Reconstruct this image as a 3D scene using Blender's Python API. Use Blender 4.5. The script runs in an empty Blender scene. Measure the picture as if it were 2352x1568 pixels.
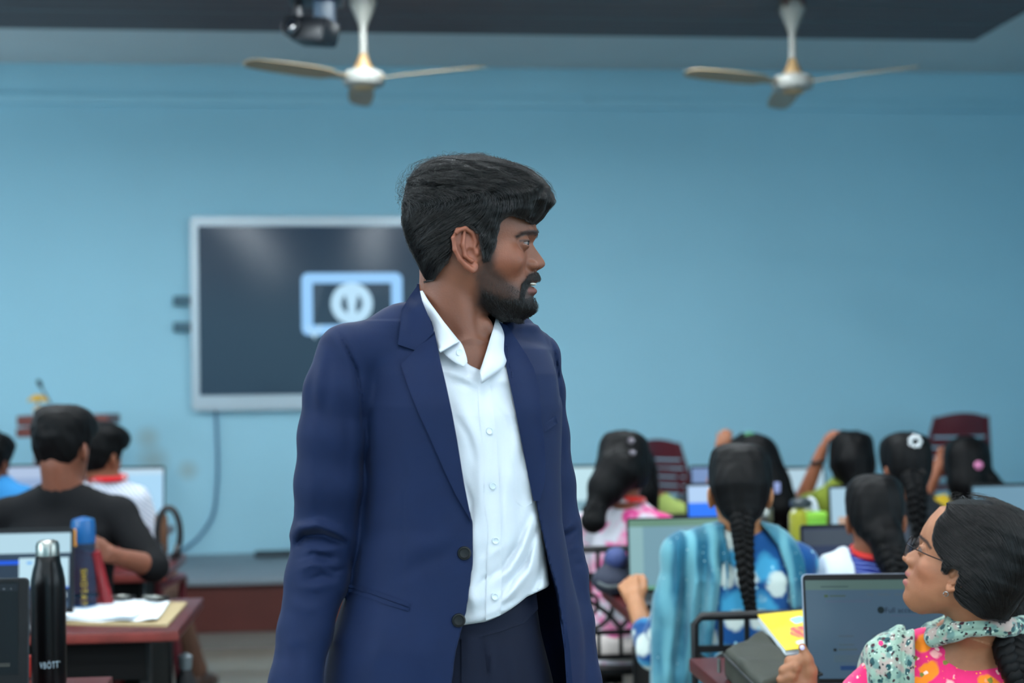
import bpy, bmesh, math, random
import numpy as np
from mathutils import Vector, Matrix
from mathutils.bvhtree import BVHTree
from mathutils.geometry import delaunay_2d_cdt

random.seed(7); rng = np.random.default_rng(7)
sc = bpy.context.scene
COL = sc.collection

# ------------------------------------------------------------------ camera
FPX, CX, CY = 3266.7, 1176.0, 880.0          # focal length in pixels of the 2352x1568 frame, principal point
YAW, ROLL, CAMH = math.radians(5.7), math.radians(0.66), 1.417
_f = Vector((math.sin(YAW), math.cos(YAW), 0)); _r0 = Vector((math.cos(YAW), -math.sin(YAW), 0)); _u0 = Vector((0, 0, 1))
_r = _r0*math.cos(ROLL) - _u0*math.sin(ROLL); _u = _u0*math.cos(ROLL) + _r0*math.sin(ROLL)
CAMLOC = Vector((0, 0, CAMH))
CAMM = np.array([[_r.x, _f.x, _u.x], [_r.y, _f.y, _u.y], [_r.z, _f.z, _u.z]])   # camera axes (right, forward, up) -> world
CAMO = np.array([0, 0, CAMH])
cd = bpy.data.cameras.new('camera'); cam = bpy.data.objects.new('camera', cd); COL.objects.link(cam)
cd.lens = 50.0; cd.sensor_width = 36.0; cd.shift_y = 96/2352.0; cd.clip_start = 0.05; cd.clip_end = 60
mw = Matrix(((_r.x, _u.x, -_f.x, 0), (_r.y, _u.y, -_f.y, 0), (_r.z, _u.z, -_f.z, CAMH), (0, 0, 0, 1)))
cam.matrix_world = mw
cd.dof.use_dof = True; cd.dof.focus_distance = 2.34; cd.dof.aperture_fstop = 2.8
sc.camera = cam

# ------------------------------------------------------------------ view and world
sc.view_settings.view_transform = 'Standard'; sc.view_settings.look = 'None'
sc.view_settings.exposure = 0.0; sc.view_settings.gamma = 1.0; sc.view_settings.use_curve_mapping = False
wd = bpy.data.worlds.new('world'); sc.world = wd; wd.use_nodes = True
wd.node_tree.nodes['Background'].inputs[0].default_value = (0.45, 0.62, 0.75, 1)
wd.node_tree.nodes['Background'].inputs[1].default_value = 0.05
LAMP_STRENGTH = 165.0
LAMP_COLOR = (0.86, 0.95, 1.0)
def area_light(name, loc, rot, sx, sy, power, col):
    l = bpy.data.lights.new(name, 'AREA'); l.shape = 'RECTANGLE'; l.size = sx; l.size_y = sy; l.energy = power; l.color = col
    o = bpy.data.objects.new(name, l); o.location = loc; o.rotation_euler = rot; COL.objects.link(o); return o
# added fill lights by the side and rear walls, out of view, no windows there
area_light('fill_light_left', (-4.5, 0.2, 1.9), (0, math.radians(-90), 0), 1.5, 5.0, 170, (0.80, 0.92, 1.0))
area_light('fill_light_right', (4.9, 1.0, 1.9), (0, math.radians(90), 0), 1.5, 4.0, 90, (0.80, 0.92, 1.0))
area_light('fill_light_back_left', (-4.5, 7.9, 2.2), (0, math.radians(-90), 0), 1.5, 1.6, 28, (0.80, 0.92, 1.0))  # added to lift the upper back wall and the high ceiling
area_light('fill_light_rear', (2.9, -3.5, 2.0), (math.radians(90), 0, 0), 3.2, 1.6, 80, (0.80, 0.92, 1.0))

# ------------------------------------------------------------------ small helpers
def P(px, py, d):
    """world point seen at pixel (px, py) at depth d along the view axis"""
    return Vector(CAMO + CAMM @ np.array([(px-CX)*d/FPX, d, (CY-py)*d/FPX]))
def ray(px, py): return Vector(CAMM @ np.array([(px-CX)/FPX, 1.0, (CY-py)/FPX]))
def on_z(px, py, z): r = ray(px, py); return CAMLOC + r*((z-CAMH)/r.z)
def on_y(px, py, y): r = ray(px, py); return CAMLOC + r*(y/r.y)
def lin(c):
    def g(v):
        v = v/255.0
        return v/12.92 if v <= 0.04045 else ((v+0.055)/1.055)**2.4
    return (g(c[0]), g(c[1]), g(c[2]), 1.0)

def tag(o, label=None, cat=None, group=None, kind=None):
    if label: o['label'] = label
    if cat: o['category'] = cat
    if group: o['group'] = group
    if kind: o['kind'] = kind
    return o
def empty(name, loc=(0, 0, 0), rz=0.0, label=None, cat=None, group=None, parent=None):
    o = bpy.data.objects.new(name, None); o.location = loc; o.rotation_euler = (0, 0, rz); COL.objects.link(o)
    o.empty_display_size = 0.05
    if parent: o.parent = parent
    return tag(o, label, cat, group)
def link(name, me, mat=None, parent=None, loc=None):
    if mat is not None: me.materials.append(mat)
    o = bpy.data.objects.new(name, me); COL.objects.link(o)
    if parent: o.parent = parent
    if loc is not None: o.location = loc
    return o
def copy_tree(o, parent=None):
    c = o.copy(); COL.objects.link(c); c.parent = parent
    for ch in list(o.children): copy_tree(ch, c)
    return c

# ------------------------------------------------------------------ materials
def mat(name, col, rough=0.5, metal=0.0, spec=0.5, vary=0.0, vscale=8.0, bump=0.0, bscale=60.0, emit=None, estr=0.0, sheen=0.0, coat=0.0,
        trans=0.0, ior=1.45, attr=None, stretch=None, sss=0.0, alpha=1.0):
    m = bpy.data.materials.new(name); m.use_nodes = True; nt = m.node_tree; N = nt.nodes; L = nt.links
    b = N['Principled BSDF']
    c = lin(col) if max(col) > 1.0 else (*col[:3], 1.0)
    b.inputs['Base Color'].default_value = c; b.inputs['Roughness'].default_value = rough; b.inputs['Metallic'].default_value = metal
    b.inputs['Specular IOR Level'].default_value = spec
    if sheen: b.inputs['Sheen Weight'].default_value = sheen; b.inputs['Sheen Roughness'].default_value = 0.4
    if coat: b.inputs['Coat Weight'].default_value = coat; b.inputs['Coat Roughness'].default_value = 0.15
    if trans: b.inputs['Transmission Weight'].default_value = trans; b.inputs['IOR'].default_value = ior
    if sss: b.inputs['Subsurface Weight'].default_value = sss; b.inputs['Subsurface Radius'].default_value = (0.012, 0.005, 0.003); b.inputs['Subsurface Scale'].default_value = 0.6
    if alpha < 1: b.inputs['Alpha'].default_value = alpha
    if emit is not None: b.inputs['Emission Color'].default_value = lin(emit); b.inputs['Emission Strength'].default_value = estr
    src = None
    if attr:
        a = N.new('ShaderNodeAttribute'); a.attribute_name = attr; src = a.outputs['Color']
    if vary or bump:
        tc = N.new('ShaderNodeTexCoord'); mp = N.new('ShaderNodeMapping'); L.new(tc.outputs['Object'], mp.inputs['Vector'])
        if stretch: mp.inputs['Scale'].default_value = stretch
    if vary:
        nz = N.new('ShaderNodeTexNoise'); nz.inputs['Scale'].default_value = vscale; nz.inputs['Detail'].default_value = 4
        L.new(mp.outputs['Vector'], nz.inputs['Vector'])
        mr = N.new('ShaderNodeMapRange'); mr.inputs['From Min'].default_value = 0.3; mr.inputs['From Max'].default_value = 0.7
        mr.inputs['To Min'].default_value = 1-vary; mr.inputs['To Max'].default_value = 1+vary
        L.new(nz.outputs['Fac'], mr.inputs['Value'])
        mx = N.new('ShaderNodeVectorMath'); mx.operation = 'SCALE'
        if src is not None: L.new(src, mx.inputs[0])
        else: mx.inputs[0].default_value = c[:3]
        L.new(mr.outputs['Result'], mx.inputs['Scale']); src = mx.outputs['Vector']
    if src is not None: L.new(src, b.inputs['Base Color'])
    if bump:
        nb = N.new('ShaderNodeTexNoise'); nb.inputs['Scale'].default_value = bscale; nb.inputs['Detail'].default_value = 3
        L.new(mp.outputs['Vector'], nb.inputs['Vector'])
        bp = N.new('ShaderNodeBump'); bp.inputs['Strength'].default_value = bump; bp.inputs['Distance'].default_value = 0.002
        L.new(nb.outputs['Fac'], bp.inputs['Height']); L.new(bp.outputs['Normal'], b.inputs['Normal'])
    return m

def pattern_mat(name, layers, base, rough=0.8, bump=0.15, sheen=0.2):
    """fabric print: layers of (kind, scale, threshold, softness, colour, seed) laid over a base colour in object space"""
    m = bpy.data.materials.new(name); m.use_nodes = True; nt = m.node_tree; N = nt.nodes; L = nt.links
    b = N['Principled BSDF']; b.inputs['Roughness'].default_value = rough; b.inputs['Specular IOR Level'].default_value = 0.2
    b.inputs['Sheen Weight'].default_value = sheen
    tc = N.new('ShaderNodeTexCoord')
    rgb = N.new('ShaderNodeRGB'); rgb.outputs[0].default_value = lin(base); cur = rgb.outputs[0]
    for kind, scale, thr, soft, col, seed in layers:
        mp = N.new('ShaderNodeMapping'); mp.inputs['Location'].default_value = (seed*1.7, seed*0.9, seed*2.3)
        mp.inputs['Rotation'].default_value = (0.4*seed, 0.7*seed, 0.3*seed)
        L.new(tc.outputs['Object'], mp.inputs['Vector'])
        if kind == 'blob':
            dn = N.new('ShaderNodeTexNoise'); dn.inputs['Scale'].default_value = scale*1.6; dn.inputs['Detail'].default_value = 2
            L.new(mp.outputs['Vector'], dn.inputs['Vector'])
            ad = N.new('ShaderNodeVectorMath'); ad.operation = 'MULTIPLY_ADD'; ad.inputs[1].default_value = (0.5/scale,)*3
            L.new(dn.outputs['Color'], ad.inputs[0]); L.new(mp.outputs['Vector'], ad.inputs[2])
            t = N.new('ShaderNodeTexVoronoi'); t.inputs['Scale'].default_value = scale
            L.new(ad.outputs['Vector'], t.inputs['Vector']); v = t.outputs['Distance']; inv = True
        elif kind == 'dots':
            t = N.new('ShaderNodeTexVoronoi'); t.inputs['Scale'].default_value = scale; t.inputs['Randomness'].default_value = 0.7
            L.new(mp.outputs['Vector'], t.inputs['Vector']); v = t.outputs['Distance']; inv = True
        elif kind == 'stripe':
            t = N.new('ShaderNodeTexWave'); t.inputs['Scale'].default_value = scale; t.inputs['Distortion'].default_value = 3.0; t.inputs['Detail'].default_value = 1
            L.new(mp.outputs['Vector'], t.inputs['Vector']); v = t.outputs['Fac']; inv = False
        else:
            t = N.new('ShaderNodeTexNoise'); t.inputs['Scale'].default_value = scale; t.inputs['Detail'].default_value = 3
            L.new(mp.outputs['Vector'], t.inputs['Vector']); v = t.outputs['Fac']; inv = False
        mr = N.new('ShaderNodeMapRange'); mr.inputs['From Min'].default_value = thr-soft; mr.inputs['From Max'].default_value = thr+soft
        mr.inputs['To Min'].default_value = 1.0 if inv else 0.0; mr.inputs['To Max'].default_value = 0.0 if inv else 1.0
        L.new(v, mr.inputs['Value'])
        mx = N.new('ShaderNodeMix'); mx.data_type = 'RGBA'
        L.new(mr.outputs['Result'], mx.inputs['Factor']); L.new(cur, mx.inputs['A']); mx.inputs['B'].default_value = lin(col)
        cur = mx.outputs['Result']
    L.new(cur, b.inputs['Base Color'])
    if bump:
        nb = N.new('ShaderNodeTexNoise'); nb.inputs['Scale'].default_value = 25; nb.inputs['Detail'].default_value = 3
        L.new(tc.outputs['Object'], nb.inputs['Vector'])
        bp = N.new('ShaderNodeBump'); bp.inputs['Strength'].default_value = bump; bp.inputs['Distance'].default_value = 0.01
        L.new(nb.outputs['Fac'], bp.inputs['Height']); L.new(bp.outputs['Normal'], b.inputs['Normal'])
    return m

def glow(name, col, s): return mat(name, (6, 6, 8), 0.3, spec=0.25, emit=col, estr=s)

# ------------------------------------------------------------------ bmesh shape helpers (world or local coordinates)
def bm_box(bm, x0, x1, y0, y1, z0, z1, M=None):
    vs = [bm.verts.new(v) for v in ((x0,y0,z0),(x1,y0,z0),(x1,y1,z0),(x0,y1,z0),(x0,y0,z1),(x1,y0,z1),(x1,y1,z1),(x0,y1,z1))]
    for f in ((0,3,2,1),(4,5,6,7),(0,1,5,4),(1,2,6,5),(2,3,7,6),(3,0,4,7)): bm.faces.new([vs[i] for i in f])
    if M is not None: bmesh.ops.transform(bm, matrix=M, verts=vs)
    return vs
def bm_done(bm, name, mat=None, parent=None, loc=None, bevel=0.0, seg=2, smooth=False, angle=None):
    if bevel: bmesh.ops.bevel(bm, geom=[e for e in bm.edges if e.calc_face_angle(0) > 0.5], offset=bevel, segments=seg, profile=0.6, affect='EDGES', clamp_overlap=True)
    bmesh.ops.recalc_face_normals(bm, faces=bm.faces)
    me = bpy.data.meshes.new(name); bm.to_mesh(me); bm.free()
    if smooth or bevel:
        me.shade_smooth()
        if hasattr(me, 'set_sharp_from_angle'): me.set_sharp_from_angle(angle=math.radians(angle or 40))
    return link(name, me, mat, parent, loc)
def box(name, x0, x1, y0, y1, z0, z1, m, parent=None, bevel=0.0, M=None, loc=None):
    bm = bmesh.new(); bm_box(bm, x0, x1, y0, y1, z0, z1)
    if bevel: 
        bmesh.ops.bevel(bm, geom=bm.edges[:], offset=bevel, segments=2, profile=0.6, affect='EDGES', clamp_overlap=True)
    if M is not None: bmesh.ops.transform(bm, matrix=M, verts=bm.verts[:])
    bmesh.ops.recalc_face_normals(bm, faces=bm.faces)
    me = bpy.data.meshes.new(name); bm.to_mesh(me); bm.free()
    if bevel: me.shade_smooth(); me.set_sharp_from_angle(angle=math.radians(35))
    return link(name, me, m, parent, loc)
def bm_lathe(bm, prof, n=32, M=None, cap=True):
    """prof: (radius, z) bottom to top around local z"""
    rings = []
    new = []
    for r, z in prof:
        ring = [bm.verts.new((r*math.cos(2*math.pi*i/n), r*math.sin(2*math.pi*i/n), z)) for i in range(n)]
        rings.append(ring); new += ring
    for a, b in zip(rings, rings[1:]):
        for i in range(n): bm.faces.new((a[i], a[(i+1)%n], b[(i+1)%n], b[i]))
    if cap:
        bm.faces.new(rings[0][::-1]); bm.faces.new(rings[-1])
    if M is not None: bmesh.ops.transform(bm, matrix=M, verts=new)
    return new
def lathe(name, prof, m, parent=None, loc=None, n=32, M=None, angle=40):
    bm = bmesh.new(); bm_lathe(bm, prof, n, M); return bm_done(bm, name, m, parent, loc, smooth=True, angle=angle)
def bm_tube(bm, pts, rad, n=8, closed=False):
    pts = [Vector(p) for p in pts]; k = len(pts)
    rad = rad if hasattr(rad, '__len__') else [rad]*k
    rings = []; prev = None
    for i in range(k):
        if closed: t = pts[(i+1) % k] - pts[i-1]
        else: t = pts[min(i+1, k-1)] - pts[max(i-1, 0)]
        t.normalize()
        if prev is None:
            a = Vector((0, 0, 1)) if abs(t.z) < 0.9 else Vector((1, 0, 0))
            prev = t.cross(a).normalized()
        prev = (prev - t*prev.dot(t))
        prev = prev.normalized() if prev.length > 1e-6 else t.orthogonal().normalized()
        b = t.cross(prev)
        rings.append([bm.verts.new(pts[i] + (prev*math.cos(2*math.pi*j/n) + b*math.sin(2*math.pi*j/n))*rad[i]) for j in range(n)])
    for i in range(k if closed else k-1):
        A, B = rings[i], rings[(i+1) % k]
        for j in range(n): bm.faces.new((A[j], A[(j+1)%n], B[(j+1)%n], B[j]))
    if not closed: bm.faces.new(rings[0][::-1]); bm.faces.new(rings[-1])
def tube(name, pts, rad, m, parent=None, n=8, closed=False, loc=None):
    bm = bmesh.new(); bm_tube(bm, pts, rad, n, closed); return bm_done(bm, name, m, parent, loc, smooth=True, angle=60)
def smooth_path(pts, n=8):
    """Catmull-Rom through the points"""
    P_ = [np.array(p, float) for p in pts]; P_ = [2*P_[0]-P_[1]] + P_ + [2*P_[-1]-P_[-2]]
    out = []
    for i in range(1, len(P_)-2):
        p0, p1, p2, p3 = P_[i-1:i+3]
        for t in np.linspace(0, 1, n, endpoint=False):
            out.append(0.5*((2*p1)+(-p0+p2)*t+(2*p0-5*p1+4*p2-p3)*t*t+(-p0+3*p1-3*p2+p3)*t**3))
    out.append(P_[-2]); return [Vector(p) for p in out]
def text_mesh(name, s, size, depth, m, parent, M, align='CENTER'):
    cu = bpy.data.curves.new(name, 'FONT'); cu.body = s; cu.size = size; cu.extrude = depth; cu.align_x = align; cu.align_y = 'CENTER'; cu.resolution_u = 3
    o = bpy.data.objects.new(name, cu); COL.objects.link(o)
    dg = bpy.context.evaluated_depsgraph_get(); me = bpy.data.meshes.new_from_object(o.evaluated_get(dg))
    bpy.data.objects.remove(o); bpy.data.curves.remove(cu)
    me.transform(M); me.materials.clear()
    return link(name, me, m, parent)
def rounded_rect(w, h, r, n=6):
    out = []
    for cx_, cz_, a0 in ((w/2-r, h/2-r, 0), (-w/2+r, h/2-r, 90), (-w/2+r, -h/2+r, 180), (w/2-r, -h/2+r, 270)):
        for i in range(n+1):
            a = math.radians(a0+90*i/n); out.append((cx_+r*math.cos(a), cz_+r*math.sin(a)))
    return out
def plate(name, pts2, y0, y1, m, parent=None, M=None, bevel=0.0, loc=None):
    """outline in local x-z extruded from y0 to y1"""
    bm = bmesh.new()
    a = [bm.verts.new((x, y0, z)) for x, z in pts2]; b = [bm.verts.new((x, y1, z)) for x, z in pts2]
    bm.faces.new(a); bm.faces.new(b[::-1]); k = len(a)
    for i in range(k): bm.faces.new((a[i], b[i], b[(i+1)%k], a[(i+1)%k]))
    if bevel: bmesh.ops.bevel(bm, geom=[e for e in bm.edges if abs(e.verts[0].co.y-e.verts[1].co.y) < 1e-9], offset=bevel, segments=2, affect='EDGES', clamp_overlap=True)
    if M is not None: bmesh.ops.transform(bm, matrix=M, verts=bm.verts[:])
    return bm_done(bm, name, m, parent, loc, smooth=True, angle=35)
def ring_plate(name, out2, in2, y0, y1, m, parent=None, M=None, loc=None):
    bm = bmesh.new(); k = len(out2)
    V = [[bm.verts.new((x, y, z)) for x, z in pts] for pts in (out2, in2) for y in (y0, y1)]
    o0, o1, i0, i1 = V
    for i in range(k):
        j = (i+1) % k
        bm.faces.new((o0[i], o0[j], i0[j], i0[i])); bm.faces.new((o1[j], o1[i], i1[i], i1[j]))
        bm.faces.new((o0[j], o0[i], o1[i], o1[j])); bm.faces.new((i0[i], i0[j], i1[j], i1[i]))
    if M is not None: bmesh.ops.transform(bm, matrix=M, verts=bm.verts[:])
    return bm_done(bm, name, m, parent, loc, smooth=True, angle=35)

# ------------------------------------------------------------------ implicit surfaces
def smin(a, b, k):
    if k <= 0: return np.minimum(a, b)
    h = np.clip(0.5+0.5*(b-a)/k, 0, 1); return b*(1-h)+a*h-k*h*(1-h)
def smax(a, b, k): return -smin(-a, -b, k)
class Field:
    def __init__(s, lo, hi, h):
        s.lo = np.array(lo, float); s.h = h
        s.n = np.maximum(np.ceil((np.array(hi, float)-s.lo)/h).astype(int)+1, 4)
        s.ax = [(s.lo[i]+h*np.arange(s.n[i])).astype(np.float32) for i in range(3)]
        s.F = np.full(s.n, 0.2, np.float32)
    def sub(s, lo, hi):
        sl = []
        for i in range(3):
            a = int(np.clip(math.floor((lo[i]-s.lo[i])/s.h), 0, s.n[i])); b = int(np.clip(math.ceil((hi[i]-s.lo[i])/s.h)+1, 0, s.n[i]))
            sl.append(slice(a, max(b, a)))
        X = s.ax[0][sl[0]][:, None, None]; Y = s.ax[1][sl[1]][None, :, None]; Z = s.ax[2][sl[2]][None, None, :]
        return tuple(sl), X, Y, Z
    def put(s, fn, lo, hi, k=0.0, op='add', pad=0.0):
        m = k+2*s.h+0.006+pad
        sl, X, Y, Z = s.sub(np.array(lo)-m, np.array(hi)+m)
        if min(s.F[sl].shape) == 0: return
        d = fn(X, Y, Z).astype(np.float32)
        if op == 'add': s.F[sl] = smin(s.F[sl], d, k)
        elif op == 'cut': s.F[sl] = smax(s.F[sl], -d, k)
        elif op == 'and': s.F[sl] = smax(s.F[sl], d, k)
        elif op == 'disp': s.F[sl] = s.F[sl] + d
    def cone(s, p0, p1, r0, r1, k=0.0, op='add'):
        p0 = np.array(p0, float); p1 = np.array(p1, float); v = p1-p0; L2 = max(float(v@v), 1e-9)
        def fn(X, Y, Z):
            t = np.clip(((X-p0[0])*v[0]+(Y-p0[1])*v[1]+(Z-p0[2])*v[2])/L2, 0, 1)
            return np.sqrt((X-p0[0]-t*v[0])**2+(Y-p0[1]-t*v[1])**2+(Z-p0[2]-t*v[2])**2)-(r0+(r1-r0)*t)
        r = max(r0, r1); s.put(fn, np.minimum(p0, p1)-r, np.maximum(p0, p1)+r, k, op)
    def chain(s, pts, rs, k=0.0, op='add'):
        rs = rs if hasattr(rs, '__len__') else [rs]*len(pts)
        for a, b, ra, rb in zip(pts, pts[1:], rs, rs[1:]): s.cone(a, b, ra, rb, k, op)
    def ell(s, c, r, k=0.0, op='add', R=None):
        c = np.array(c, float); r = np.array(r, float)
        def fn(X, Y, Z):
            x, y, z = X-c[0], Y-c[1], Z-c[2]
            if R is not None: x, y, z = (R[0][0]*x+R[0][1]*y+R[0][2]*z, R[1][0]*x+R[1][1]*y+R[1][2]*z, R[2][0]*x+R[2][1]*y+R[2][2]*z)
            k0 = np.sqrt((x/r[0])**2+(y/r[1])**2+(z/r[2])**2); k1 = np.sqrt((x/r[0]**2)**2+(y/r[1]**2)**2+(z/r[2]**2)**2)+1e-6
            return k0*(k0-1)/k1
        rr = np.full(3, r.max()) if R is not None else r
        s.put(fn, c-rr, c+rr, k, op)
    def loft(s, secs, yaw=0.0, k=0.0, op='add', p=2.0, off=0.0):
        """secs rows: z, cx, cy, a, b (elliptic sections, first axis turned by yaw)"""
        S = np.array(sorted(secs), float); cy_, sy_ = math.cos(yaw), math.sin(yaw)
        def fn(X, Y, Z):
            z = Z[0, 0]; g = lambda i: np.interp(z, S[:, 0], S[:, i])[None, None, :]
            x, y = X-g(1), Y-g(2); u = x*cy_+y*sy_; v = -x*sy_+y*cy_; a, b = g(3)+off, g(4)+off
            if p == 2.0: k0 = np.sqrt((u/a)**2+(v/b)**2); k1 = np.sqrt((u/a**2)**2+(v/b**2)**2)+1e-6; d = k0*(k0-1)/k1
            else: k0 = (np.abs(u/a)**p+np.abs(v/b)**p)**(1/p); d = (k0-1)*np.minimum(a, b)
            e = np.maximum(S[0, 0]-Z, Z-S[-1, 0]); return np.maximum(d, e+0*d)
        r = max(S[:, 3].max(), S[:, 4].max())+abs(off)
        s.put(fn, (S[:, 1].min()-r, S[:, 2].min()-r, S[0, 0]), (S[:, 1].max()+r, S[:, 2].max()+r, S[-1, 0]), k, op)
    def mesh(s, relax=0):
        return surface_nets(s.F, s.lo, s.h, relax)
def surface_nets(F, lo, h, relax=0):
    F = F.copy()
    F[0] = F[-1] = 0.05; F[:, 0] = F[:, -1] = 0.05; F[:, :, 0] = F[:, :, -1] = 0.05
    ins = F < 0
    c = np.zeros(tuple(np.array(F.shape)-1), np.int8)
    for i in (0, 1):
        for j in (0, 1):
            for k in (0, 1): c += ins[i:F.shape[0]-1+i, j:F.shape[1]-1+j, k:F.shape[2]-1+k]
    cells = np.argwhere((c > 0) & (c < 8)); n = len(cells)
    idx = np.full(c.shape, -1, np.int32); idx[tuple(cells.T)] = np.arange(n)
    acc = np.zeros((n, 3)); cnt = np.zeros(n)
    corner = [(i, j, k) for i in (0, 1) for j in (0, 1) for k in (0, 1)]
    val = {q: F[cells[:, 0]+q[0], cells[:, 1]+q[1], cells[:, 2]+q[2]].astype(float) for q in corner}
    for a in corner:
        for ax in range(3):
            if a[ax]: continue
            b = list(a); b[ax] = 1; b = tuple(b)
            va, vb = val[a], val[b]; m = (va < 0) != (vb < 0)
            t = np.where(m, va/np.where(m, va-vb, 1), 0)
            p = np.tile(np.array(a, float), (n, 1)); p[:, ax] += t
            acc += p*m[:, None]; cnt += m
    V = (cells + acc/cnt[:, None])*h + np.array(lo)
    quads = []
    for ax in range(3):
        u, w = (ax+1) % 3, (ax+2) % 3
        A = np.moveaxis(ins, ax, 0)
        ch = A[:-1] != A[1:]; ch = np.moveaxis(ch, 0, ax)
        e = np.argwhere(ch); e = e[(e[:, u] > 0) & (e[:, w] > 0) & (e[:, u] < c.shape[u]) & (e[:, w] < c.shape[w])]
        if len(e) == 0: continue
        def at(du, dw):
            q = e.copy(); q[:, u] -= du; q[:, w] -= dw; return idx[q[:, 0], q[:, 1], q[:, 2]]
        Q = np.stack([at(1, 1), at(0, 1), at(0, 0), at(1, 0)], 1)
        fl = ins[e[:, 0], e[:, 1], e[:, 2]]
        Q[~fl] = Q[~fl][:, ::-1]; quads.append(Q)
    Q = np.concatenate(quads); Q = Q[(Q >= 0).all(1)]
    for _ in range(relax):
        S = np.zeros_like(V); N_ = np.zeros(len(V))
        for i in range(4):
            for j in ((i+1) % 4,):
                np.add.at(S, Q[:, i], V[Q[:, j]]); np.add.at(S, Q[:, j], V[Q[:, i]]); np.add.at(N_, Q[:, i], 1); np.add.at(N_, Q[:, j], 1)
        V = 0.5*V + 0.5*S/np.maximum(N_, 1)[:, None]
    return V, Q
def cam_to_world(V): return V @ CAMM.T + CAMO
def np_mesh(name, V, Q, m, parent=None, base=(0, 0, 0), col=None, smooth=True):
    me = bpy.data.meshes.new(name); V = (np.asarray(V)-np.array(base)).astype(np.float32); Q = np.asarray(Q, np.int32); k = Q.shape[1]
    me.vertices.add(len(V)); me.vertices.foreach_set('co', V.ravel())
    me.loops.add(Q.size); me.loops.foreach_set('vertex_index', Q.ravel())
    me.polygons.add(len(Q)); me.polygons.foreach_set('loop_start', np.arange(0, Q.size, k, dtype=np.int32))
    me.update(calc_edges=True); me.validate()
    if smooth: me.shade_smooth()
    if col is not None:
        a = me.color_attributes.new('Col', 'FLOAT_COLOR', 'POINT'); c = np.ones((len(V), 4), np.float32); c[:, :3] = col; a.data.foreach_set('color', c.ravel())
    return link(name, me, m, parent)
def poly_sdf(poly, X, Y):
    """signed distance (negative inside) to a closed polygon, arrays X, Y"""
    P_ = np.array(poly, float); d = np.full(np.broadcast(X, Y).shape, 1e9); s = np.ones(d.shape)
    n = len(P_); j = n-1
    for i in range(n):
        e = P_[j]-P_[i]; wx, wy = X-P_[i, 0], Y-P_[i, 1]
        t = np.clip((wx*e[0]+wy*e[1])/max(e@e, 1e-12), 0, 1)
        d = np.minimum(d, (wx-e[0]*t)**2+(wy-e[1]*t)**2)
        c1 = Y >= P_[i, 1]; c2 = Y < P_[j, 1]; c3 = e[0]*wy > e[1]*wx
        s = np.where((c1 & c2 & c3) | (~c1 & ~c2 & ~c3), -s, s); j = i
    return s*np.sqrt(d)
def vnoise(X, Y, Z, seed=0):
    """cheap smooth pseudo noise from summed sines, about -1..1"""
    r = np.random.default_rng(seed); o = 0
    for i in range(5):
        w = r.normal(size=3); w /= np.linalg.norm(w); w *= r.uniform(0.7, 1.6); o = o + np.sin(w[0]*X+w[1]*Y+w[2]*Z+r.uniform(0, 6.28))
    return o/2.6
# ------------------------------------------------------------------ setting
WALL_Y, CEIL_Z, FALSE_Z, DAIS_Y, DAIS_Z = 9.62, 3.56, 3.24, 8.33, 0.305
XL, XR, YB = -4.6, 5.0, -3.6
M_wall = mat('wall_paint', (156, 206, 223), 0.55, vary=0.02, vscale=1.2, bump=0.05, bscale=30)
# beige stains on the wall by the board
def wall_with_stains():
    m = M_wall; nt = m.node_tree; N = nt.nodes; L = nt.links; b = N['Principled BSDF']
    cur = b.inputs['Base Color'].links[0].from_socket
    tc = N.new('ShaderNodeTexCoord')
    for px, py, r in ((340, 1005, 0.10), (352, 1058, 0.13), (432, 1080, 0.09)):
        c = on_y(px, py, WALL_Y)
        d = N.new('ShaderNodeVectorMath'); d.operation = 'DISTANCE'; d.inputs[1].default_value = c; L.new(tc.outputs['Object'], d.inputs[0])
        mr = N.new('ShaderNodeMapRange'); mr.inputs['From Min'].default_value = r*0.2; mr.inputs['From Max'].default_value = r
        mr.inputs['To Min'].default_value = 0.6; mr.inputs['To Max'].default_value = 0.0; L.new(d.outputs['Value'], mr.inputs['Value'])
        mx = N.new('ShaderNodeMix'); mx.data_type = 'RGBA'; L.new(mr.outputs['Result'], mx.inputs['Factor']); L.new(cur, mx.inputs['A'])
        mx.inputs['B'].default_value = lin((150, 165, 160)); cur = mx.outputs['Result']
    L.new(cur, b.inputs['Base Color'])
wall_with_stains()
M_ceil = mat('ceiling_paint', (208, 212, 212), 0.8, vary=0.02, vscale=2)
M_floor = mat('floor_tile', (112, 106, 94), 0.35, vary=0.08, vscale=3, bump=0.03)
M_grout = mat('floor_joint', (96, 92, 86), 0.7)
M_dais_top = mat('dais_stone', (112, 122, 130), 0.5, vary=0.06, vscale=5)
M_dais_red = mat('dais_red_oxide', (78, 28, 20), 0.6, vary=0.1, vscale=4)
M_plank = mat('ceiling_plank', (76, 64, 66), 0.55, vary=0.08, vscale=6, stretch=(0.2, 4, 4))
M_dark = mat('dark_void', (25, 24, 26), 0.8)

def struct(o): o['kind'] = 'structure'; return o
struct(box('wall_back', XL, XR, WALL_Y, WALL_Y+0.15, 0, CEIL_Z, M_wall))
struct(box('wall_left', XL-0.15, XL, YB, WALL_Y+0.15, 0, CEIL_Z, M_wall))
struct(box('wall_right', XR, XR+0.15, YB, WALL_Y+0.15, 0, CEIL_Z, M_wall))
struct(box('wall_front', XL-0.15, XR+0.15, YB-0.15, YB, 0, CEIL_Z, M_wall))
struct(box('ceiling', XL-0.15, XR+0.15, YB-0.15, WALL_Y+0.15, CEIL_Z, CEIL_Z+0.12, M_ceil))
struct(box('trim_1', XL, XR, WALL_Y-0.035, WALL_Y, 3.285, 3.355, M_wall, bevel=0.01))
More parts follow.
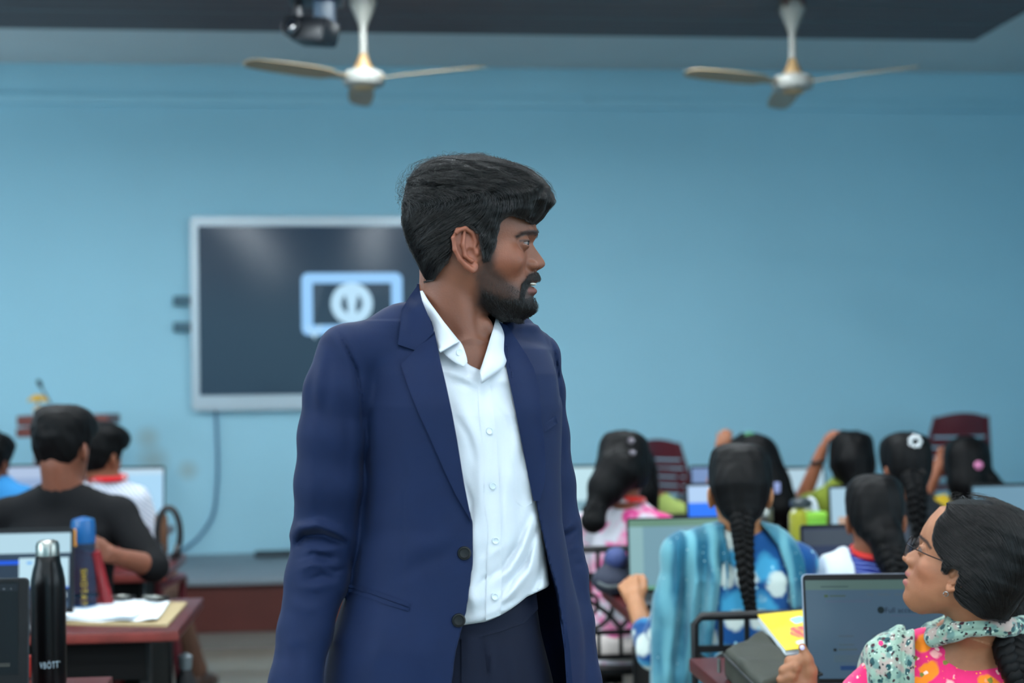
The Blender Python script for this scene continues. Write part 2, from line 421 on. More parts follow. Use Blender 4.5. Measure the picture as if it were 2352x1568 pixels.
# floor: slab with individual tiles where they can be told apart
fl = struct(box('floor', XL-0.15, XR+0.15, YB-0.15, WALL_Y+0.15, -0.12, -0.004, M_grout))
tile_me = None
TS = 0.6
for i in range(-4, 4):
    for j in range(3, 14):
        x0, y0 = i*TS+0.11, j*TS
        if y0+TS > DAIS_Y: continue
        if tile_me is None:
            t = box('tile', 0.0015, TS-0.0015, 0.0015, TS-0.0015, -0.004, 0.0, M_floor, parent=fl, bevel=0.001); tile_me = t.data; t.location = (x0, y0, 0)
        else:
            t = bpy.data.objects.new('tile', tile_me); COL.objects.link(t); t.parent = fl; t.location = (x0, y0, 0)
for nm, a in (('tile_field', (XL, -2.29, YB, DAIS_Y)), ('tile_field', (2.51, XR, YB, DAIS_Y)), ('tile_field', (-2.29, 2.51, YB, 1.8))):
    o = box(nm, a[0], a[1], a[2], a[3], -0.004, 0.0, M_floor, parent=fl)
# dais
da = struct(empty('floor_dais', (0, DAIS_Y, 0))); da['kind'] = 'structure'
da.location = (0, 0, 0)
struct(box('riser', XL, XR, DAIS_Y, WALL_Y, 0, DAIS_Z-0.03, M_dais_red, parent=da))
struct(box('tread', XL, XR, DAIS_Y-0.03, WALL_Y, DAIS_Z-0.03, DAIS_Z, M_dais_top, parent=da, bevel=0.006))
# dropped dark plank ceiling, every plank its own object
fc = struct(empty('ceiling_dropped', (0, 0, 0)))
FX1, FY1 = 3.26, 7.39
pl_me = None; y = FY1; k = 0
while y > YB+0.12:
    if pl_me is None:
        t = box('plank', XL+0.01-0.0, FX1, -0.104, 0, FALSE_Z, FALSE_Z+0.022, M_plank, parent=fc, bevel=0.004); pl_me = t.data; t.location = (0, y, 0)
    else:
        t = bpy.data.objects.new('plank', pl_me); COL.objects.link(t); t.parent = fc; t.location = (0, y, (k % 3)*0.0015)
    y -= 0.112; k += 1
struct(box('backing', XL, FX1-0.01, YB, FY1-0.01, FALSE_Z+0.03, FALSE_Z+0.05, M_dark, parent=fc))
struct(box('fascia', XL, FX1, FY1, FY1+0.015, FALSE_Z, FALSE_Z+0.2, M_plank, parent=fc))
struct(box('fascia', FX1, FX1+0.015, YB, FY1+0.015, FALSE_Z, FALSE_Z+0.2, M_plank, parent=fc))

# ceiling lights: flat square panels in the dropped ceiling; row nearest the dais added to brighten the wall
M_lframe = mat('lamp_frame', (200, 204, 206), 0.5)
M_lamp = mat('lamp_diffuser', (240, 244, 248), 0.5); 
_b = M_lamp.node_tree.nodes['Principled BSDF']; _b.inputs['Emission Color'].default_value = (*LAMP_COLOR, 1); _b.inputs['Emission Strength'].default_value = LAMP_STRENGTH
lamp0 = None
def ceiling_lamp(x, y, z, label, s=0.2):
    global lamp0
    if lamp0 is None:
        lamp0 = empty('ceiling_light', (x, y, z), label=label, cat='ceiling light', group='square ceiling lights')
        ring_plate('frame', [(-.14,-.14),(.14,-.14),(.14,.14),(-.14,.14)], [(-.115,-.115),(.115,-.115),(.115,.115),(-.115,.115)], -0.012, 0.012, M_lframe, lamp0, Matrix.Rotation(math.radians(90), 4, 'X'))
        box('diffuser', -.115, .115, -.115, .115, -0.006, 0.004, M_lamp, lamp0); return lamp0
    o = copy_tree(lamp0); o.location = (x, y, z); o['label'] = label; return o
for ix, x in enumerate((-2.85, -1.4, 0.05, 1.5, 2.85)):
    for iy, y in enumerate((-2.7, -0.9, 1.0, 2.8, 4.6, 6.2)):
        if ix == 4 and iy > 2: continue
        ceiling_lamp(x, y, FALSE_Z-0.008, 'square white lamp in the dark plank ceiling, %s row from the dais, %s across' % (('sixth', 'fifth', 'fourth', 'third', 'second', 'first')[iy], ('first', 'second', 'third', 'fourth', 'fifth')[ix]))
# ------------------------------------------------------------------ things on the wall and ceiling
M_silver = mat('silver_frame', (168, 178, 184), 0.35, metal=0.6)
M_blackpl = mat('black_plastic', (18, 19, 22), 0.4)
M_black = mat('black_metal', (14, 14, 16), 0.45, metal=0.3)
M_screenoff = mat('screen_glass', (10, 15, 22), 0.13, spec=0.35)
_b = M_screenoff.node_tree.nodes['Principled BSDF']; _b.inputs['Emission Color'].default_value = lin((70, 100, 130)); _b.inputs['Emission Strength'].default_value = 0.30
M_white = mat('white_plastic', (225, 228, 228), 0.5)
M_logo = glow('logo_glow', (150, 205, 255), 1.0); M_logo2 = glow('logo_glow_pale', (185, 225, 250), 1.0); M_reflection = glow('reflection_streak', (90, 125, 155), 0.32)

# interactive board
bl = on_y(436, 497, WALL_Y-0.09); bb = on_y(436, 943, WALL_Y-0.09); bc = on_y(808, 697, WALL_Y-0.09)
bw, bh = 2*(bc.x-bl.x), bl.z-bb.z; bz = (bl.z+bb.z)/2
IB = empty('interactive_board', (bc.x, WALL_Y, bz), label='large silver-framed display board on the blue wall behind the standing man', cat='screen')
yf = -0.09
ow, oh = bw, bh; ft, fs, fb = 0.062, 0.05, 0.098
ring_plate('frame', rounded_rect(ow, oh, 0.03, 4), [(x, z+(fb-ft)/2) for x, z in rounded_rect(ow-2*fs, oh-ft-fb, 0.004, 4)], yf, yf+0.06, M_silver, IB)
box('back_case', -ow/2+0.02, ow/2-0.02, yf+0.05, -0.012, -oh/2+0.02, oh/2-0.02, M_blackpl, IB)
box('glass', -ow/2+fs, ow/2-fs, yf+0.012, yf+0.03, -oh/2+fb, oh/2-ft, M_screenoff, IB)
for dz in (690, 750):
    p = on_y(415, dz, WALL_Y-0.03); box('side_bracket', p.x-bc.x-0.045, -ow/2+0.03, -0.06, 0.0, p.z-bz-0.035, p.z-bz+0.03, mat('wall_bracket', (70, 105, 120), 0.6), IB, bevel=0.005)
def lp(px, py): p = on_y(px, py, WALL_Y-0.08); return (p.x-bc.x, p.z-bz)
x0, z0 = lp(692, 627); x1, z1 = lp(925, 768); lw, lh = x1-x0, z0-z1; lc = ((x0+x1)/2, (z0+z1)/2)
LY = yf+0.008
T = Matrix.Translation((lc[0], 0, lc[1]))
ring_plate('logo_frame', rounded_rect(lw, lh, 0.045, 5), rounded_rect(lw-0.145, lh-0.135, 0.004, 5), LY, LY+0.005, M_logo, IB, T)
cx_, cz_ = lp(808, 697); T = Matrix.Translation((cx_, -0.003, cz_))
circ = lambda r, n=40: [(r*math.cos(2*math.pi*i/n), r*math.sin(2*math.pi*i/n)) for i in range(n)]
ring_plate('logo_ring', circ(0.138), circ(0.070), LY, LY+0.005, M_logo2, IB, T)
plate('logo_figure', [(-.03,-.105),(.03,-.105),(.026,-.02),(.040,.05),(.030,.095),(-.030,.095),(-.040,.05),(-.026,-.02)], LY-0.002, LY+0.004, M_logo2, IB, T)
a = [lp(*q) for q in ((716, 652), (745, 652), (722, 742), (716, 742))]
plate('reflection_streak', a, LY+0.001, LY+0.004, M_reflection, IB)  # painted reflection: a glowing wedge inside the logo frame
tx, tz = lp(722, 764)
text_mesh('logo_lettering', 'V', 0.13, 0.002, M_logo2, IB, Matrix.Translation((tx, LY, tz)) @ Matrix.Rotation(math.radians(90), 4, 'X') @ Matrix.Scale(1.3, 4, (1, 0, 0)))
# cable down the wall
cp = [on_y(px, py, WALL_Y-0.02) for px, py in ((495, 935), (498, 1000), (500, 1060), (498, 1120), (488, 1185), (455, 1235), (420, 1262), (392, 1275))]
tag(tube('power_cable', smooth_path(cp, 6), 0.011, mat('cable_grey', (84, 124, 156), 0.5), n=6), 'thin dark cable hanging from the display board down the blue wall', 'cable')
q = on_z(628, 1277, DAIS_Z)
PS = empty('power_adapter', (q.x, q.y, DAIS_Z), label='flat dark power adapter lying on the grey dais by the wall', cat='adapter')
box('body', -.12, .12, -.06, .06, 0, .035, mat('adapter_black', (28, 44, 52), 0.5), PS, bevel=0.01)
cp = [Vector((.12, 0, .02)), Vector((.2, .05, .02)), Vector((.3, WALL_Y-0.02-q.y, .15)), Vector((.42, WALL_Y-0.02-q.y, .35)), Vector((.6, WALL_Y-0.02-q.y, .6))]
tube('lead', smooth_path(cp, 5), 0.006, M_black, PS, n=6)

# ceiling fans
M_fanw = mat('fan_white', (138, 138, 132), 0.4); M_fanb = mat('fan_beige', (150, 132, 100), 0.4); M_fand = mat('fan_brass', (160, 130, 90), 0.4, metal=0.3)
def fan(px, label, a0, grime):
    d = 6.69/ray(px, 880).y; top = P(px, 0, d)
    o = empty('ceiling_fan', (top.x, 6.69, FALSE_Z), label=label, cat='fan', group='white ceiling fans')
    pz = lambda py: P(px, py, d).z-FALSE_Z
    zz = (lambda v: -v)
    if grime: box('ceiling_hook', -.05, .05, -.05, .05, -.045, 0, mat('hook_brown', (70, 40, 34), 0.6), o, bevel=0.015)
    lathe('canopy', [(.016, -.155), (.02, -.14), (.05, -.07), (.064, -.035), (.06, -.02), (.05, 0)], M_fanw, o)
    lathe('rod', [(.0165, -.31), (.0165, -.13)], M_fanw, o, n=16)
    lathe('lower_canopy', [(.048, -.352), (.045, -.34), (.026, -.30), (.018, -.275), (.012, -.27)], M_fand, o)
    lathe('motor', [(.02, -.432), (.06, -.43), (.092, -.42), (.1, -.40), (.1, -.378), (.09, -.362), (.05, -.35), (.02, -.348)], M_fanw, o)
    lathe('bottom_cap', [(.01, -.452), (.04, -.448), (.055, -.436), (.056, -.428)], M_fanb, o)
    for k in range(3):
        R = Matrix.Rotation(math.radians(a0+120*k), 4, 'Z')
        bm = bmesh.new(); prof = [(.10, .022), (.16, .03), (.2, .055), (.3, .062), (.45, .06), (.58, .05), (.61, .03), (.615, .01)]
        up = []; lo = []
        for x, w in prof:
            up.append([bm.verts.new((x, s*w, -.395+s*w*0.18+t)) for s in (-1, 1) for t in (0, .004)])
        for A, B in zip(up, up[1:]):
            bm.faces.new((A[0], A[2], B[2], B[0])); bm.faces.new((A[1], B[1], B[3], A[3])); bm.faces.new((A[0], B[0], B[1], A[1])); bm.faces.new((A[2], A[3], B[3], B[2]))
        bm.faces.new((up[0][0], up[0][1], up[0][3], up[0][2])); bm.faces.new((up[-1][0], up[-1][2], up[-1][3], up[-1][1]))
        bmesh.ops.transform(bm, matrix=R, verts=bm.verts[:])
        bm_done(bm, 'blade', M_fanb, o, smooth=True)
    return o
fan(833, 'white ceiling fan with beige blades beside the hanging camera', -22-5.7, False)
fan(1819, 'white ceiling fan near the right end of the dark plank ceiling', -33-5.7, True)

# hanging pan-tilt camera
d = 5.5; c0 = P(727, 70, d)
PT = empty('conference_camera', (c0.x, c0.y, FALSE_Z), label='black pan and tilt camera hanging from the dark plank ceiling', cat='camera')
s = d/FPX; cz0 = c0.z-FALSE_Z
M_ptz = mat('camera_black', (16, 20, 26), 0.35); M_ptz2 = mat('camera_blue_grey', (46, 66, 84), 0.4)
lathe('drop_pole', [(.025, cz0+.19), (.025, 0)], M_ptz, PT, n=16)
lathe('ceiling_plate', [(.07, -.02), (.07, 0)], M_ptz, PT)
box('mount_base', -.105, .105, -.09, .09, cz0+.105, cz0+.2, M_ptz, PT, bevel=0.02)
box('yoke_arm', -.012, .075, -.055, .045, cz0-.045, cz0+.135, M_ptz2, PT, bevel=0.022)
box('yoke_arm', -.088, -.055, -.02, .06, cz0-.02, cz0+.125, M_ptz, PT, bevel=0.012)
H = Matrix.Translation((-.005, -.02, cz0-.01)) @ Matrix.Rotation(math.radians(12), 4, 'Y') @ Matrix.Rotation(math.radians(-35), 4, 'Z')
box('camera_head', -.088, .085, -.055, .055, -.052, .05, M_ptz, PT, bevel=0.028, M=H)
Lm = H @ Matrix.Translation((-.07, -.05, 0.0)) @ Matrix.Rotation(math.radians(90), 4, 'X')
hd = lathe('lens_barrel', [(.042, -.02), (.042, .018), (.036, .022), (.034, .012)], M_ptz, PT, M=Lm)
lathe('lens_glass', [(.033, .006), (.03, .012), (.018, .016), (.004, .018)], mat('lens_glass', (20, 26, 34), 0.05, spec=1.0, coat=1.0), PT, M=Lm)

# ------------------------------------------------------------------ desks
M_desk = mat('desk_maroon', (76, 22, 22), 0.34, vary=0.12, vscale=9, stretch=(0.4, 3, 3)); M_edge = mat('desk_worn_edge', (112, 42, 36), 0.5, vary=0.25, vscale=14)
M_deskblk = mat('desk_black', (6, 6, 7), 0.6, spec=.2, vary=0.15, vscale=5)
def desk(x0, x1, y0, y1, label):
    o = empty('desk', ((x0+x1)/2, (y0+y1)/2, 0), label=label, cat='desk', group='maroon desks in rows')
    ox, oy = o.location.x, o.location.y; a, b, c, e = x0-ox, x1-ox, y0-oy, y1-oy
    box('desk_top', a, b, c, e, .718, .75, M_desk, o, bevel=0.004)
    box('edge_band', a-.003, b+.003, c-.006, c-.0, .722, .747, M_edge, o, bevel=0.002)
    for xx in (a+.09, b-.12):
        box('leg', xx, xx+.03, c+.10, c+.13, 0, .718, M_black, o, bevel=0.003); box('leg', xx, xx+.03, e-.08, e-.05, 0, .718, M_black, o, bevel=0.003)
        box('foot_rail', xx, xx+.03, c+.1, e-.05, .05, .08, M_black, o)
        box('side_panel', xx+.008, xx+.022, c+.12, e-.07, .14, .718, M_deskblk, o)
    box('modesty_panel', a+.1, b-.1, e-.13, e-.115, .2, .718, M_deskblk, o)
    box('apron', a+.1, b-.1, c+.09, c+.105, .6, .718, M_deskblk, o)
    return o
ROWS = [(2.76, 3.37), (3.98, 4.58), (5.2, 5.8), (6.42, 7.02)]
desk(-3.0, -.60, *ROWS[0], 'maroon topped desk under the black steel bottle')
desk(-3.0, -.533, *ROWS[1], 'maroon topped desk holding the clipboard and the blue bottle')
desk(-3.0, -.74, *ROWS[2], 'maroon desk in front of the person in the black shirt')
desk(-3.0, -.95, *ROWS[3], 'maroon desk in the left block nearest the dais')
desk(.757, 3.6, *ROWS[0], 'maroon desk carrying the green bag and silver-edged laptop')
desk(.742, 3.6, *ROWS[1], 'maroon desk in front of the woman with the long braid')
desk(.75, 3.6, *ROWS[2], 'maroon desk in front of the woman in pink and white')
desk(.75, 3.6, *ROWS[3], 'maroon desk in the right block nearest the dais')

# ------------------------------------------------------------------ chairs
M_redpl = mat('maroon_plastic', (84, 22, 34), 0.4); M_redpl2 = mat('red_plastic', (122, 16, 26), 0.38)
def plastic_chair(loc, rz, label, m, group=None):
    """moulded plastic armchair: local +y is the way the sitter faces"""
    o = empty('plastic_chair', loc, rz, label=label, cat='chair', group=group)
    box('seat', -.22, .22, -.2, .22, .41, .44, m, o, bevel=0.012)
    def curved(name, z0, z1, w0, w1, n=12, inset=0.0):
        bm = bmesh.new(); rows = []
        for t in (0, .34, .67, 1):
            z = z0+(z1-z0)*t; w = w0+(w1-w0)*t; row = []
            for i in range(n+1):
                u = -1+2*i/n; x = u*w; y = -.22-(z-.44)*.22-(1-u*u)*.035; zz = z + ((.03*(1-u*u)) if t == 1 and z1 > .8 else 0)
                row.append((bm.verts.new((x, y, zz)), bm.verts.new((x, y+.009, zz))))
            rows.append(row)
        for A, B in zip(rows, rows[1:]):
            for i in range(n):
                bm.faces.new((A[i][0], A[i+1][0], B[i+1][0], B[i][0])); bm.faces.new((A[i][1], B[i][1], B[i+1][1], A[i+1][1]))
            bm.faces.new((A[0][0], B[0][0], B[0][1], A[0][1])); bm.faces.new((A[n][0], A[n][1], B[n][1], B[n][0]))
        for R in (rows[0], rows[-1]):
            for i in range(n): bm.faces.new((R[i][0], R[i][1], R[i+1][1], R[i+1][0]))
        return bm_done(bm, name, m, o, smooth=True, angle=50)
    z = .5; k = 0
    while z < .74: curved('back_slat', z, z+.052, .205-.005*k, .202-.005*k); z += .064; k += 1
    curved('top_rail', z, .87, .18, .17)
    for sx in (-1, 1):
        tube('back_post', [(sx*.215, -.2, .42), (sx*.2, -.27, .68), (sx*.168, -.315, .875)], [.02, .018, .015], m, o)
        tube('armrest', smooth_path([(sx*.205, -.25, .64), (sx*.25, -.1, .65), (sx*.25, .12, .63), (sx*.24, .18, .58), (sx*.225, .19, .43)], 5), .017, m, o)
        tube('leg', [(sx*.2, .18, .42), (sx*.235, .23, .0)], [.024, .017], m, o); tube('leg', [(sx*.2, -.18, .42), (sx*.235, -.26, .0)], [.024, .017], m, o)
    return o
def lattice_chair(loc, rz, label, group='black metal lattice chairs'):
    o = empty('lattice_chair', loc, rz, label=label, cat='chair', group=group)
    box('seat', -.22, .22, -.2, .22, .43, .455, M_black, o, bevel=0.008)
    yb = -.23; W, z0, z1 = .225, .5, .86
    tube('back_frame', [(-W, yb, z0), (-W, yb, z1-.02), (-W+.02, yb, z1), (W-.02, yb, z1), (W, yb, z1-.02), (W, yb, z0)], .012, M_black, o, closed=True, n=10)
    box('cross_rail', -W, W, yb-.008, yb+.008, .765, .782, M_black, o)
    box('cross_rail', -W, W, yb-.008, yb+.008, .575, .59, M_black, o)
    xs = [-.15, -.075, 0, .075, .15]
    for x in xs:
        box('upright', x-.006, x+.006, yb-.007, yb+.007, .78, .855, M_black, o); box('upright', x-.006, x+.006, yb-.007, yb+.007, .505, .58, M_black, o)
    for sx in (-1, 1):
        tube('scroll', [(sx*(.11+.085*math.cos(a)), yb, .678+.085*math.sin(a)) for a in [math.radians(20*i) for i in range(18)]], .008, M_black, o, closed=True, n=8)
        tube('scroll', smooth_path([(sx*.22, yb, .76), (sx*.16, yb, .72), (sx*.11, yb, .69), (sx*.05, yb, .65), (0, yb, .595)], 4), .008, M_black, o, n=8)
        tube('scroll', [(sx*.11+.035*math.cos(a), yb, .678+.035*math.sin(a)) for a in [math.radians(30*i) for i in range(12)]], .007, M_black, o, closed=True, n=8)
        tube('leg', [(sx*.21, yb, .5), (sx*.21, -.24, 0)], .012, M_black, o); tube('leg', [(sx*.2, .19, .43), (sx*.21, .22, 0)], .012, M_black, o)
        tube('side_rail', [(sx*.21, -.23, .43), (sx*.2, .2, .43)], .01, M_black, o)
    return o
# chairs pushed back on the dais
q = on_y(2205, 880, 8.75); plastic_chair((q.x-.15, 8.75, DAIS_Z), math.radians(4), 'maroon plastic chair on the dais behind the woman with the pink hair clip', M_redpl)
q = on_y(1540, 880, 8.9); o = plastic_chair((q.x+.10, 8.86, DAIS_Z), math.radians(-52), 'maroon plastic chair turned sideways on the dais behind the pale green sleeve', M_redpl); o.scale = (.85, .85, .84)
# the chair in front of the green bag, empty side toward us
q = P(1784, 1405, 3.62); lattice_chair((q.x-.01, q.y+.21, 0), 0, 'black metal lattice chair under the woman with the long braid').scale = (.9, .9, .955)
q = P(1400, 1262, 4.75); lattice_chair((q.x+.035, q.y+.23, 0), 0, 'black metal lattice chair under the woman in pink and white')
q = P(2060, 1300, 3.9); lattice_chair((q.x, q.y+.05, 0), 0, 'black metal lattice chair under the woman with the white stole').scale = (.8, .85, .9)

# ------------------------------------------------------------------ lectern with flowers and microphone
M_wood = mat('lectern_wood', (104, 44, 34), 0.45, vary=0.2, vscale=12, stretch=(4, 4, .6))
q = on_y(160, 1000, 8.85); LE = empty('lectern', (q.x, 8.85, DAIS_Z), label='reddish wooden lectern on the dais behind the man in the black shirt', cat='lectern')
lz = lambda py: on_y(160, py, 8.85).z-DAIS_Z
hw = (on_y(262, 950, 8.85).x-on_y(57, 950, 8.85).x)/2
box('top_ledge', -hw, hw, -.2, .22, lz(975), lz(952), M_wood, LE, bevel=0.006)
box('ledge_rail', -hw, hw, -.22, .2, lz(1000), lz(979), M_wood, LE, bevel=0.006)
plate('front_panel', [(-hw*.95, 0), (hw*.95, 0), (hw*.95, .06), (hw*.72, .3), (hw*.66, lz(1000)), (-hw*.66, lz(1000)), (-hw*.72, .3), (-hw*.95, .06)], -.14, .14, M_wood, LE)
box('foot', -hw, hw, -.2, .2, 0, .05, M_wood, LE, bevel=0.005)
mp = [Vector((on_y(128, 952, 8.85).x-q.x, 0, lz(952))), Vector((on_y(112, 918, 8.85).x-q.x, 0, lz(918))), Vector((on_y(96, 890, 8.85).x-q.x, 0, lz(890)))]
MC = empty('gooseneck_microphone', LE.location + mp[0], label='thin gooseneck microphone rising from the lectern top', cat='microphone')
tube('neck', [Vector((0, 0, 0)), mp[1]-mp[0], mp[2]-mp[0]], .007, mat('mic_grey', (90, 110, 122), 0.5), MC); lathe('base', [(.03, 0), (.028, .012)], M_black, MC)
lathe('capsule', [(.004, 0), (.013, .01), (.014, .045), (.008, .055)], M_black, MC, M=Matrix.Translation(mp[2]-mp[0]) @ Matrix.Rotation(math.radians(-25), 4, 'Y'))
fp = on_y(88, 945, 8.80); VF = empty('flower_vase', (fp.x, 8.80, DAIS_Z+lz(952)), label='pale vase with a yellow flower on the lectern', cat='vase')
lathe('vase', [(.02, 0), (.032, .01), (.034, .03), (.02, .055), (.026, .065)], mat('vase_cream', (190, 180, 160), 0.4), VF)
bm = bmesh.new()
for i in range(40):
    a = i*2.4; r = .045*math.sqrt(i/40); 
    M = Matrix.Translation((r*math.cos(a)*1.2, r*math.sin(a), .09+.03*(1-(i/40)))) @ Matrix.Rotation(a, 4, 'Z') @ Matrix.Rotation(.9*i/40, 4, 'Y')
    v = bmesh.ops.create_uvsphere(bm, u_segments=6, v_segments=4, radius=.014, matrix=M @ Matrix.Diagonal((1.3, .9, .4, 1)))
bm_done(bm, 'yellow_flower', mat('flower_yellow', (225, 175, 40), 0.7), VF, smooth=True)
tube('stem', [(0, 0, .05), (0, 0, .1)], .006, mat('stem_green', (50, 90, 40), 0.6), VF)

# ------------------------------------------------------------------ laptops and screens
M_alu = mat('laptop_silver', (150, 158, 172), 0.35, metal=0.8); M_lapblk = mat('laptop_black', (9, 10, 12), 0.5, spec=.25); M_lapgrey = mat('laptop_dark_grey', (34, 38, 44), 0.5)
M_key = mat('laptop_keys', (22, 24, 28), 0.5)
E = {}
def em(c, s=1.0):
    if (c, s) not in E: E[(c, s)] = glow('screen_light', c, s)
    return E[(c, s)]
def laptop(loc, w, h, rz, tilt, label, body, bezel, marks, screen_col, sstr, hinge=0.012, bez=(.008, .012, .012), group='open laptops on the desks', thick=0.006):
    """screen faces local -y; marks: list of (x0,x1,z0,z1 in 0..1 of the screen, colour, strength)"""
    o = empty('laptop', loc, rz, label=label, cat='laptop', group=group)
    D = h*1.02
    box('base', -w/2, w/2, -D, 0, 0, .014, body, o, bevel=0.004)
    kb = bmesh.new()
    for r in range(5):
        for c_ in range(13):
            bm_box(kb, -w*.45+c_*w*.9/13, -w*.45+(c_+.86)*w*.9/13, -D*.22-r*D*.085-D*.07, -D*.22-r*D*.085, .014, .0165)
    kk = bm_done(kb, 'keyboard', M_key, o); kk['kind'] = 'stuff'
    box('touchpad', -w*.16, w*.16, -D*.96, -D*.7, .0135, .0148, bezel, o)
    T = Matrix.Translation((0, 0, hinge)) @ Matrix.Rotation(-tilt, 4, 'X')
    plate('lid', [(x, z+h/2) for x, z in rounded_rect(w, h, .010, 4)], 0, thick, body, o, T)
    plate('bezel', [(x, z+h/2) for x, z in rounded_rect(w-.004, h-.004, .009, 4)], -.0012, 0.0002, bezel, o, T)
    bs, bt, bb_ = bez; sw, sh = w-2*bs, h-bt-bb_
    dsp = box('display', -sw/2, sw/2, -.0020, -.0010, bb_, bb_+sh, em(screen_col, sstr), o, M=T)
    groups = {}
    for i, (a, b, c, e_, col, st) in enumerate(marks):
        groups.setdefault((col, st), []).append((a, b, c, e_, i))
    for (col, st), L_ in groups.items():
        bm = bmesh.new()
        for a, b, c, e_, i in L_:
            bm_box(bm, -sw/2+a*sw, -sw/2+b*sw, -.0022-.00003*i, -.0015, bb_+c*sh, bb_+e_*sh, T)
        bm_done(bm, 'screen_panel', em(col, st), o)
    o['_T'] = 0
    return o, T, (sw, sh, bb_)
def page(seed, dark=False):
    r = random.Random(seed); out = []
    for i in range(r.randint(5, 9)):
        z = .85-i*.09; x = .08+r.random()*.1
        out.append((x, x+.2+.5*r.random(), z, z+.03, (120, 140, 160) if not dark else (60, 70, 85), .6))
    return out
# laptop on the near left desk: dark screen, only its right edge in frame
a = P(62, 1328, 3.02); w = .36
laptop((a.x-w/2, a.y, .75), w, a.z-.75-.012, 0, math.radians(4), 'black laptop with a dark screen beside the black steel bottle', M_lapgrey, M_lapblk,
       [(.5, .8, .925, .935, (40, 90, 200), 1.0), (.35, .995, .90, .98, (30, 36, 44), .6), (.90, .915, .915, .935, (90, 100, 110), .8), (.95, .958, .915, .935, (90, 100, 110), .8), (.6, .80, .10, .115, (90, 70, 50), .5), (.84, .95, .085, .105, (90, 95, 90), .5), (.84, .95, .11, .122, (90, 95, 90), .5), (.7, .78, .17, .19, (90, 40, 40), .5)], (10, 13, 16), .5, bez=(.022, .008, .05))
# laptop on the second left desk: bright windows
a = P(166, 1212, 4.12); w = .38; h = a.z-.75-.012
laptop((a.x-w/2, a.y, .75), w, h, 0, math.radians(5), 'laptop with bright document windows on its screen behind the black steel bottle', M_lapgrey, M_lapblk,
       [(0, 1, .72, .98, (180, 215, 230), 1.0), (0, 1, .985, 1, (60, 70, 80), .6), (0, 1, .66, .71, (60, 85, 110), .6), (0, .62, .58, .63, (20, 90, 230), 1.0), (.60, .985, .26, .66, (190, 225, 240), 1.0), (.66, .70, .58, .61, (90, 170, 240), 1.0), (.70, .95, .50, .515, (170, 205, 220), .9), (.70, .95, .44, .455, (170, 205, 220), .9), (.6, .985, .26, .28, (50, 110, 235), 1.0), (.80, .97, .14, .2, (200, 220, 230), .9), (.80, .97, 0, .08, (120, 150, 180), .8), (0, .3, .68, .7, (40, 50, 190), .8)], (52, 72, 96), .6, bez=(.008, .010, .02))
# silver laptop of the woman with glasses
a = P(1841, 1340, 3.10); w = .345; h = .236
rz = math.radians(-7)
LF, TF, (sw, sh, sb) = laptop((0, 0, .75), w, h, rz, math.radians(10), 'silver-edged laptop showing a pale web page next to the woman with glasses', M_alu, M_lapblk,
       [(.0, 1, .90, 1, (84, 112, 108), .8), (.10, .28, .925, .94, (66, 92, 92), .7), (.155, .26, .83, .845, (70, 92, 84), .7), (.12, .145, .825, .85, (64, 92, 52), .7), (.40, .44, .84, .855, (78, 98, 112), .8), (.47, .55, .84, .855, (78, 98, 112), .8), (.58, .65, .84, .855, (78, 98, 112), .8), (.68, .71, .84, .855, (78, 98, 112), .8),
        (.13, .42, .775, .79, (78, 94, 118), .8), (.55, .73, .625, .64, (76, 94, 118), .8), (.20, .30, .42, .436, (70, 90, 104), .8), (.42, .50, .42, .436, (70, 90, 104), .8), (.62, .70, .43, .446, (70, 90, 104), .8),
        (.2, .3, .335, .347, (70, 92, 100), .8), (.42, .54, .335, .347, (70, 92, 100), .8), (.195, .32, .285, .3, (72, 92, 96), .8), (.165, .185, .275, .305, (22, 40, 44), .6), (.42, .5, .285, .3, (72, 92, 96), .8),
        (.165, .34, .22, .232, (76, 98, 108), .8), (.165, .34, .195, .207, (76, 98, 108), .8), (.165, .34, .17, .182, (76, 98, 108), .8), (.39, .54, .22, .232, (76, 98, 108), .8), (.39, .54, .195, .207, (76, 98, 108), .8), (.205, .305, .085, .13, (32, 66, 112), .8)], (80, 110, 134), .62, bez=(.007, .014, .012))
lt = Matrix.Translation((-w/2, 0, .012)) ; corner = Matrix.Rotation(rz, 4, 'Z') @ (TF @ Vector((-w/2, 0, h)))
LF.location = (a.x-corner.x, a.y-corner.y, .75)
Tt = TF @ Matrix.Translation((-sw/2+.485*sw, -.0028, sb+.685*sh)) @ Matrix.Rotation(math.radians(90), 4, 'X')
text_mesh('screen_title', 'Full access', .0165, .0001, em((30, 44, 70), .5), LF, Tt @ Matrix.Translation((.008, 0, 0)), 'LEFT')
text_mesh('screen_icon', '●', .02, .0001, em((24, 50, 56), .5), LF, Tt, 'CENTER')
# laptop of the woman with the long braid
a = P(1442, 1192, 4.40); w = .37; h = a.z-.75-.010
laptop((a.x+w/2, a.y, .75), w, h, 0, math.radians(5), 'laptop with a pale green page in front of the woman with the long braid', M_lapgrey, M_lapblk,
       [(0, 1, .9, 1, (110, 150, 130), .9), (.0, .12, .06, .9, (140, 180, 185), 1.0), (0, 1, 0, .05, (110, 170, 140), .9), (.30, .35, .20, .26, (90, 120, 170), .8), (.30, .35, .28, .34, (100, 130, 170), .8), (.30, .35, .36, .42, (90, 120, 170), .8), (.30, .35, .50, .72, (140, 170, 190), .9)], (128, 170, 186), .85, bez=(.006, .006, .012))
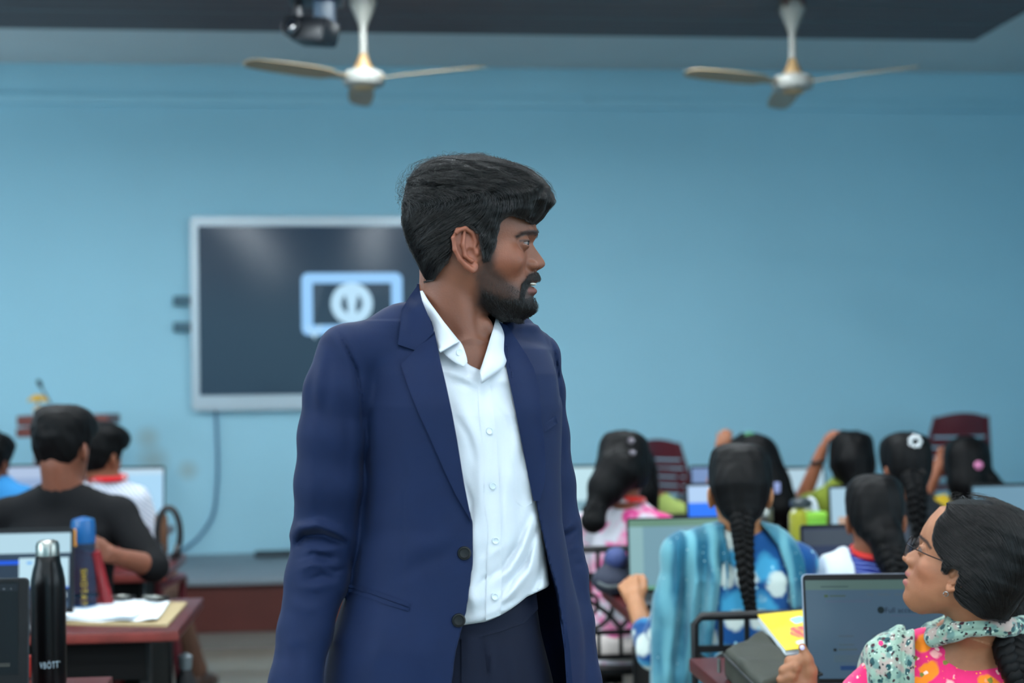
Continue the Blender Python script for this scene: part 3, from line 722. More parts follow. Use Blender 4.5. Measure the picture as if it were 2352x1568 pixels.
# dark laptop of the woman with the white stole
a = P(1842, 1207, 4.42); w = .36
laptop((a.x+w/2, a.y, .75), w, a.z-.75-.010, 0, math.radians(6), 'dark laptop with a navy screen in front of the woman with the white stole', M_lapgrey, M_lapblk,
       [(0, 1, .70, .98, (62, 72, 88), .7)], (30, 46, 92), .6)
def far_laptop(px0, px1, pyt, pyb, d, label, scol, sstr, marks=(), body=M_lapblk, tilt=6):
    a = P(px0, pyt, d); b = P(px1, pyt, d); w = b.x-a.x
    return laptop(((a.x+b.x)/2, (a.y+b.y)/2, .75), w, max(a.z-.75-.01, .15), 0, math.radians(tilt), label, body, M_lapblk, list(marks), scol, sstr)
far_laptop(228, 376, 1073, 1170, 6.75, 'laptop with a bright white screen beside the person in the striped shirt', (170, 215, 245), 1.0, [(0, 1, .9, 1, (190, 220, 240), 1.0)])
far_laptop(-50, 100, 1069, 1110, 6.80, 'laptop with a pale screen between the blue and black shirts', (150, 175, 215), .9, [(0, 1, .8, 1, (170, 190, 220), 1.0)])
far_laptop(1240, 1372, 1070, 1140, 6.72, 'laptop with a bright screen beside the woman in pink and white', (190, 225, 235), 1.0, [(0, 1, .0, .35, (130, 170, 185), .9)])
far_laptop(1576, 1760, 1110, 1200, 5.55, 'laptop with a bright blue window left of the long braid', (20, 110, 240), 1.1, [(0, 1, .72, 1, (175, 205, 240), 1.0), (.22, .55, .12, .42, (90, 170, 250), 1.0)])
far_laptop(1586, 1690, 1070, 1120, 6.85, 'laptop with a dim lilac screen beyond the blue window laptop', (130, 160, 210), .8)
far_laptop(1782, 1900, 1073, 1140, 6.78, 'laptop with a white page before the woman in olive green', (175, 205, 220), 1.0, [(0, 1, .5, .55, (150, 175, 200), .9)])
far_laptop(1904, 2050, 1115, 1205, 5.50, 'laptop with a white page beyond the woman with the white stole', (165, 200, 220), 1.0, [(.12, .3, .3, .5, (200, 170, 150), .9)])
far_laptop(2232, 2380, 1112, 1205, 5.52, 'laptop with a grey-blue screen above the head of the woman with glasses', (105, 150, 175), .85)
# ------------------------------------------------------------------ people: shared materials
M_skin = mat('skin', (150, 100, 75), 0.50, spec=0.35, attr='Col', vary=0.06, vscale=55, bump=0.16, bscale=300, sss=0.10)
M_hair = mat('hair_black', (5, 5, 6), 0.55, spec=0.14, bump=0.35, bscale=90, stretch=(1, 1, .25))
M_strand = mat('hair_strand', (14, 12, 12), 0.38, spec=0.5)
M_eye = mat('eye_white', (104, 88, 82), 0.35); M_iris = mat('iris_brown', (24, 14, 10), 0.3, spec=0.4)
M_teeth = mat('teeth', (215, 210, 198), 0.3)

# canonical head in metres: x forward, l sideways, z up, origin near the ear canal; tables in units of the man's pixels
PX = 1/1458.0
def hx(p): return (np.array(p, float)-1090)*PX
def hz(p): return (600-np.array(p, float))*PX
MAN = dict(
  mid=[(395,1165),(430,1206),(470,1222),(500,1230),(520,1233),(535,1238),(548,1231),(558,1225),(570,1232),(585,1243),(598,1252),(606,1255),(612,1252),(618,1243),(621,1233),(630,1236),(640,1240),(646,1239),(650,1233),(655,1224),(660,1229),(666,1236),(673,1235),(680,1226),(690,1228),(703,1230),(715,1228),(725,1216),(733,1196)],
  side=[(395,1160),(430,1200),(470,1214),(500,1222),(535,1226),(558,1214),(590,1210),(620,1210),(650,1208),(680,1206),(703,1206),(720,1196),(733,1170)],
  back=[(380,1060),(400,1000),(440,960),(490,945),(540,948),(590,968),(630,990),(660,1032),(690,1074),(710,1100),(725,1135),(735,1165)],
  width=[(378,.018),(388,.038),(402,.056),(440,.071),(500,.0755),(560,.0735),(600,.070),(640,.063),(680,.054),(705,.043),(725,.030),(736,.016)],
  sig=[(395,.03),(520,.030),(545,.014),(558,.0085),(575,.0085),(590,.0105),(606,.0125),(618,.0115),(624,.018),(640,.021),(655,.022),(670,.020),(680,.022),(703,.023),(733,.026)],
  brow=4.0, eye_z=562, eye_l=.031, nose=1.0, lip=1.0)
def tab(t, i=1):
    a = np.array(t, float); z = hz(a[:, 0]); o = np.argsort(z); return z[o], a[o, i]
def head_fn(D):
    zm, vm = tab(D['mid']); zs, vs = tab(D['side']); zb, vb = tab(D['back']); zw, vw = tab(D['width']); zg, vg = tab(D['sig'])
    vm, vs, vb = hx(vm), hx(vs), hx(vb)
    # resample with a little smoothing so the tables do not facet
    def sm(z, v, w):
        q = np.linspace(z[0]-.01, z[-1]+.01, 500); y = np.interp(q, z, v); k = np.exp(-0.5*((np.arange(-40, 41)*(q[1]-q[0]))/w)**2); k /= k.sum()
        return q, np.convolve(np.pad(y, 40, mode='edge'), k, 'valid')
    zm, vm = sm(zm, vm, .0016); zs, vs = sm(zs, vs, .006); zb, vb = sm(zb, vb, .008); zw, vw = sm(zw, vw, .005); zg, vg = sm(zg, vg, .003)
    ez, el = hz(D['eye_z']), D['eye_l']
    def fn(X, Lt, Z):
        m = np.interp(Z, zm, vm); s = np.interp(Z, zs, vs); b = np.interp(Z, zb, vb); w = np.interp(Z, zw, vw); g = np.interp(Z, zg, vg)
        aL = np.abs(Lt)
        dx = (m-s)*np.exp(-(aL/g)**2*0.9 - (aL/(1.9*g))**4)
        dx = dx - .0105*np.exp(-((aL-el)/.0155)**2-((Z-ez)/.0105)**2)            # eye sockets
        dx = dx + D['brow']*PX*np.exp(-((aL-.024)/.016)**2-((Z-hz(537))/.007)**2)
        dx = dx + .0035*np.exp(-((aL-.043)/.018)**2-((Z-hz(598))/.014)**2)         # cheek bones
        dx = dx - .003*np.exp(-((aL-.020)/.008)**2-((Z-hz(628))/.012)**2)          # beside the upper lip
        c = .45*s+.55*b; a_f = s-c; a_b = c-b
        ramp = np.clip((X-c)/np.maximum(a_f, 1e-4), 0, 1); ramp = ramp*ramp*(3-2*ramp)
        x = X-dx*ramp; q = np.where(x > c, a_f, a_b)
        k0 = (np.abs((x-c)/q)**2.25+np.abs(Lt/w)**2.25)**(1/2.25)
        d = (k0-1)*np.minimum(np.minimum(q, w), .05)
        top = Z-zb[-1]+.011; bot = zb[0]+.011-Z
        return np.maximum(d, np.maximum(top, bot)+0*d)
    return fn
class Pose:
    """maps field coordinates to canonical head coordinates; side: +1 faces +x with the near side at negative depth"""
    def __init__(s, org, R): s.o = np.array(org, float); s.R = np.array(R, float)          # rows: x, l, z axes in field space
    def inv(s, X, Y, Z):
        x, y, z = X-s.o[0], Y-s.o[1], Z-s.o[2]; R = s.R
        return (R[0, 0]*x+R[0, 1]*y+R[0, 2]*z, R[1, 0]*x+R[1, 1]*y+R[1, 2]*z, R[2, 0]*x+R[2, 1]*y+R[2, 2]*z)
    def fwd(s, p): return s.o + s.R.T @ np.array(p, float)
    def pts(s, V): return (np.asarray(V)-s.o) @ s.R.T
def HP(px, py, l): return np.array([(px-1090)*PX, l, (600-py)*PX])
def add_head(G, D, po, ear=True, k_neck=.012):
    fn = head_fn(D)
    big = np.array([po.fwd((x, l, z)) for x in (-.13, .13) for l in (-.09, .09) for z in (-.12, .17)])
    G.put(lambda X, Y, Z: fn(*po.inv(X, Y, Z)), big.min(0), big.max(0), k_neck)
    W = po.fwd; A = lambda px, py, l: W(HP(px, py, l)); RR = po.R
    n = D['nose']
    for s in (-1, 1):
        G.ell(A(1224, 610, s*.0135*n), (.0105*n, .0062*n, .0075*n), .006, R=RR)                   # nose wings
        G.ell(A(1233, 619, s*.0068*n), (.0062, .0036, .0032), .002, 'cut', R=RR)                    # nostrils
        q_ = D.get('cheek', 1.0); G.ell(A(1160, 604, s*.052*(.85+.15*q_)), (.022*q_, .012*q_, .015*q_), .022, R=RR)                                 # cheek
        e = A(1196, D['eye_z'], s*D['eye_l'])
        G.ell(e, (.0142, .0150, .0128), .004, R=RR)                                                 # lids
        G.ell(W(HP(1196, D['eye_z']+1, s*(D['eye_l']))+np.array([.0132, s*.0022, .0002])), (.0150, .0165, .0027), .0012, 'cut', R=RR)
        G.ell(e, (.0117,)*3, .0, 'cut')
    G.ell(A(1229, 655, 0), (.012, .019, .0026), .0015, 'cut', R=RR)                                 # parted lips
    if ear:
        for s in (-1, 1):
            f = lambda px: .0705+(1098-px)*PX*D.get('flare', .34)
            E = lambda px, py, o=0: A(px, py, s*(f(px)+o))
            ax = np.array([.44, 0, -.9]); ax /= np.linalg.norm(ax)
            Re = np.array([[.9, -.30*s, .44], [.31*s, .95, 0], [-.42, .14*s, .9]]); Re = np.array([r/np.linalg.norm(r) for r in Re]) @ RR
            G.ell(E(1066, 581, -.003), (.0175, .0050, .0330), .004, R=Re)
            G.chain([E(1082, 590, .001), E(1089, 566, .001), E(1082, 546, .003), E(1066, 537, .005), E(1049, 542, .006), E(1040, 560, .006), E(1043, 585, .005), E(1054, 606, .004), E(1069, 621, .003), E(1083, 630, .002)],
                    [.0030, .0034, .0034, .0034, .0036, .0036, .0034, .0034, .0042, .0052], .0025)
            G.ell(E(1088, 622, .001), (.0055, .0042, .0075), .004, R=RR)
            G.ell(E(1075, 566, .0050), (.0075, .0038, .0110), .002, 'cut', R=Re); G.ell(E(1050, 566, .007), (.0035, .003, .014), .002, 'cut', R=Re)
            G.chain([E(1064, 548, .004), E(1061, 575, .005), E(1066, 598, .004), E(1080, 609, .003)], [.0026, .0032, .0032, .0034], .0025)
            G.ell(E(1079, 590, .005), (.0075, .0062, .0085), .002, 'cut', R=RR)
            G.ell(E(1092, 589, .001), (.0038, .0040, .0060), .003, R=RR)
def lerp(a, b, t): return a*(1-t[:, None])+np.array(b)*t[:, None]
def sstep(v, a, b): t = np.clip((v-a)/(b-a), 0, 1); return t*t*(3-2*t)
lc = lambda c: np.array(lin(c)[:3])

# ------------------------------------------------------------------ the standing man
D0 = 2.26
def K(px, py, dy=0.0):
    s = (D0+dy)/FPX; return np.array([(px-CX)*s, D0+dy, (CY-py)*s])
base = P(1065, 880, D0+.03); base.z = 0
HERO = empty('person', base, label='bearded man in a navy suit and open white shirt standing in the aisle, head turned', cat='person')
HB = tuple(base)
TURN = math.radians(30)
def SEC(rows):
    """rows: py, px centre, half width a, half depth b, depth offset -> loft rows"""
    return [((CY-py)*(D0+dy)/FPX, (px-CX)*(D0+dy)/FPX, D0+dy, a, b) for py, px, a, b, dy in rows]
torso_in = [(770,1062,.120,.062,.02),(800,1068,.138,.078,.015),(850,1078,.145,.092,.01),(950,1078,.146,.106,.0),(1100,1074,.138,.108,-.005),(1250,1072,.128,.108,-.005),(1350,1072,.126,.114,-.005),(1440,1068,.126,.110,0),(1568,1062,.150,.120,0.005),(1700,1060,.165,.125,.01),(1800,1060,.165,.125,.01)]
jk = [(762,1040,.125,.062,.025),(800,1050,.158,.088,.02),(860,1056,.166,.112,.012),(930,1058,.168,.124,.005),(1080,1062,.160,.126,0),(1200,1062,.163,.129,0),(1330,1062,.180,.138,0),(1450,1056,.207,.147,0),(1568,1050,.222,.152,0),(1720,1046,.232,.155,0),(1860,1044,.236,.155,0)]
armL = [K(797,812,-.075), K(775,900,-.085), K(761,1000,-.085), K(752,1110,-.08), K(745,1232,-.065), K(725,1330,-.085), K(699,1450,-.11), K(678,1568,-.14), K(662,1690,-.165)]
armLr = [.046, .050, .0492, .0490, .0480, .0460, .0405, .0392, .0380]
armR = [K(1226,822,.12), K(1236,900,.135), K(1244,1000,.14), K(1256,1110,.135), K(1270,1215,.125), K(1286,1320,.10), K(1303,1430,.075), K(1322,1568,.05), K(1335,1690,.03)]
armRr = [.042, .044, .0455, .0465, .0455, .0450, .0430, .0415, .0390]

# body: head, neck, chest, arms and hands as one surface
hpo = Pose(K(1090, 600, .0), [[1, 0, 0], [0, 1, 0], [0, 0, 1]])
a_ = math.radians(3); hpo.R = np.array([[math.cos(a_), math.sin(a_), 0], [-math.sin(a_), math.cos(a_), 0], [0, 0, 1]])
G = Field(K(905, 985, -.19)-.0, K(1285, 372, .13), .0015)
add_head(G, MAN, hpo)
G.cone(K(1046, 630, .0), K(1034, 840, .012), .057, .053, .018)
G.cone(K(1075, 790, -.02), K(1088, 880, -.030), .030, .03, .02)                                  # throat to chest
G.cone(K(1050, 640, -.038), K(1086, 840, -.045), .014, .011, .014)                               # neck muscle
G.ell(K(1112, 752, -.02), (.014, .016, .016), .014)                                             # larynx
G.loft(SEC([(795,1068,.115,.055,.01),(850,1078,.130,.078,.005),(960,1080,.132,.094,.0),(1010,1080,.132,.094,0)]), TURN, .02)
V, Q = G.mesh()
def man_colour(V):
    C = hpo.pts(V); px = C[:, 0]/PX+1090; py = 600-C[:, 2]/PX; al = np.abs(C[:, 1])
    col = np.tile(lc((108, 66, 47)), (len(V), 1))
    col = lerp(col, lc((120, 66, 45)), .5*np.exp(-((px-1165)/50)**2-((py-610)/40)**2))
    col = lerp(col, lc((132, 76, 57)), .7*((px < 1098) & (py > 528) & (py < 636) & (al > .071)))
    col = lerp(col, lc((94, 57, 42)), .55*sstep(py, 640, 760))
    eye = np.exp(-((px-1208)/20)**2-((py-565)/10)**2)*(al > .012); col = lerp(col, lc((96, 62, 50)), np.clip(.55*eye, 0, 1)); lash = np.exp(-((py-(557+.10*(1210-px)))/2.6)**2)*(px > 1190)*(px < 1216)*(al > .014)*(al < .05); col = lerp(col, lc((24, 17, 15)), np.clip(.9*lash, 0, 1))
    stub = [(1096,560),(1130,560),(1136,622),(1165,648),(1190,662),(1205,648),(1216,628),(1250,616),(1255,745),(1140,750),(1092,704),(1090,640),(1108,606)]
    d = poly_sdf(stub, px, py); col = lerp(col, lc((36, 27, 24)), .80*sstep(-d, -14, 14)*(px > 1020))
    must = [(1248,619),(1250,641),(1222,642),(1207,660),(1200,688),(1190,688),(1194,658),(1214,630)]
    d = poly_sdf(must, px, py); col = lerp(col, lc((20, 17, 17)), .9*sstep(-d, -4, 5)*(al < .034))
    chin = [(1194,690),(1222,681),(1245,690),(1245,745),(1150,735),(1098,705),(1104,672),(1150,690)]
    d = poly_sdf(chin, px, py); col = lerp(col, lc((18, 16, 16)), .88*sstep(-d, -10, 12))
    lip = np.where((py < 651), np.exp(-((py-643)/5.5)**2), np.exp(-((py-668)/7.)**2))*(px > 1212)*(al < .024); col = lerp(col, lc((100, 56, 50)), np.clip(.95*lip, 0, 1))
    brow = poly_sdf([(1180,550),(1202,536),(1228,530),(1246,531),(1244,540),(1222,540),(1200,546),(1184,553)], px, py); col = lerp(col, lc((22, 18, 17)), .85*sstep(-brow, -4, 3)*(al > .006))
    side = poly_sdf([(1085,500),(1150,490),(1137,530),(1126,560),(1120,604),(1104,606),(1098,548),(1070,530)], px, py); col = lerp(col, lc((22, 18, 17)), .85*sstep(-side, -5, 6))
    return col
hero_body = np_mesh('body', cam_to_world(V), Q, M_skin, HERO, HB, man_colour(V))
bodyV, bodyQ = V, Q
bvh_body = BVHTree.FromPolygons([tuple(v) for v in V], [tuple(q) for q in Q])
def lathe_at(name, prof, m, parent, c, nrm, base, n=20):
    """small turned piece at camera-space point c, axis along nrm"""
    z = np.array(nrm, float); z /= np.linalg.norm(z); x = np.cross(z, (0, 0, 1.0)); x /= np.linalg.norm(x); y = np.cross(z, x)
    Rm = CAMM @ np.stack([x, y, z], 1); w = CAMM @ np.array(c)+CAMO-np.array(base)
    M = Matrix([[*Rm[0], w[0]], [*Rm[1], w[1]], [*Rm[2], w[2]], [0, 0, 0, 1]])
    return lathe(name, prof, m, parent, n=n, M=M, angle=50)
def add_eyes(po, D, parent, base, r=.0121, gaze=(1, 0, 0)):
    for s in (-1, 1):
        e = po.fwd(HP(1196, D['eye_z'], s*D['eye_l'])); g = np.array(gaze, float); g = po.R.T @ (g/np.linalg.norm(g))
        prof = [(r*math.sin(a), -r*math.cos(a)) for a in np.linspace(.02, math.pi-.02, 14)]
        ob = lathe_at('eyeball', prof, M_eye, parent, e, g, base)
        lathe_at('iris', [(.0070, r*.80), (.0066, r*.85), (.0050, r*.93), (.0026, r*1.0), (.0006, r*1.015)], M_iris, ob, e, g, base)
add_eyes(hpo, MAN, HERO, HB, gaze=(1, -.12, -.08))
V, Q = (lambda g: (g.ell(hpo.fwd(HP(1221, 652.5, 0)), (.009, .017, .0026)), g.mesh())[1])(Field(hpo.fwd(HP(1200, 660, -.02)), hpo.fwd(HP(1245, 645, .02)), .0012))
np_mesh('teeth', cam_to_world(V), Q, M_teeth, HERO, HB)

# hair: a shaped cap and thousands of single strands laid along it
HAIRP = [(972,646),(955,606),(933,560),(919,512),(917,470),(930,425),(960,388),(1000,368),(1060,363),(1130,366),(1190,382),(1232,408),(1258,442),(1268,462),(1252,486),(1240,503),(1216,514),(1196,506),(1168,500),(1150,505),(1138,522),(1132,548),(1127,575),(1118,602),(1108,604),(1103,575),(1096,548),(1078,530),(1056,530),(1040,540),(1032,560),(1030,585),(1022,604),(1006,625),(990,646)]
hair_sec = dict(front=[(362,1125),(372,1160),(385,1198),(405,1232),(425,1249),(445,1261),(462,1268),(480,1257),(500,1243),(515,1228),(540,1205),(620,1190)],
                back=[(362,1060),(368,1000),(380,970),(400,944),(430,926),(470,916),(512,918),(560,932),(606,954),(650,976)],
                width=[(362,.030),(370,.052),(382,.068),(400,.079),(430,.0865),(470,.0870),(520,.0835),(560,.0795),(600,.0740),(650,.064)])
def hair_fn(T, poly, lift=0.0):
    zf, vf = tab(T['front']); zb, vb = tab(T['back']); zw, vw = tab(T['width']); vf, vb = hx(vf), hx(vb)
    def fn(X, Lt, Z):
        f = np.interp(Z, zf, vf)+lift; b = np.interp(Z, zb, vb)-lift; w = np.interp(Z, zw, vw)+lift; c = .5*(f+b); a = .5*(f-b)
        k0 = (np.abs((X-c)/a)**2.5+np.abs(Lt/w)**2.5)**(1/2.5); d = (k0-1)*np.minimum(a, w)*.9
        d = np.maximum(d, Z-hz(362.0)-lift)
        wob = .0002*np.sin((X*.25+Z*1.0)*760+7*np.sin(Lt*50)+5*np.sin(X*60+Z*45))+.0006*np.sin((X*.3+Z+Lt*.6)*230+3*np.sin(X*45))
        wob = wob + .0022*np.sin(X*110+Lt*130+3*np.sin(Z*90)+2*np.sin(X*47))*np.clip((Z-hz(500))/.05, 0, 1)
        tp = np.clip((Z-hz(520))/.05, 0, 1); wob = wob + (.0022*vnoise(X*95, Lt*150, Z*210, 31)+.0014*vnoise(X*190, Lt*260, Z*420, 32))*(.35+.65*tp)
        xx = np.broadcast_to(X, d.shape)[:, 0, :]/PX+1090; zz = 600-np.broadcast_to(Z, d.shape)[:, 0, :]/PX
        return d+wob, poly_sdf(poly, xx, zz)[:, None, :]*PX
    return fn
G = Field(K(900, 665, -.12), K(1285, 350, .12), .0019)
hf = hair_fn(hair_sec, HAIRP)
X, Y, Z = np.meshgrid(*G.ax, indexing='ij'); cX, cL, cZ = hpo.inv(X, Y, Z)
d1, d2 = hf(cX.astype(float), cL.astype(float), cZ.astype(float))
edge = .0012*np.sin(cX*900+cZ*500)+.001*np.sin(cX*300-cZ*1100)
Fh = smax(d1, d2+edge, .003)
skull = head_fn(MAN)(cX, cL, cZ)
G.F[:] = np.maximum(Fh, -(skull+.004))
V, Q = G.mesh()
hero_hair = np_mesh('hair', cam_to_world(V), Q, M_hair, HERO, HB)
hairV = V; hairF = G

def strands(name, roots, field, flow, n, step, parent, base, m, lift=(.0, .002), rad=.00022, seed=1, keep=None, wav=.0):
    """hair strands walked over an implicit surface (field: Field in camera space) along flow(P)->directions"""
    r = np.random.default_rng(seed); F, lo, h = field.F, field.lo, field.h; mx = np.array(F.shape)-2
    def samp(Pt):
        q = (Pt-lo)/h; i = np.clip(np.floor(q).astype(int), 0, mx); t = np.clip(q-i, 0, 1); o = 0
        for a in (0, 1):
            for b in (0, 1):
                for c in (0, 1):
                    o = o + F[i[:, 0]+a, i[:, 1]+b, i[:, 2]+c]*(t[:, 0] if a else 1-t[:, 0])*(t[:, 1] if b else 1-t[:, 1])*(t[:, 2] if c else 1-t[:, 2])
        return o
    def grad(Pt):
        e = h; g = np.stack([samp(Pt+np.eye(3)[k]*e)-samp(Pt-np.eye(3)[k]*e) for k in range(3)], 1); return g/np.maximum(np.linalg.norm(g, axis=1), 1e-6)[:, None]
    Pn = roots.copy(); N = len(Pn); L = r.uniform(*lift, N); ph = r.uniform(0, 6.28, N); out = []; last = None
    for k in range(n):
        g = grad(Pn); Pn = Pn-(samp(Pn)-L)[:, None]*.7*g
        out.append(Pn.copy()); v = flow(Pn, r)
        if wav: v = v + wav*np.stack([np.sin(ph+k*1.1), np.cos(ph*1.7+k*.9), np.sin(ph*2.3+k*1.3)], 1)
        v -= (v*g).sum(1)[:, None]*g; v /= np.maximum(np.linalg.norm(v, axis=1), 1e-6)[:, None]
        if last is not None: v = .55*last+.45*v; v /= np.maximum(np.linalg.norm(v, axis=1), 1e-6)[:, None]
        last = v; L = L+r.normal(0, .00012, N); Pn = Pn+v*step
    A = np.stack(out, 1); W = cam_to_world(A.reshape(-1, 3))-np.array(base)
    hc = bpy.data.hair_curves.new(name); hc.add_curves([n]*N)
    hc.attributes['position'].data.foreach_set('vector', W.astype(np.float32).ravel()) if 'position' in hc.attributes else None
    ra = hc.attributes.get('radius') or hc.attributes.new('radius', 'FLOAT', 'POINT')
    ra.data.foreach_set('value', (np.tile(np.linspace(1, .35, n), N)*rad).astype(np.float32))
    hc.materials.append(m); o = bpy.data.objects.new(name, hc); COL.objects.link(o); o.parent = parent; o['kind'] = 'stuff'
    return o
def pick(V, N, seed, cond=None):
    r = np.random.default_rng(seed); ok = V if cond is None else V[cond(V)]; return ok[r.integers(0, len(ok), N)] + r.normal(0, .0008, (N, 3))
def hero_flow(Pt, r):
    C = hpo.pts(Pt); px = C[:, 0]/PX+1090; py = 600-C[:, 2]/PX
    t = sstep(py+.12*(px-1090), 425, 500)                                   # 0: top, combed forward; 1: sides, combed down and back
    top = np.stack([np.full(len(px), 1.0), .35*np.sign(C[:, 1])*np.clip(np.abs(C[:, 1])/.05, 0, 1), -.10-.9*sstep(px, 1195, 1265)], 1)
    side = np.stack([-.85+.6*sstep(px, 1090, 1140)-.25*0, 0*px, -.55-.5*sstep(px, 1080, 1130)-.9*sstep(py, 560, 640)], 1)
    d = top*(1-t)[:, None]+side*t[:, None]+r.normal(0, .10, top.shape)
    return d @ hpo.R
strands('hair_strand', pick(hairV, 15000, 3), hairF, hero_flow, 11, .0050, hero_hair, HB, M_strand, lift=(-.0006, .0030), rad=.00022, seed=5, wav=.24)
fly = lambda V: (lambda C: (600-C[:, 2]/PX < 430))(hpo.pts(V))
strands('stray_hair', pick(hairV, 1400, 8, fly), hairF, hero_flow, 9, .0040, hero_hair, HB, M_strand, lift=(.002, .0075), rad=.00017, seed=6, wav=.75)
crown = lambda V: (lambda C: (600-C[:, 2]/PX < 470) & (C[:, 0]/PX+1090 < 1010))(hpo.pts(V))
strands('stray_hair', pick(hairV, 450, 9, crown), hairF, hero_flow, 10, .0042, hero_hair, HB, M_strand, lift=(.004, .015), rad=.00015, seed=7, wav=.9)
# beard and brow hairs
bgF = Field(K(1050, 760, -.12), K(1265, 500, .10), .0022); add_head(bgF, MAN, hpo, ear=False)
def region(poly, lmax=.09, far=True):
    def f(V):
        C = hpo.pts(V); px = C[:, 0]/PX+1090; py = 600-C[:, 2]/PX; return (poly_sdf(poly, px, py) < 0) & (np.abs(C[:, 1]) < lmax)
    return f
down = lambda Pt, r: np.tile(np.array([.25, 0, -1.0]), (len(Pt), 1))+r.normal(0, .3, (len(Pt), 3))
brd = [(1192,688),(1222,682),(1240,690),(1245,745),(1150,735),(1100,708),(1104,668),(1150,688)]
must = [(1248,619),(1250,640),(1222,641),(1206,660),(1200,688),(1190,688),(1194,658),(1214,631)]
stb = [(1100,600),(1128,600),(1136,632),(1165,655),(1192,672),(1196,690),(1120,715),(1085,690),(1092,640)]
def quick(name, reg, N, n, step, rad, lift, seed, lmax=.09, flow=down):
    return strands(name, pick(bodyV, N, seed, region(reg, lmax)), bgF, flow, n, step, hero_body, HB, M_strand, lift=lift, rad=rad, seed=seed)
quick('beard', brd, 3600, 5, .0020, .00020, (.0003, .0050), 11)
quick('beard', [(1190,700),(1245,694),(1245,745),(1180,738)], 1500, 5, .0022, .0002, (.0015, .0075), 15)
quick('moustache', must, 1300, 5, .0018, .00020, (.0004, .0026), 12, .034)
quick('stubble', stb, 3200, 3, .0010, .00010, (.0001, .0007), 13)
quick('eyebrow', [(1178,551),(1200,535),(1228,529),(1244,531),(1242,541),(1222,541),(1198,546),(1186,552)], 240, 5, .0016, .00015, (.0003, .0012), 14, flow=lambda Pt, r: np.tile(np.array([-1.0, 0, .3]), (len(Pt), 1))+r.normal(0, .2, (len(Pt), 3)))
# ------------------------------------------------------------------ the man's clothes
M_suit = mat('suit_navy', (6, 24, 56), 0.75, spec=0.2, vary=0.05, vscale=30, bump=0.12, bscale=900, sheen=0.03)
M_lining = mat('suit_lining', (14, 17, 30), 0.6)
M_trouser = mat('trouser_navy', (6, 14, 34), 0.75, spec=0.2, vary=0.05, vscale=30, bump=0.12, bscale=900, sheen=0.02)
M_shirt = mat('shirt_white', (186, 193, 200), 0.75, spec=0.2, vary=0.015, vscale=20, bump=0.08, bscale=700)
M_btn = mat('button_dark', (4, 4, 5), 0.35, spec=0.25); M_btnw = mat('button_pearl', (190, 202, 208), 0.25, spec=0.7)
M_shoe = mat('shoe_black', (12, 11, 12), 0.25)

class Px:
    """pixel coordinates of a field's points (for creases and cuts given as seen)"""
    def __init__(s, G):
        X, Y, Z = np.meshgrid(*G.ax, indexing='ij'); s.px = (X/Y*FPX+CX).astype(np.float32); s.py = (CY-Z/Y*FPX).astype(np.float32); s.Y = Y
def crease(G, q, pts, amp, w, ymax=None, ymin=None, K=K, D0=D0):
    """soft fold along a polyline in view: amp > 0 pushes out, < 0 presses in (metres); w in pixels"""
    for a, b in zip(pts, pts[1:]):
        a = np.array(a, float); b = np.array(b, float)
        x0, x1 = min(a[0], b[0])-3*w, max(a[0], b[0])+3*w; y0, y1 = min(a[1], b[1])-3*w, max(a[1], b[1])+3*w
    A = np.array(pts, float)
    x0, y0 = A.min(0)-3*w; x1, y1 = A.max(0)+3*w
    lo = K(x0, y1, -.25); hi = K(x1, y0, .25); lo2 = K(x0, y1, .25); hi2 = K(x1, y0, -.25)
    sl, X, Y, Z = G.sub(np.minimum(np.minimum(lo, lo2), np.minimum(hi, hi2)), np.maximum(np.maximum(lo, lo2), np.maximum(hi, hi2)))
    px, py, yy = q.px[sl], q.py[sl], q.Y[sl]
    d = np.full(px.shape, 1e9, np.float32); n = len(A)-1; tt = np.zeros(px.shape, np.float32)
    for i in range(n):
        e = A[i+1]-A[i]; t = np.clip(((px-A[i, 0])*e[0]+(py-A[i, 1])*e[1])/max(e@e, 1e-6), 0, 1)
        di = (px-A[i, 0]-t*e[0])**2+(py-A[i, 1]-t*e[1])**2; m = di < d; d = np.where(m, di, d); tt = np.where(m, (i+t)/n, tt)
    f = amp*np.exp(-d/(w*w))*np.sin(np.pi*np.clip(.08+.84*tt, 0, 1))
    if ymax is not None: f = f*(yy < D0+ymax)
    if ymin is not None: f = f*(yy > D0+ymin)
    G.F[sl] -= f

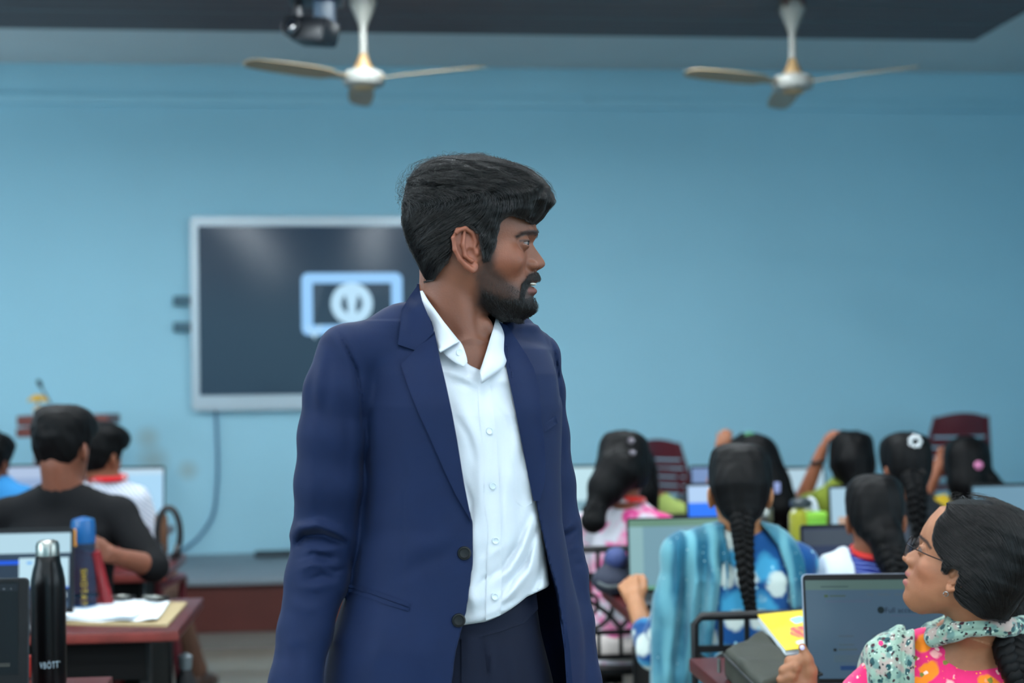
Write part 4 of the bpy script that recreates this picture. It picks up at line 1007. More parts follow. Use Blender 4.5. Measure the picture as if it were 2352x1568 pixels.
# shirt
G = Field(K(880, 1470, -.2), K(1330, 760, .2), .0030); q = Px(G)
sh = [(790,1068,.118,.058,.012),(850,1078,.137,.085,.008),(950,1082,.138,.102,.0),(1100,1084,.130,.108,-.005),(1250,1082,.122,.112,-.006),(1350,1082,.124,.118,-.006),(1440,1072,.122,.112,0),(1490,1070,.12,.11,0)]
G.loft(SEC(sh), TURN, 0, p=2.0)
for pts, amp, w in [
    ([(1225,1190),(1200,1260),(1170,1310),(1140,1335)], .0065, 11), ([(1232,1240),(1215,1310),(1180,1360),(1150,1385)], .0075, 10), ([(1218,1180),(1188,1250),(1165,1290)], -.0055, 9),
    ([(1230,1215),(1208,1290),(1172,1340)], -.006, 8), ([(1245,1290),(1228,1350),(1195,1385)], -.005, 9), ([(1090,1180),(1085,1290),(1092,1380)], .004, 14), ([(1112,1000),(1108,1120),(1116,1240)], .003, 16),
    ([(1040,900),(1070,960),(1095,1030)], .0025, 16), ([(1095,880),(1060,862),(1020,850)], .004, 10), ([(1100,900),(1065,885),(1030,880)], -.002, 8), ([(1110,890),(1150,872),(1185,880)], .003, 12),
    ([(1170,1060),(1160,1150),(1168,1240)], .003, 14), ([(1195,1100),(1190,1170),(1198,1230)], -.003, 9), ([(1080,1240),(1088,1330)], -.003, 10), ([(1100,1300),(1130,1270),(1160,1250)], .003, 10), ([(1070,1330),(1090,1400)], .004, 12),
    ([(1060,1100),(1080,1150),(1078,1220)], -.003, 8), ([(1200,1010),(1192,1080),(1200,1150)], -.0035, 8), ([(1120,1330),(1160,1300),(1190,1250)], -.004, 8), ([(1150,1390),(1180,1350),(1200,1310)], .005, 8), ([(1085,1360),(1110,1330),(1150,1310)], -.003, 8), ([(1050,960),(1075,1000),(1090,1060)], -.0025, 8), ([(1130,930),(1160,960),(1180,1010)], -.0025, 9),
    ([(1085,1425),(1150,1405),(1215,1385),(1250,1345)], .006, 12)]: crease(G, q, pts, amp*1.35, w, .0)
G.F += (.0013*vnoise(q.px*.06, q.py*.035, q.Y*30, 3)+.0007*vnoise(q.px*.13, q.py*.07, q.Y*60, 5)).astype(np.float32)
# blouses over the waistband: hem runs up toward the far hip
hem = 1436-(q.px-1060)*.44*np.clip((q.px-1060)/150, .35, 1.0)
G.F = smax(G.F, ((q.py-hem)*.00155).astype(np.float32), .010)
# open neck
vee = poly_sdf([(960,640),(1003,762),(1040,806),(1073,836),(1104,850),(1118,800),(1136,735),(1160,690),(1100,600)], q.px[:, 0, :].astype(float), q.py[:, 0, :].astype(float))
G.F = np.where(q.Y < D0+.03, smax(G.F, (-vee[:, None, :]*.00155).astype(np.float32), .002), G.F)
V, Q = G.mesh(); shirtV, shirtQ = V, Q
shirt = np_mesh('shirt', cam_to_world(V), Q, M_shirt, HERO, HB)
bvh_shirt = BVHTree.FromPolygons([tuple(v) for v in V], [tuple(f) for f in Q])

# trousers: waist, hips and both legs down to the shoes
G = Field(K(820, 2020, -.3), K(1330, 1380, .3), .0065)
G.lo[2] = -CAMH-.02; G = Field((G.lo[0], D0-.25, -CAMH+.03), (K(1330, 0)[0], D0+.28, K(0, 1310)[2]), .0065); q = Px(G)
G.loft(SEC([(1320,1074,.095,.085,0),(1385,1074,.112,.102,0),(1450,1072,.120,.110,0),(1568,1064,.150,.122,.005),(1700,1060,.168,.128,.01),(1800,1060,.168,.128,.01)]), TURN, 0)
hipL, hipR = K(1000, 1790, -.035), K(1122, 1790, .05)
kL, kR = hipL.copy(), hipR.copy(); kL[2] = -CAMH+.50; kR[2] = -CAMH+.50; fL, fR = kL.copy(), kR.copy(); fL[2] = fR[2] = -CAMH+.06; fL[1] += .03; fR[1] += .03
for h_, k_, f_ in ((hipL, kL, fL), (hipR, kR, fR)): G.chain([h_, k_, f_], [.088, .070, .062], .03)
crease(G, q, [(1112,1470),(1116,1560)], -.006, 5, 0); crease(G, q, [(1122,1470),(1128,1560)], .004, 8, 0); crease(G, q, [(1175,1480),(1180,1600)], .003, 8, 0)
V, Q = G.mesh(); trou = np_mesh('trousers', cam_to_world(V), Q, M_trouser, HERO, HB)
bvh_tr = BVHTree.FromPolygons([tuple(v) for v in V], [tuple(f) for f in Q])
for f_ in (fL, fR):
    G = Field(f_+np.array([-.12, -.30, -.07]), f_+np.array([.12, .12, .08]), .006); G.F[:] = .2
    z0 = -CAMH; G.chain([f_*[1, 1, 0]+[0, .03, z0+.04], f_*[1, 1, 0]+[.02, -.10, z0+.035], f_*[1, 1, 0]+[.035, -.19, z0+.03]], [.042, .044, .036], .02)
    G.F = np.maximum(G.F, (z0+.002-np.meshgrid(*G.ax, indexing='ij')[2]).astype(np.float32)); V, Q = G.mesh(); np_mesh('shoe', cam_to_world(V), Q, M_shoe, HERO, HB)

# jacket shell
zlo = (CY-1840)*D0/FPX
G = Field((K(590, 0, -.2)[0], D0-.26, zlo), (K(1420, 0, .2)[0], D0+.27, K(0, 640)[2]), .0031); q = Px(G)
G.loft(SEC(jk), TURN, 0, p=2.25)
G.chain([K(1030, 742, .03), K(925, 768, -.035), K(818, 806, -.082)], [.050, .043, .038], .028)         # near shoulder
G.chain([K(1085, 748, .04), K(1165, 775, .075), K(1232, 818, .118)], [.044, .040, .036], .028)          # far shoulder
G.chain([K(1020, 700, .035), K(1070, 700, .05)], [.050, .048], .02)                                      # behind the neck
body_part = G.F.copy()
A = Field.__new__(Field); A.lo, A.h, A.n, A.ax = G.lo, G.h, G.n, G.ax; A.F = np.full(G.n, .2, np.float32)
A.chain(armL, armLr, .012); A.chain(armR, armRr, .012); A.F = np.minimum(A.F, .2)
# sleeve folds
for pts, amp, w in [
    ([(672,1228),(690,1212),(730,1206),(775,1222),(800,1240)], .0155, 12), ([(682,1252),(700,1232),(740,1228),(790,1246)], -.0150, 8), ([(690,1290),(715,1268),(770,1262)], .0075, 10),
    ([(690,1283),(720,1270),(765,1284)], -.0080, 7), ([(685,1310),(720,1295),(770,1304)], .0065, 9), ([(700,1336),(740,1322),(780,1330)], -.0060, 8), ([(690,1345),(720,1350),(760,1342)], .0035, 10), ([(745,1300),(770,1312),(795,1306)], -.005, 7),
    ([(728,830),(715,900),(720,960)], -.0040, 12), ([(745,800),(730,870),(728,930)], .0040, 12), ([(760,820),(752,900),(742,990)], -.0030, 14), ([(700,1010),(720,1100),(712,1190)], .003, 18), ([(790,900),(800,1000),(795,1100)], -.003, 14),
    ([(660,1380),(700,1400),(740,1395)], .003, 14), ([(650,1480),(690,1470),(720,1480)], .0025, 14), ([(680,1440),(690,1560)], -.002, 14)]: crease(A, q, pts, amp, w, .02)
for pts, amp, w in [([(1320,1195),(1300,1212),(1280,1218)], .006, 9), ([(1325,1215),(1305,1228),(1282,1236)], -.006, 7), ([(1335,1250),(1310,1262),(1290,1272)], .004, 9), ([(1340,1290),(1318,1300)], -.004, 9), ([(1335,1350),(1350,1420)], -.003, 10), ([(1325,1380),(1345,1470)], .003, 12),
    ([(1290,900),(1288,1000),(1294,1100)], -.003, 7)]: crease(A, q, pts, amp, w, .3)
B = Field.__new__(Field); B.lo, B.h, B.n, B.ax = G.lo, G.h, G.n, G.ax; B.F = body_part
for pts, amp, w in [
    ([(832,870),(838,960),(835,1080)], -.0030, 7), ([(850,900),(862,1000),(852,1120)], .0022, 18), ([(930,1060),(926,1200),(924,1370)], -.0012, 3), ([(1075,1200),(1000,1250),(900,1270)], .0022, 26),
    ([(1060,1250),(980,1290),(900,1330)], -.0018, 20), ([(880,1400),(870,1480),(850,1560)], .003, 24), ([(960,1440),(975,1568)], .0025, 26), ([(830,1150),(832,1250),(822,1340)], .002, 8), ([(1290,1260),(1298,1400),(1306,1560)], .002, 10)]: crease(B, q, pts, amp, w, .05)
F = smin(B.F, A.F, .014)
F += (.0009*vnoise(q.px*.02, q.py*.012, q.Y*15, 8)).astype(np.float32)
# armhole seam
crease2 = [(772,757),(797,800),(818,850),(830,910),(833,980)]
G.F = F; crease(G, q, crease2, -.0055, 3.4, .0); crease(G, q, [(785,757),(808,800),(830,850)], .0018, 8, .0); crease(G, q, [(758,760),(784,800),(804,850),(816,920)], .0022, 7, .0)
crease(G, q, [(1262,772),(1274,810),(1283,870),(1288,930)], -.004, 3, .3)
F = G.F
# hollow: room for the body, open front
inner = np.minimum(body_part+.0085, .2)
F = np.maximum(F, -np.where(np.isfinite(inner), inner, .2))
opening = [(1150,560),(962,560),(964,650),(985,705),(998,762),(1012,830),(1041,960),(1066,1120),(1086,1200),(1087,1290),(1072,1400),(1059,1450),(1046,1500),(1038,1568),(1020,1720),(1000,1880),(1330,1880),(1312,1720),(1304,1568),(1299,1490),(1280,1360),(1260,1290),(1243,1215),(1226,1130),(1192,950),(1165,820),(1152,742),(1152,560)]
op = poly_sdf(opening, q.px[:, 0, :].astype(float), q.py[:, 0, :].astype(float))[:, None, :]*.00155
# pixel columns shift slightly with depth, so the cut is evaluated on the front layer's own view rays
op3 = np.empty(F.shape, np.float32)
px2, py2 = q.px, q.py
gx = np.linspace(560, 1460, 451); gy = np.linspace(540, 1960, 711)
OP = poly_sdf(opening, gx[:, None], gy[None, :]).astype(np.float32)
ix = np.clip(((px2-gx[0])/(gx[1]-gx[0])), 0, 449.9); iy = np.clip(((py2-gy[0])/(gy[1]-gy[0])), 0, 709.9)
i0, j0 = ix.astype(int), iy.astype(int); tx, ty = ix-i0, iy-j0
op3 = (OP[i0, j0]*(1-tx)*(1-ty)+OP[i0+1, j0]*tx*(1-ty)+OP[i0, j0+1]*(1-tx)*ty+OP[i0+1, j0+1]*tx*ty)*.00155
xx = (q.px-1062)*D0/FPX; front = (q.Y < D0+.012+.40*xx)
F = np.where(front, smax(F, -op3, .002), F)
# neck hole
G.F = F.astype(np.float32)
G.cone(K(1052, 560, .0), K(1062, 760, .012), .066, .068, .006, 'cut')
V, Q = G.mesh(); jackV, jackQ = V, Q
# keep the largest piece
par = np.arange(len(V))
def find_labels(n, Q):
    lab = np.arange(n)
    for _ in range(400):
        m = lab[Q].min(1); new = lab.copy(); np.minimum.at(new, Q.ravel(), np.repeat(m, 4)); new = new[new]
        if (new == lab).all(): break
        lab = new
    return lab
lab = find_labels(len(V), Q); cnt = np.bincount(lab, minlength=len(V)); keep = cnt[lab] > 1500
mp = np.cumsum(keep)-1; Q = Q[keep[Q].all(1)]; Q = mp[Q]; V = V[keep]
jackV, jackQ = V, Q
jacket = np_mesh('jacket', cam_to_world(V), Q, M_suit, HERO, HB)
bvh_j = BVHTree.FromPolygons([tuple(v) for v in V], [tuple(f) for f in Q])

def drape(name, poly, m, parent, bvh, off=.004, th=.0022, grid=6.0, maxd=None, relax=6, offfn=None, extra=None, fallback=None):
    """lay a flat cut piece (outline in view) on a surface: every point is carried to the surface along its own sight line"""
    P_ = np.array(poly, float); out = []
    for a, b in zip(P_, np.roll(P_, -1, 0)):
        k = max(1, int(np.linalg.norm(b-a)/grid)); out += [a+(b-a)*t/k for t in range(k)]
    nb = len(out); lo, hi = P_.min(0), P_.max(0)
    g = np.stack(np.meshgrid(np.arange(lo[0], hi[0], grid), np.arange(lo[1], hi[1], grid)), -1).reshape(-1, 2)
    sd = poly_sdf(poly, g[:, 0], g[:, 1]); g = g[sd < -grid*.45]
    pts = np.concatenate([np.array(out), g])
    r = delaunay_2d_cdt([Vector(p) for p in pts], [], [list(range(nb))], 1, 1e-4)
    pts = np.array([list(v) for v in r[0]]); faces = [f for f in r[2] if len(f) == 3]
    dep = np.full(len(pts), np.nan)
    for i, (px, py) in enumerate(pts):
        dv = Vector(((px-CX)/FPX, 1.0, (CY-py)/FPX)); hit = bvh.ray_cast(Vector((0, 0, 0)), dv.normalized())
        if hit[0] is not None: dep[i] = hit[0].y
    ok = np.isfinite(dep); med = np.median(dep[ok]) if ok.any() else D0
    if fallback is not None: med = fallback
    lim = maxd or .05
    if ok.any():
        ok &= np.abs(dep-np.median(dep[ok])) < lim*3
        idx = np.where(ok)[0]
        for i in np.where(~ok)[0]:
            d2 = ((pts[idx]-pts[i])**2).sum(1); nn = np.argsort(d2)[:6]; dep[i] = dep[idx[nn]].mean()
    nbr = [set() for _ in pts]
    for f in faces:
        for a in range(3): nbr[f[a]].add(f[(a+1) % 3]); nbr[f[(a+1) % 3]].add(f[a])
    for _ in range(relax): dep = np.array([.4*dep[i]+.6*np.mean(dep[list(nbr[i])]) if nbr[i] else dep[i] for i in range(len(pts))])
    o_ = off if offfn is None else np.array([offfn(*p) for p in pts])
    F1 = np.stack([(pts[:, 0]-CX)/FPX, np.ones(len(pts)), (CY-pts[:, 1])/FPX], 1)
    A_ = F1*(dep-o_)[:, None]; B_ = F1*(dep-o_+th)[:, None]
    n = len(pts); V_ = np.concatenate([A_, B_]); fs = []
    area = lambda f: np.cross(pts[f[1]]-pts[f[0]], pts[f[2]]-pts[f[0]])
    edges = {}
    for f in faces:
        f = f if area(f) < 0 else f[::-1]
        fs.append((f[0], f[1], f[2])); fs.append((f[2]+n, f[1]+n, f[0]+n))
        for a in range(3): edges[(f[a], f[(a+1) % 3])] = 1
    for (a, b) in edges:
        if (b, a) not in edges: fs.append((b, a, a+n)); fs.append((b, a+n, b+n))
    ob = np_mesh(name, cam_to_world(V_), np.array(fs), m, parent, HB); ob.data.set_sharp_from_angle(angle=math.radians(45))
    return ob
# lapels and collar
lapL = [(998,760),(953,803),(921,838),(938,890),(962,950),(990,1010),(1018,1075),(1046,1135),(1084,1200),(1075,1155),(1066,1110),(1050,1010),(1039,950),(1024,880),(1011,826)]
roll = lambda x, y: .0045+.0035*min(1, max(0, (poly_sdf(lapL, np.array(x), np.array(y))*-1)/40))
drape('lapel', lapL, M_suit, jacket, bvh_j, .0065, .0045, relax=10)
colL = [(961,652),(938,684),(922,712),(918,760),(914,791),(953,804),(997,763),(986,730),(969,690)]
def union(*ms):
    vs, fs, n = [], [], 0
    for V_, Q_ in ms: vs += [tuple(v) for v in V_]; fs += [tuple(int(i)+n for i in f) for f in Q_]; n += len(V_)
    return BVHTree.FromPolygons(vs, fs)
bvh_u = union((jackV, jackQ), (shirtV, shirtQ), (bodyV, bodyQ))
drape('collar', colL, M_suit, jacket, bvh_u, .0115, .0045, relax=26)
lapR = [(1146,738),(1166,748),(1192,788),(1210,815),(1226,845),(1240,895),(1244,962),(1250,1010),(1253,1060),(1252,1105),(1240,1150),(1226,1150),(1221,1130),(1201,1030),(1185,948),(1171,880),(1158,820)]
drape('lapel', lapR, M_suit, jacket, bvh_j, .008, .0040, relax=22)
drape('front_facing', [(1238,1205),(1257,1290),(1277,1360),(1296,1490),(1301,1568),(1306,1700),(1318,1700),(1315,1568),(1309,1490),(1291,1360),(1271,1290),(1252,1205)], M_suit, jacket, bvh_j, .003, .004, grid=5, relax=14)
# pockets: jetted hip pocket and chest welt
drape('pocket_jet', [(800,1341),(850,1353),(905,1372),(944,1387),(942,1394),(900,1380),(850,1362),(799,1348)], M_suit, jacket, bvh_j, .0026, .002, grid=4)
drape('pocket_jet', [(799,1350),(850,1364),(900,1382),(941,1397),(938,1403),(890,1389),(840,1371),(800,1358)], M_suit, jacket, bvh_j, .0026, .002, grid=4)
drape('chest_pocket', [(1250,972),(1277,955),(1281,972),(1251,992)], M_suit, jacket, bvh_j, .0035, .0025, grid=4)
def on(bvh, px, py, off=0.0, dflt=None):
    dv = Vector(((px-CX)/FPX, 1.0, (CY-py)/FPX)).normalized(); h = bvh.ray_cast(Vector((0, 0, 0)), dv)
    if h[0] is None: return np.array(K(px, py, -.12)), np.array([0, -1.0, 0])
    n = np.array(h[1]); n = n if n[1] < 0 else -n; return np.array(h[0])+n*off, n
def button(px, py, bvh, r, m, parent, off=.001):
    c, n = on(bvh, px, py, off); n = n*.6+np.array([0, -.4, 0])
    lathe_at('button', [(.0004, .0), (r*.96, .0), (r, .0012), (r*.95, .0030), (r*.74, .0032), (r*.66, .0020), (r*.3, .0018), (.0003, .0018)], m, parent, c, n, HB, 24)
button(1066, 1270, bvh_j, .0105, M_btn, jacket); button(1053, 1424, bvh_j, .0105, M_btn, jacket)
drape('waistband', [(1030,1428),(1085,1428),(1150,1408),(1205,1386),(1232,1360),(1236,1398),(1205,1430),(1150,1450),(1090,1466),(1030,1470)], M_trouser, trou, bvh_tr, .003, .0022, relax=8)
drape('fly', [(1060,1468),(1108,1462),(1112,1480),(1116,1530),(1112,1640),(1060,1640)], M_trouser, trou, bvh_tr, .003, .002, relax=4)
# shirt details: placket, buttons, pocket, collar
plk = [(1098,868),(1101,960),(1108,1010),(1112,1100),(1114,1160),(1122,1220),(1118,1300),(1116,1400),(1116,1424),(1150,1412),(1153,1300),(1150,1200),(1146,1100),(1140,1000),(1128,900),(1122,862)]
drape('placket', plk, M_shirt, shirt, bvh_shirt, .0020, .0016, relax=3)
drape('chest_pocket', [(1171,977),(1218,972),(1222,1090),(1222,1155),(1205,1165),(1176,1148),(1174,1080)], M_shirt, shirt, bvh_shirt, .0014, .0012, relax=3)
for px, py in ((1123, 990), (1130, 1115), (1137, 1241), (1136, 1370)): button(px, py, bvh_shirt, .0056, M_btnw, shirt, .0016)
def strip(name, A, B, m, parent, n=18, k=5, th=.002, bulge=0.0, base=None, axis=None):
    A = np.array(smooth_path(A, n)); B = np.array(smooth_path(B, n)); L_ = min(len(A), len(B)); A = A[np.linspace(0, len(A)-1, L_).astype(int)]; B = B[np.linspace(0, len(B)-1, L_).astype(int)]
    rows = [A+(B-A)*t+np.array([0, -bulge*math.sin(math.pi*t), 0]) for t in np.linspace(0, 1, k)]
    Pn = np.stack(rows, 1); dv = np.gradient(Pn, axis=0); du = np.gradient(Pn, axis=1); nn = np.cross(dv, du); nn /= np.maximum(np.linalg.norm(nn, axis=2), 1e-9)[..., None]
    V_ = np.concatenate([(Pn+nn*th/2).reshape(-1, 3), (Pn-nn*th/2).reshape(-1, 3)]); N_ = L_*k; fs = []
    for i in range(L_-1):
        for j in range(k-1):
            a, b, c, d = i*k+j, i*k+j+1, (i+1)*k+j+1, (i+1)*k+j; fs.append((a, b, c, d)); fs.append((d+N_, c+N_, b+N_, a+N_))
    for i in range(L_-1):
        a, d = i*k, (i+1)*k; fs.append((d, d+N_, a+N_, a)); a, d = i*k+k-1, (i+1)*k+k-1; fs.append((a, a+N_, d+N_, d))
    for j in range(k-1):
        fs.append((j, j+N_, j+1+N_, j+1)); o = (L_-1)*k; fs.append((o+j+1, o+j+1+N_, o+j+N_, o+j))
    return np_mesh(name, cam_to_world(V_), np.array(fs), m, parent, base or HB)
# near leaf: fold line up the neck, points spread open
strip('collar_leaf', [K(1040,668,.085), K(985,657,.055), K(967,654,.005), K(978,680,-.040), K(1004,718,-.062), K(1030,752,-.072), K(1055,784,-.092)],
                     [K(1035,720,.095), K(968,690,.070), K(955,690,.028), K(963,715,-.040), K(979,748,-.040), K(996,782,-.070), K(1011,809,-.104)], M_shirt, shirt, bulge=.004)
strip('collar_stand', [K(985,690,.03), K(992,706,-.02), K(1010,735,-.045), K(1034,765,-.066), K(1058,786,-.086), K(1069,812,-.096), K(1073,832,-.100)],
                      [K(985,760,.03), K(990,768,-.04), K(1000,785,-.07), K(1014,806,-.092), K(1036,826,-.100), K(1055,838,-.104), K(1064,842,-.105)], M_shirt, shirt, bulge=.001)
c, n = K(1055, 809, -.098), np.array([.35, -1, 0]); lathe_at('button', [(.0004, 0), (.0054, 0), (.0056, .001), (.005, .0024), (.003, .0018), (.0003, .0016)], M_btnw, shirt, c, n, HB, 20)
# far leaf stands away from the neck and rolls outward
strip('collar_leaf', [K(1085,690,.085), K(1122,712,.060), K(1139,722,.020), K(1133,752,-.018), K(1122,790,-.048), K(1111,826,-.080), K(1103,852,-.098)],
                     [K(1090,730,.10), K(1140,735,.085), K(1160,752,.050), K(1171,775,.020), K(1165,806,-.020), K(1156,843,-.066), K(1106,880,-.108)], M_shirt, shirt, bulge=.008)
strip('collar_leaf', [K(1140,722,.030), K(1152,738,.020), K(1162,756,.010), K(1170,775,.000)],
                     [K(1126,790,-.02), K(1148,800,-.02), K(1160,796,-.015), K(1166,788,-.008)], M_shirt, shirt, bulge=-.004)
# back of the jacket collar and shirt band behind the neck
strip('collar_band', [K(961,652,.0), K(985,650,.055), K(1040,660,.088), K(1100,690,.085), K(1142,722,.055)], [K(950,705,.01), K(972,712,.07), K(1040,720,.105), K(1105,735,.10), K(1155,752,.065)], M_suit, jacket, th=.005)
# hands at the ends of the sleeves
def hand_field(G, wrist, dirv, side, up, s=1.0, curl=.5, k=.006, spread=.16, thumb_out=.6):
    """palm, four unequal fingers and a thumb: dirv along the forearm, side toward the thumb, up = back of the hand"""
    d = np.array(dirv, float); d /= np.linalg.norm(d); t = np.array(side, float); t -= d*(t@d); t /= np.linalg.norm(t); u = np.cross(d, t); u = u if u@np.array(up) > 0 else -u
    w = np.array(wrist, float); at = lambda a, b, c: w+(d*a+t*b+u*c)*s
    G.cone(at(-.02, 0, 0), at(.03, .004, 0), .025*s, .026*s, .012*s)
    for b, r in ((.026, .0125), (.009, .0135), (-.009, .0130), (-.025, .0115)): G.cone(at(.025, b*.6, 0), at(.088-.14*abs(b-.004), b, .002), .015*s, r*s*.92, .009*s)
    for i, (b, L_, r) in enumerate(((.027, .070, .0092), (.009, .078, .0095), (-.009, .072, .0090), (-.026, .056, .0080))):
        p = np.array([.090-.14*abs(b-.004), b, .002]); a = curl*.55+.05*i; dr = spread*b/.027*.5; pts = [at(*p)]
        for f_, q_ in ((.45, 1), (.31, 1.5), (.24, 1.2)):
            p = p+L_*f_*np.array([math.cos(a)*math.cos(dr), math.sin(dr)*math.cos(a), -math.sin(a)]); pts.append(at(*p)); a += curl*q_*.62
        G.chain(pts, [r*s, r*.95*s, r*.88*s, r*.74*s], k*s)
    p = np.array([.018, .020, -.004]); pts = [at(*p)]; a = thumb_out
    for L_ in (.042, .032, .025):
        p = p+L_*np.array([math.cos(a), math.sin(a)*.8, -.35*math.sin(a)]); pts.append(at(*p)); a -= .28
    G.chain(pts, [.0140*s, .0118*s, .0100*s, .0080*s], .008*s)
for arm, sg in ((armL, 1), (armR, -1)):
    w = np.array(arm[-1]); dv = np.array(arm[-1])-np.array(arm[-2]); dv /= np.linalg.norm(dv)
    G = Field(w+np.array([-.11, -.16, -.26]), w+np.array([.11, .10, .05]), .004); hand_field(G, w+dv*.035, dv, (sg*.4, -1, 0), (-sg, -.4, 0), curl=.55)
    V, Q = G.mesh(); np_mesh('hand', cam_to_world(V), Q, M_skin, HERO, HB, np.tile(lc((108, 66, 47)), (len(V), 1)))
# ------------------------------------------------------------------ the seated woman with glasses
D1 = 2.75
def KF(D):
    def k(px, py, dy=0.0): s = (D+dy)/FPX; return np.array([(px-CX)*s, D+dy, (CY-py)*s])
    return k
K1 = KF(D1)
b1 = P(2230, 880, D1); b1.z = 0
WG = empty('person', b1, label='young woman with glasses, floral scarf and pink kurta looking up, beside the silver-edged laptop', cat='person'); B1 = tuple(b1)
WOM = dict(MAN)
WOM.update(mid=[(395,1168),(430,1206),(470,1224),(500,1231),(520,1233),(535,1233),(548,1229),(558,1225),(570,1230),(585,1243),(598,1255),(606,1260),(612,1258),(618,1247),(622,1233),(630,1232),(640,1237),(646,1237),(650,1233),(655,1227),(660,1230),(666,1236),(673,1233),(680,1222),(690,1220),(703,1221),(715,1217),(727,1203),(735,1184)],
  side=[(395,1160),(430,1198),(470,1214),(500,1222),(535,1222),(558,1214),(590,1214),(620,1215),(650,1212),(680,1206),(703,1200),(720,1186),(735,1160)],
  width=[(378,.018),(388,.038),(402,.054),(440,.068),(500,.0725),(560,.0710),(600,.0685),(640,.0620),(680,.052),(705,.040),(725,.027),(736,.014)], sig=[(395,.03),(520,.030),(545,.015),(558,.0095),(575,.0098),(590,.0125),(606,.0150),(618,.0135),(624,.018),(640,.021),(655,.022),(670,.020),(680,.022),(703,.023),(733,.026)], brow=1.0, nose=.95, flare=.20, cheek=.62)
def pose_solve(K_, obs, yaw, tilt, roll=0.0, ref=0):
    cy, sy, ct, st = math.cos(yaw), math.sin(yaw), math.cos(tilt), math.sin(tilt)
    x = np.array([-cy*ct, sy*ct, st]); z = np.array([cy*st, -sy*st, ct]); l = np.cross(z, x)
    if roll: z, l = z*math.cos(roll)+l*math.sin(roll), l*math.cos(roll)-z*math.sin(roll)
    R = np.stack([x, l, z]); (c, o) = obs[ref]
    return Pose(K_(o[0], o[1], 0)-R.T @ HP(*c), R)
obs = [((1260,606,0),(2071,1284)), ((1221,703,0),(2077,1360)), ((1222,535,.03),(2123,1228)), ((1066,583,.078),(2207,1334)), ((1236,668,0),(2071,1331))]
best = None
for yw in np.radians(np.arange(0, 36, 3)):
    for tl in np.radians(np.arange(8, 30, 2)):
        for rl in np.radians((-6, 0, 6)):
            po = pose_solve(K1, obs, yw, tl, rl); e = 0; rx = ry = 0
            for c, o in obs:
                p = po.fwd(HP(*c)); rx += (o[0]-(p[0]/p[1]*FPX+CX))/len(obs); ry += (o[1]-(CY-p[2]/p[1]*FPX))/len(obs)
            po.o = po.o+np.array([rx, 0, -ry])*D1/FPX
            for c, o in obs:
                p = po.fwd(HP(*c)); e += (p[0]/p[1]*FPX+CX-o[0])**2+(CY-p[2]/p[1]*FPX-o[1])**2
            if best is None or e < best[0]: best = (e, yw, tl, rl, po)
wpo = pose_solve(K1, obs, best[1], best[2]-math.radians(3.5), best[3]); rx = ry = 0
for c, o in (obs[0], obs[1], obs[4]):
    p = wpo.fwd(HP(*c)); rx += (o[0]-(p[0]/p[1]*FPX+CX))/3; ry += (o[1]-(CY-p[2]/p[1]*FPX))/3
wpo.o = wpo.o+np.array([rx, 0, -ry])*D1/FPX
#print('glasses woman pose', best[0], math.degrees(best[1]), math.degrees(best[2]), math.degrees(best[3]))
# hand with the thumb up, wrist and forearm of the near arm
Kh = KF(2.86)
def near_arm(G, k=.01):
    G.chain([K1(2045,1530,.02), K1(1925,1690,.08), Kh(1852,1640,.02), Kh(1842,1585,.0)], [.040, .036, .027, .024], k)
def thumb_hand(G):
    G.ell(Kh(1838,1556,.0), (.027, .016, .036), .012)
    G.chain([Kh(1858,1570,.0), Kh(1860,1540,-.006), Kh(1853,1514,-.008), Kh(1843,1486,-.006)], [.0165, .0140, .0118, .0082], .007)
    for a, b, c, e, r in (((1836,1516,-.006), (1815,1519,.004), (1810,1536,.030), (1826,1540,.040), .0108), ((1826,1532,-.012), (1802,1540,.000), (1799,1556,.030), (1818,1558,.040), .0110),
                          ((1819,1552,-.012), (1796,1562,.000), (1795,1577,.028), (1814,1578,.036), .0104), ((1816,1572,-.008), (1797,1584,.004), (1798,1597,.026), (1814,1596,.032), .0092)):
        G.chain([Kh(*a), Kh(*b), Kh(*c), Kh(*e)], [r*1.12, r, r*.92, r*.8], .0055)
# body
G = Field(K1(1760, 1800, -.3)*[1, 1, 1], K1(2520, 1130, .3), .0026)
fine = Field(K1(2045, 1420, -.2), K1(2400, 1140, .15), .0018)
for g in (fine, G): 
    add_head(g, WOM, wpo)
    neckA, neckB = wpo.fwd(HP(1040, 640, 0)), K1(2235, 1500, .03)
    g.cone(neckA, neckB, .049, .056, .02)
G.chain([K1(2080,1520,.03), K1(2225,1490,.02), K1(2400,1530,.06)], [.045, .055, .05], .03)
G.ell(K1(2225, 1560, .02), (.12, .075, .10), .03)
near_arm(G); thumb_hand(G)
V, Q = G.mesh(); C = wpo.pts(V); px = C[:, 0]/PX+1090; py = 600-C[:, 2]/PX; al = np.abs(C[:, 1])
def woman_colour(V):
    C = wpo.pts(V); px = C[:, 0]/PX+1090; py = 600-C[:, 2]/PX; al = np.abs(C[:, 1]); hd = (C[:, 2] > -.12) & (np.abs(C[:, 1]) < .1) & (px > 1000)
    col = np.tile(lc((152, 102, 73)), (len(V), 1))
    col = lerp(col, lc((164, 98, 72)), .5*np.exp(-((px-1165)/50)**2-((py-620)/40)**2)*hd)
    lip = np.where((py < 651), np.exp(-((py-643)/5.5)**2), np.exp(-((py-668)/7.)**2))*(px > 1212)*(al < .022)*hd; col = lerp(col, lc((150, 84, 84)), np.clip(.95*lip, 0, 1))
    brow = poly_sdf([(1170,545),(1192,531),(1222,527),(1238,530),(1238,536),(1216,536),(1194,540),(1176,550)], px, py); col = lerp(col, lc((24, 18, 17)), .92*sstep(-brow, -3, 2)*(al > .008)*hd)
    eye = np.exp(-((px-1210)/16)**2-((py-557)/5)**2)*(al > .015)*hd; col = lerp(col, lc((50, 34, 30)), np.clip(.75*eye, 0, 1))
    return col
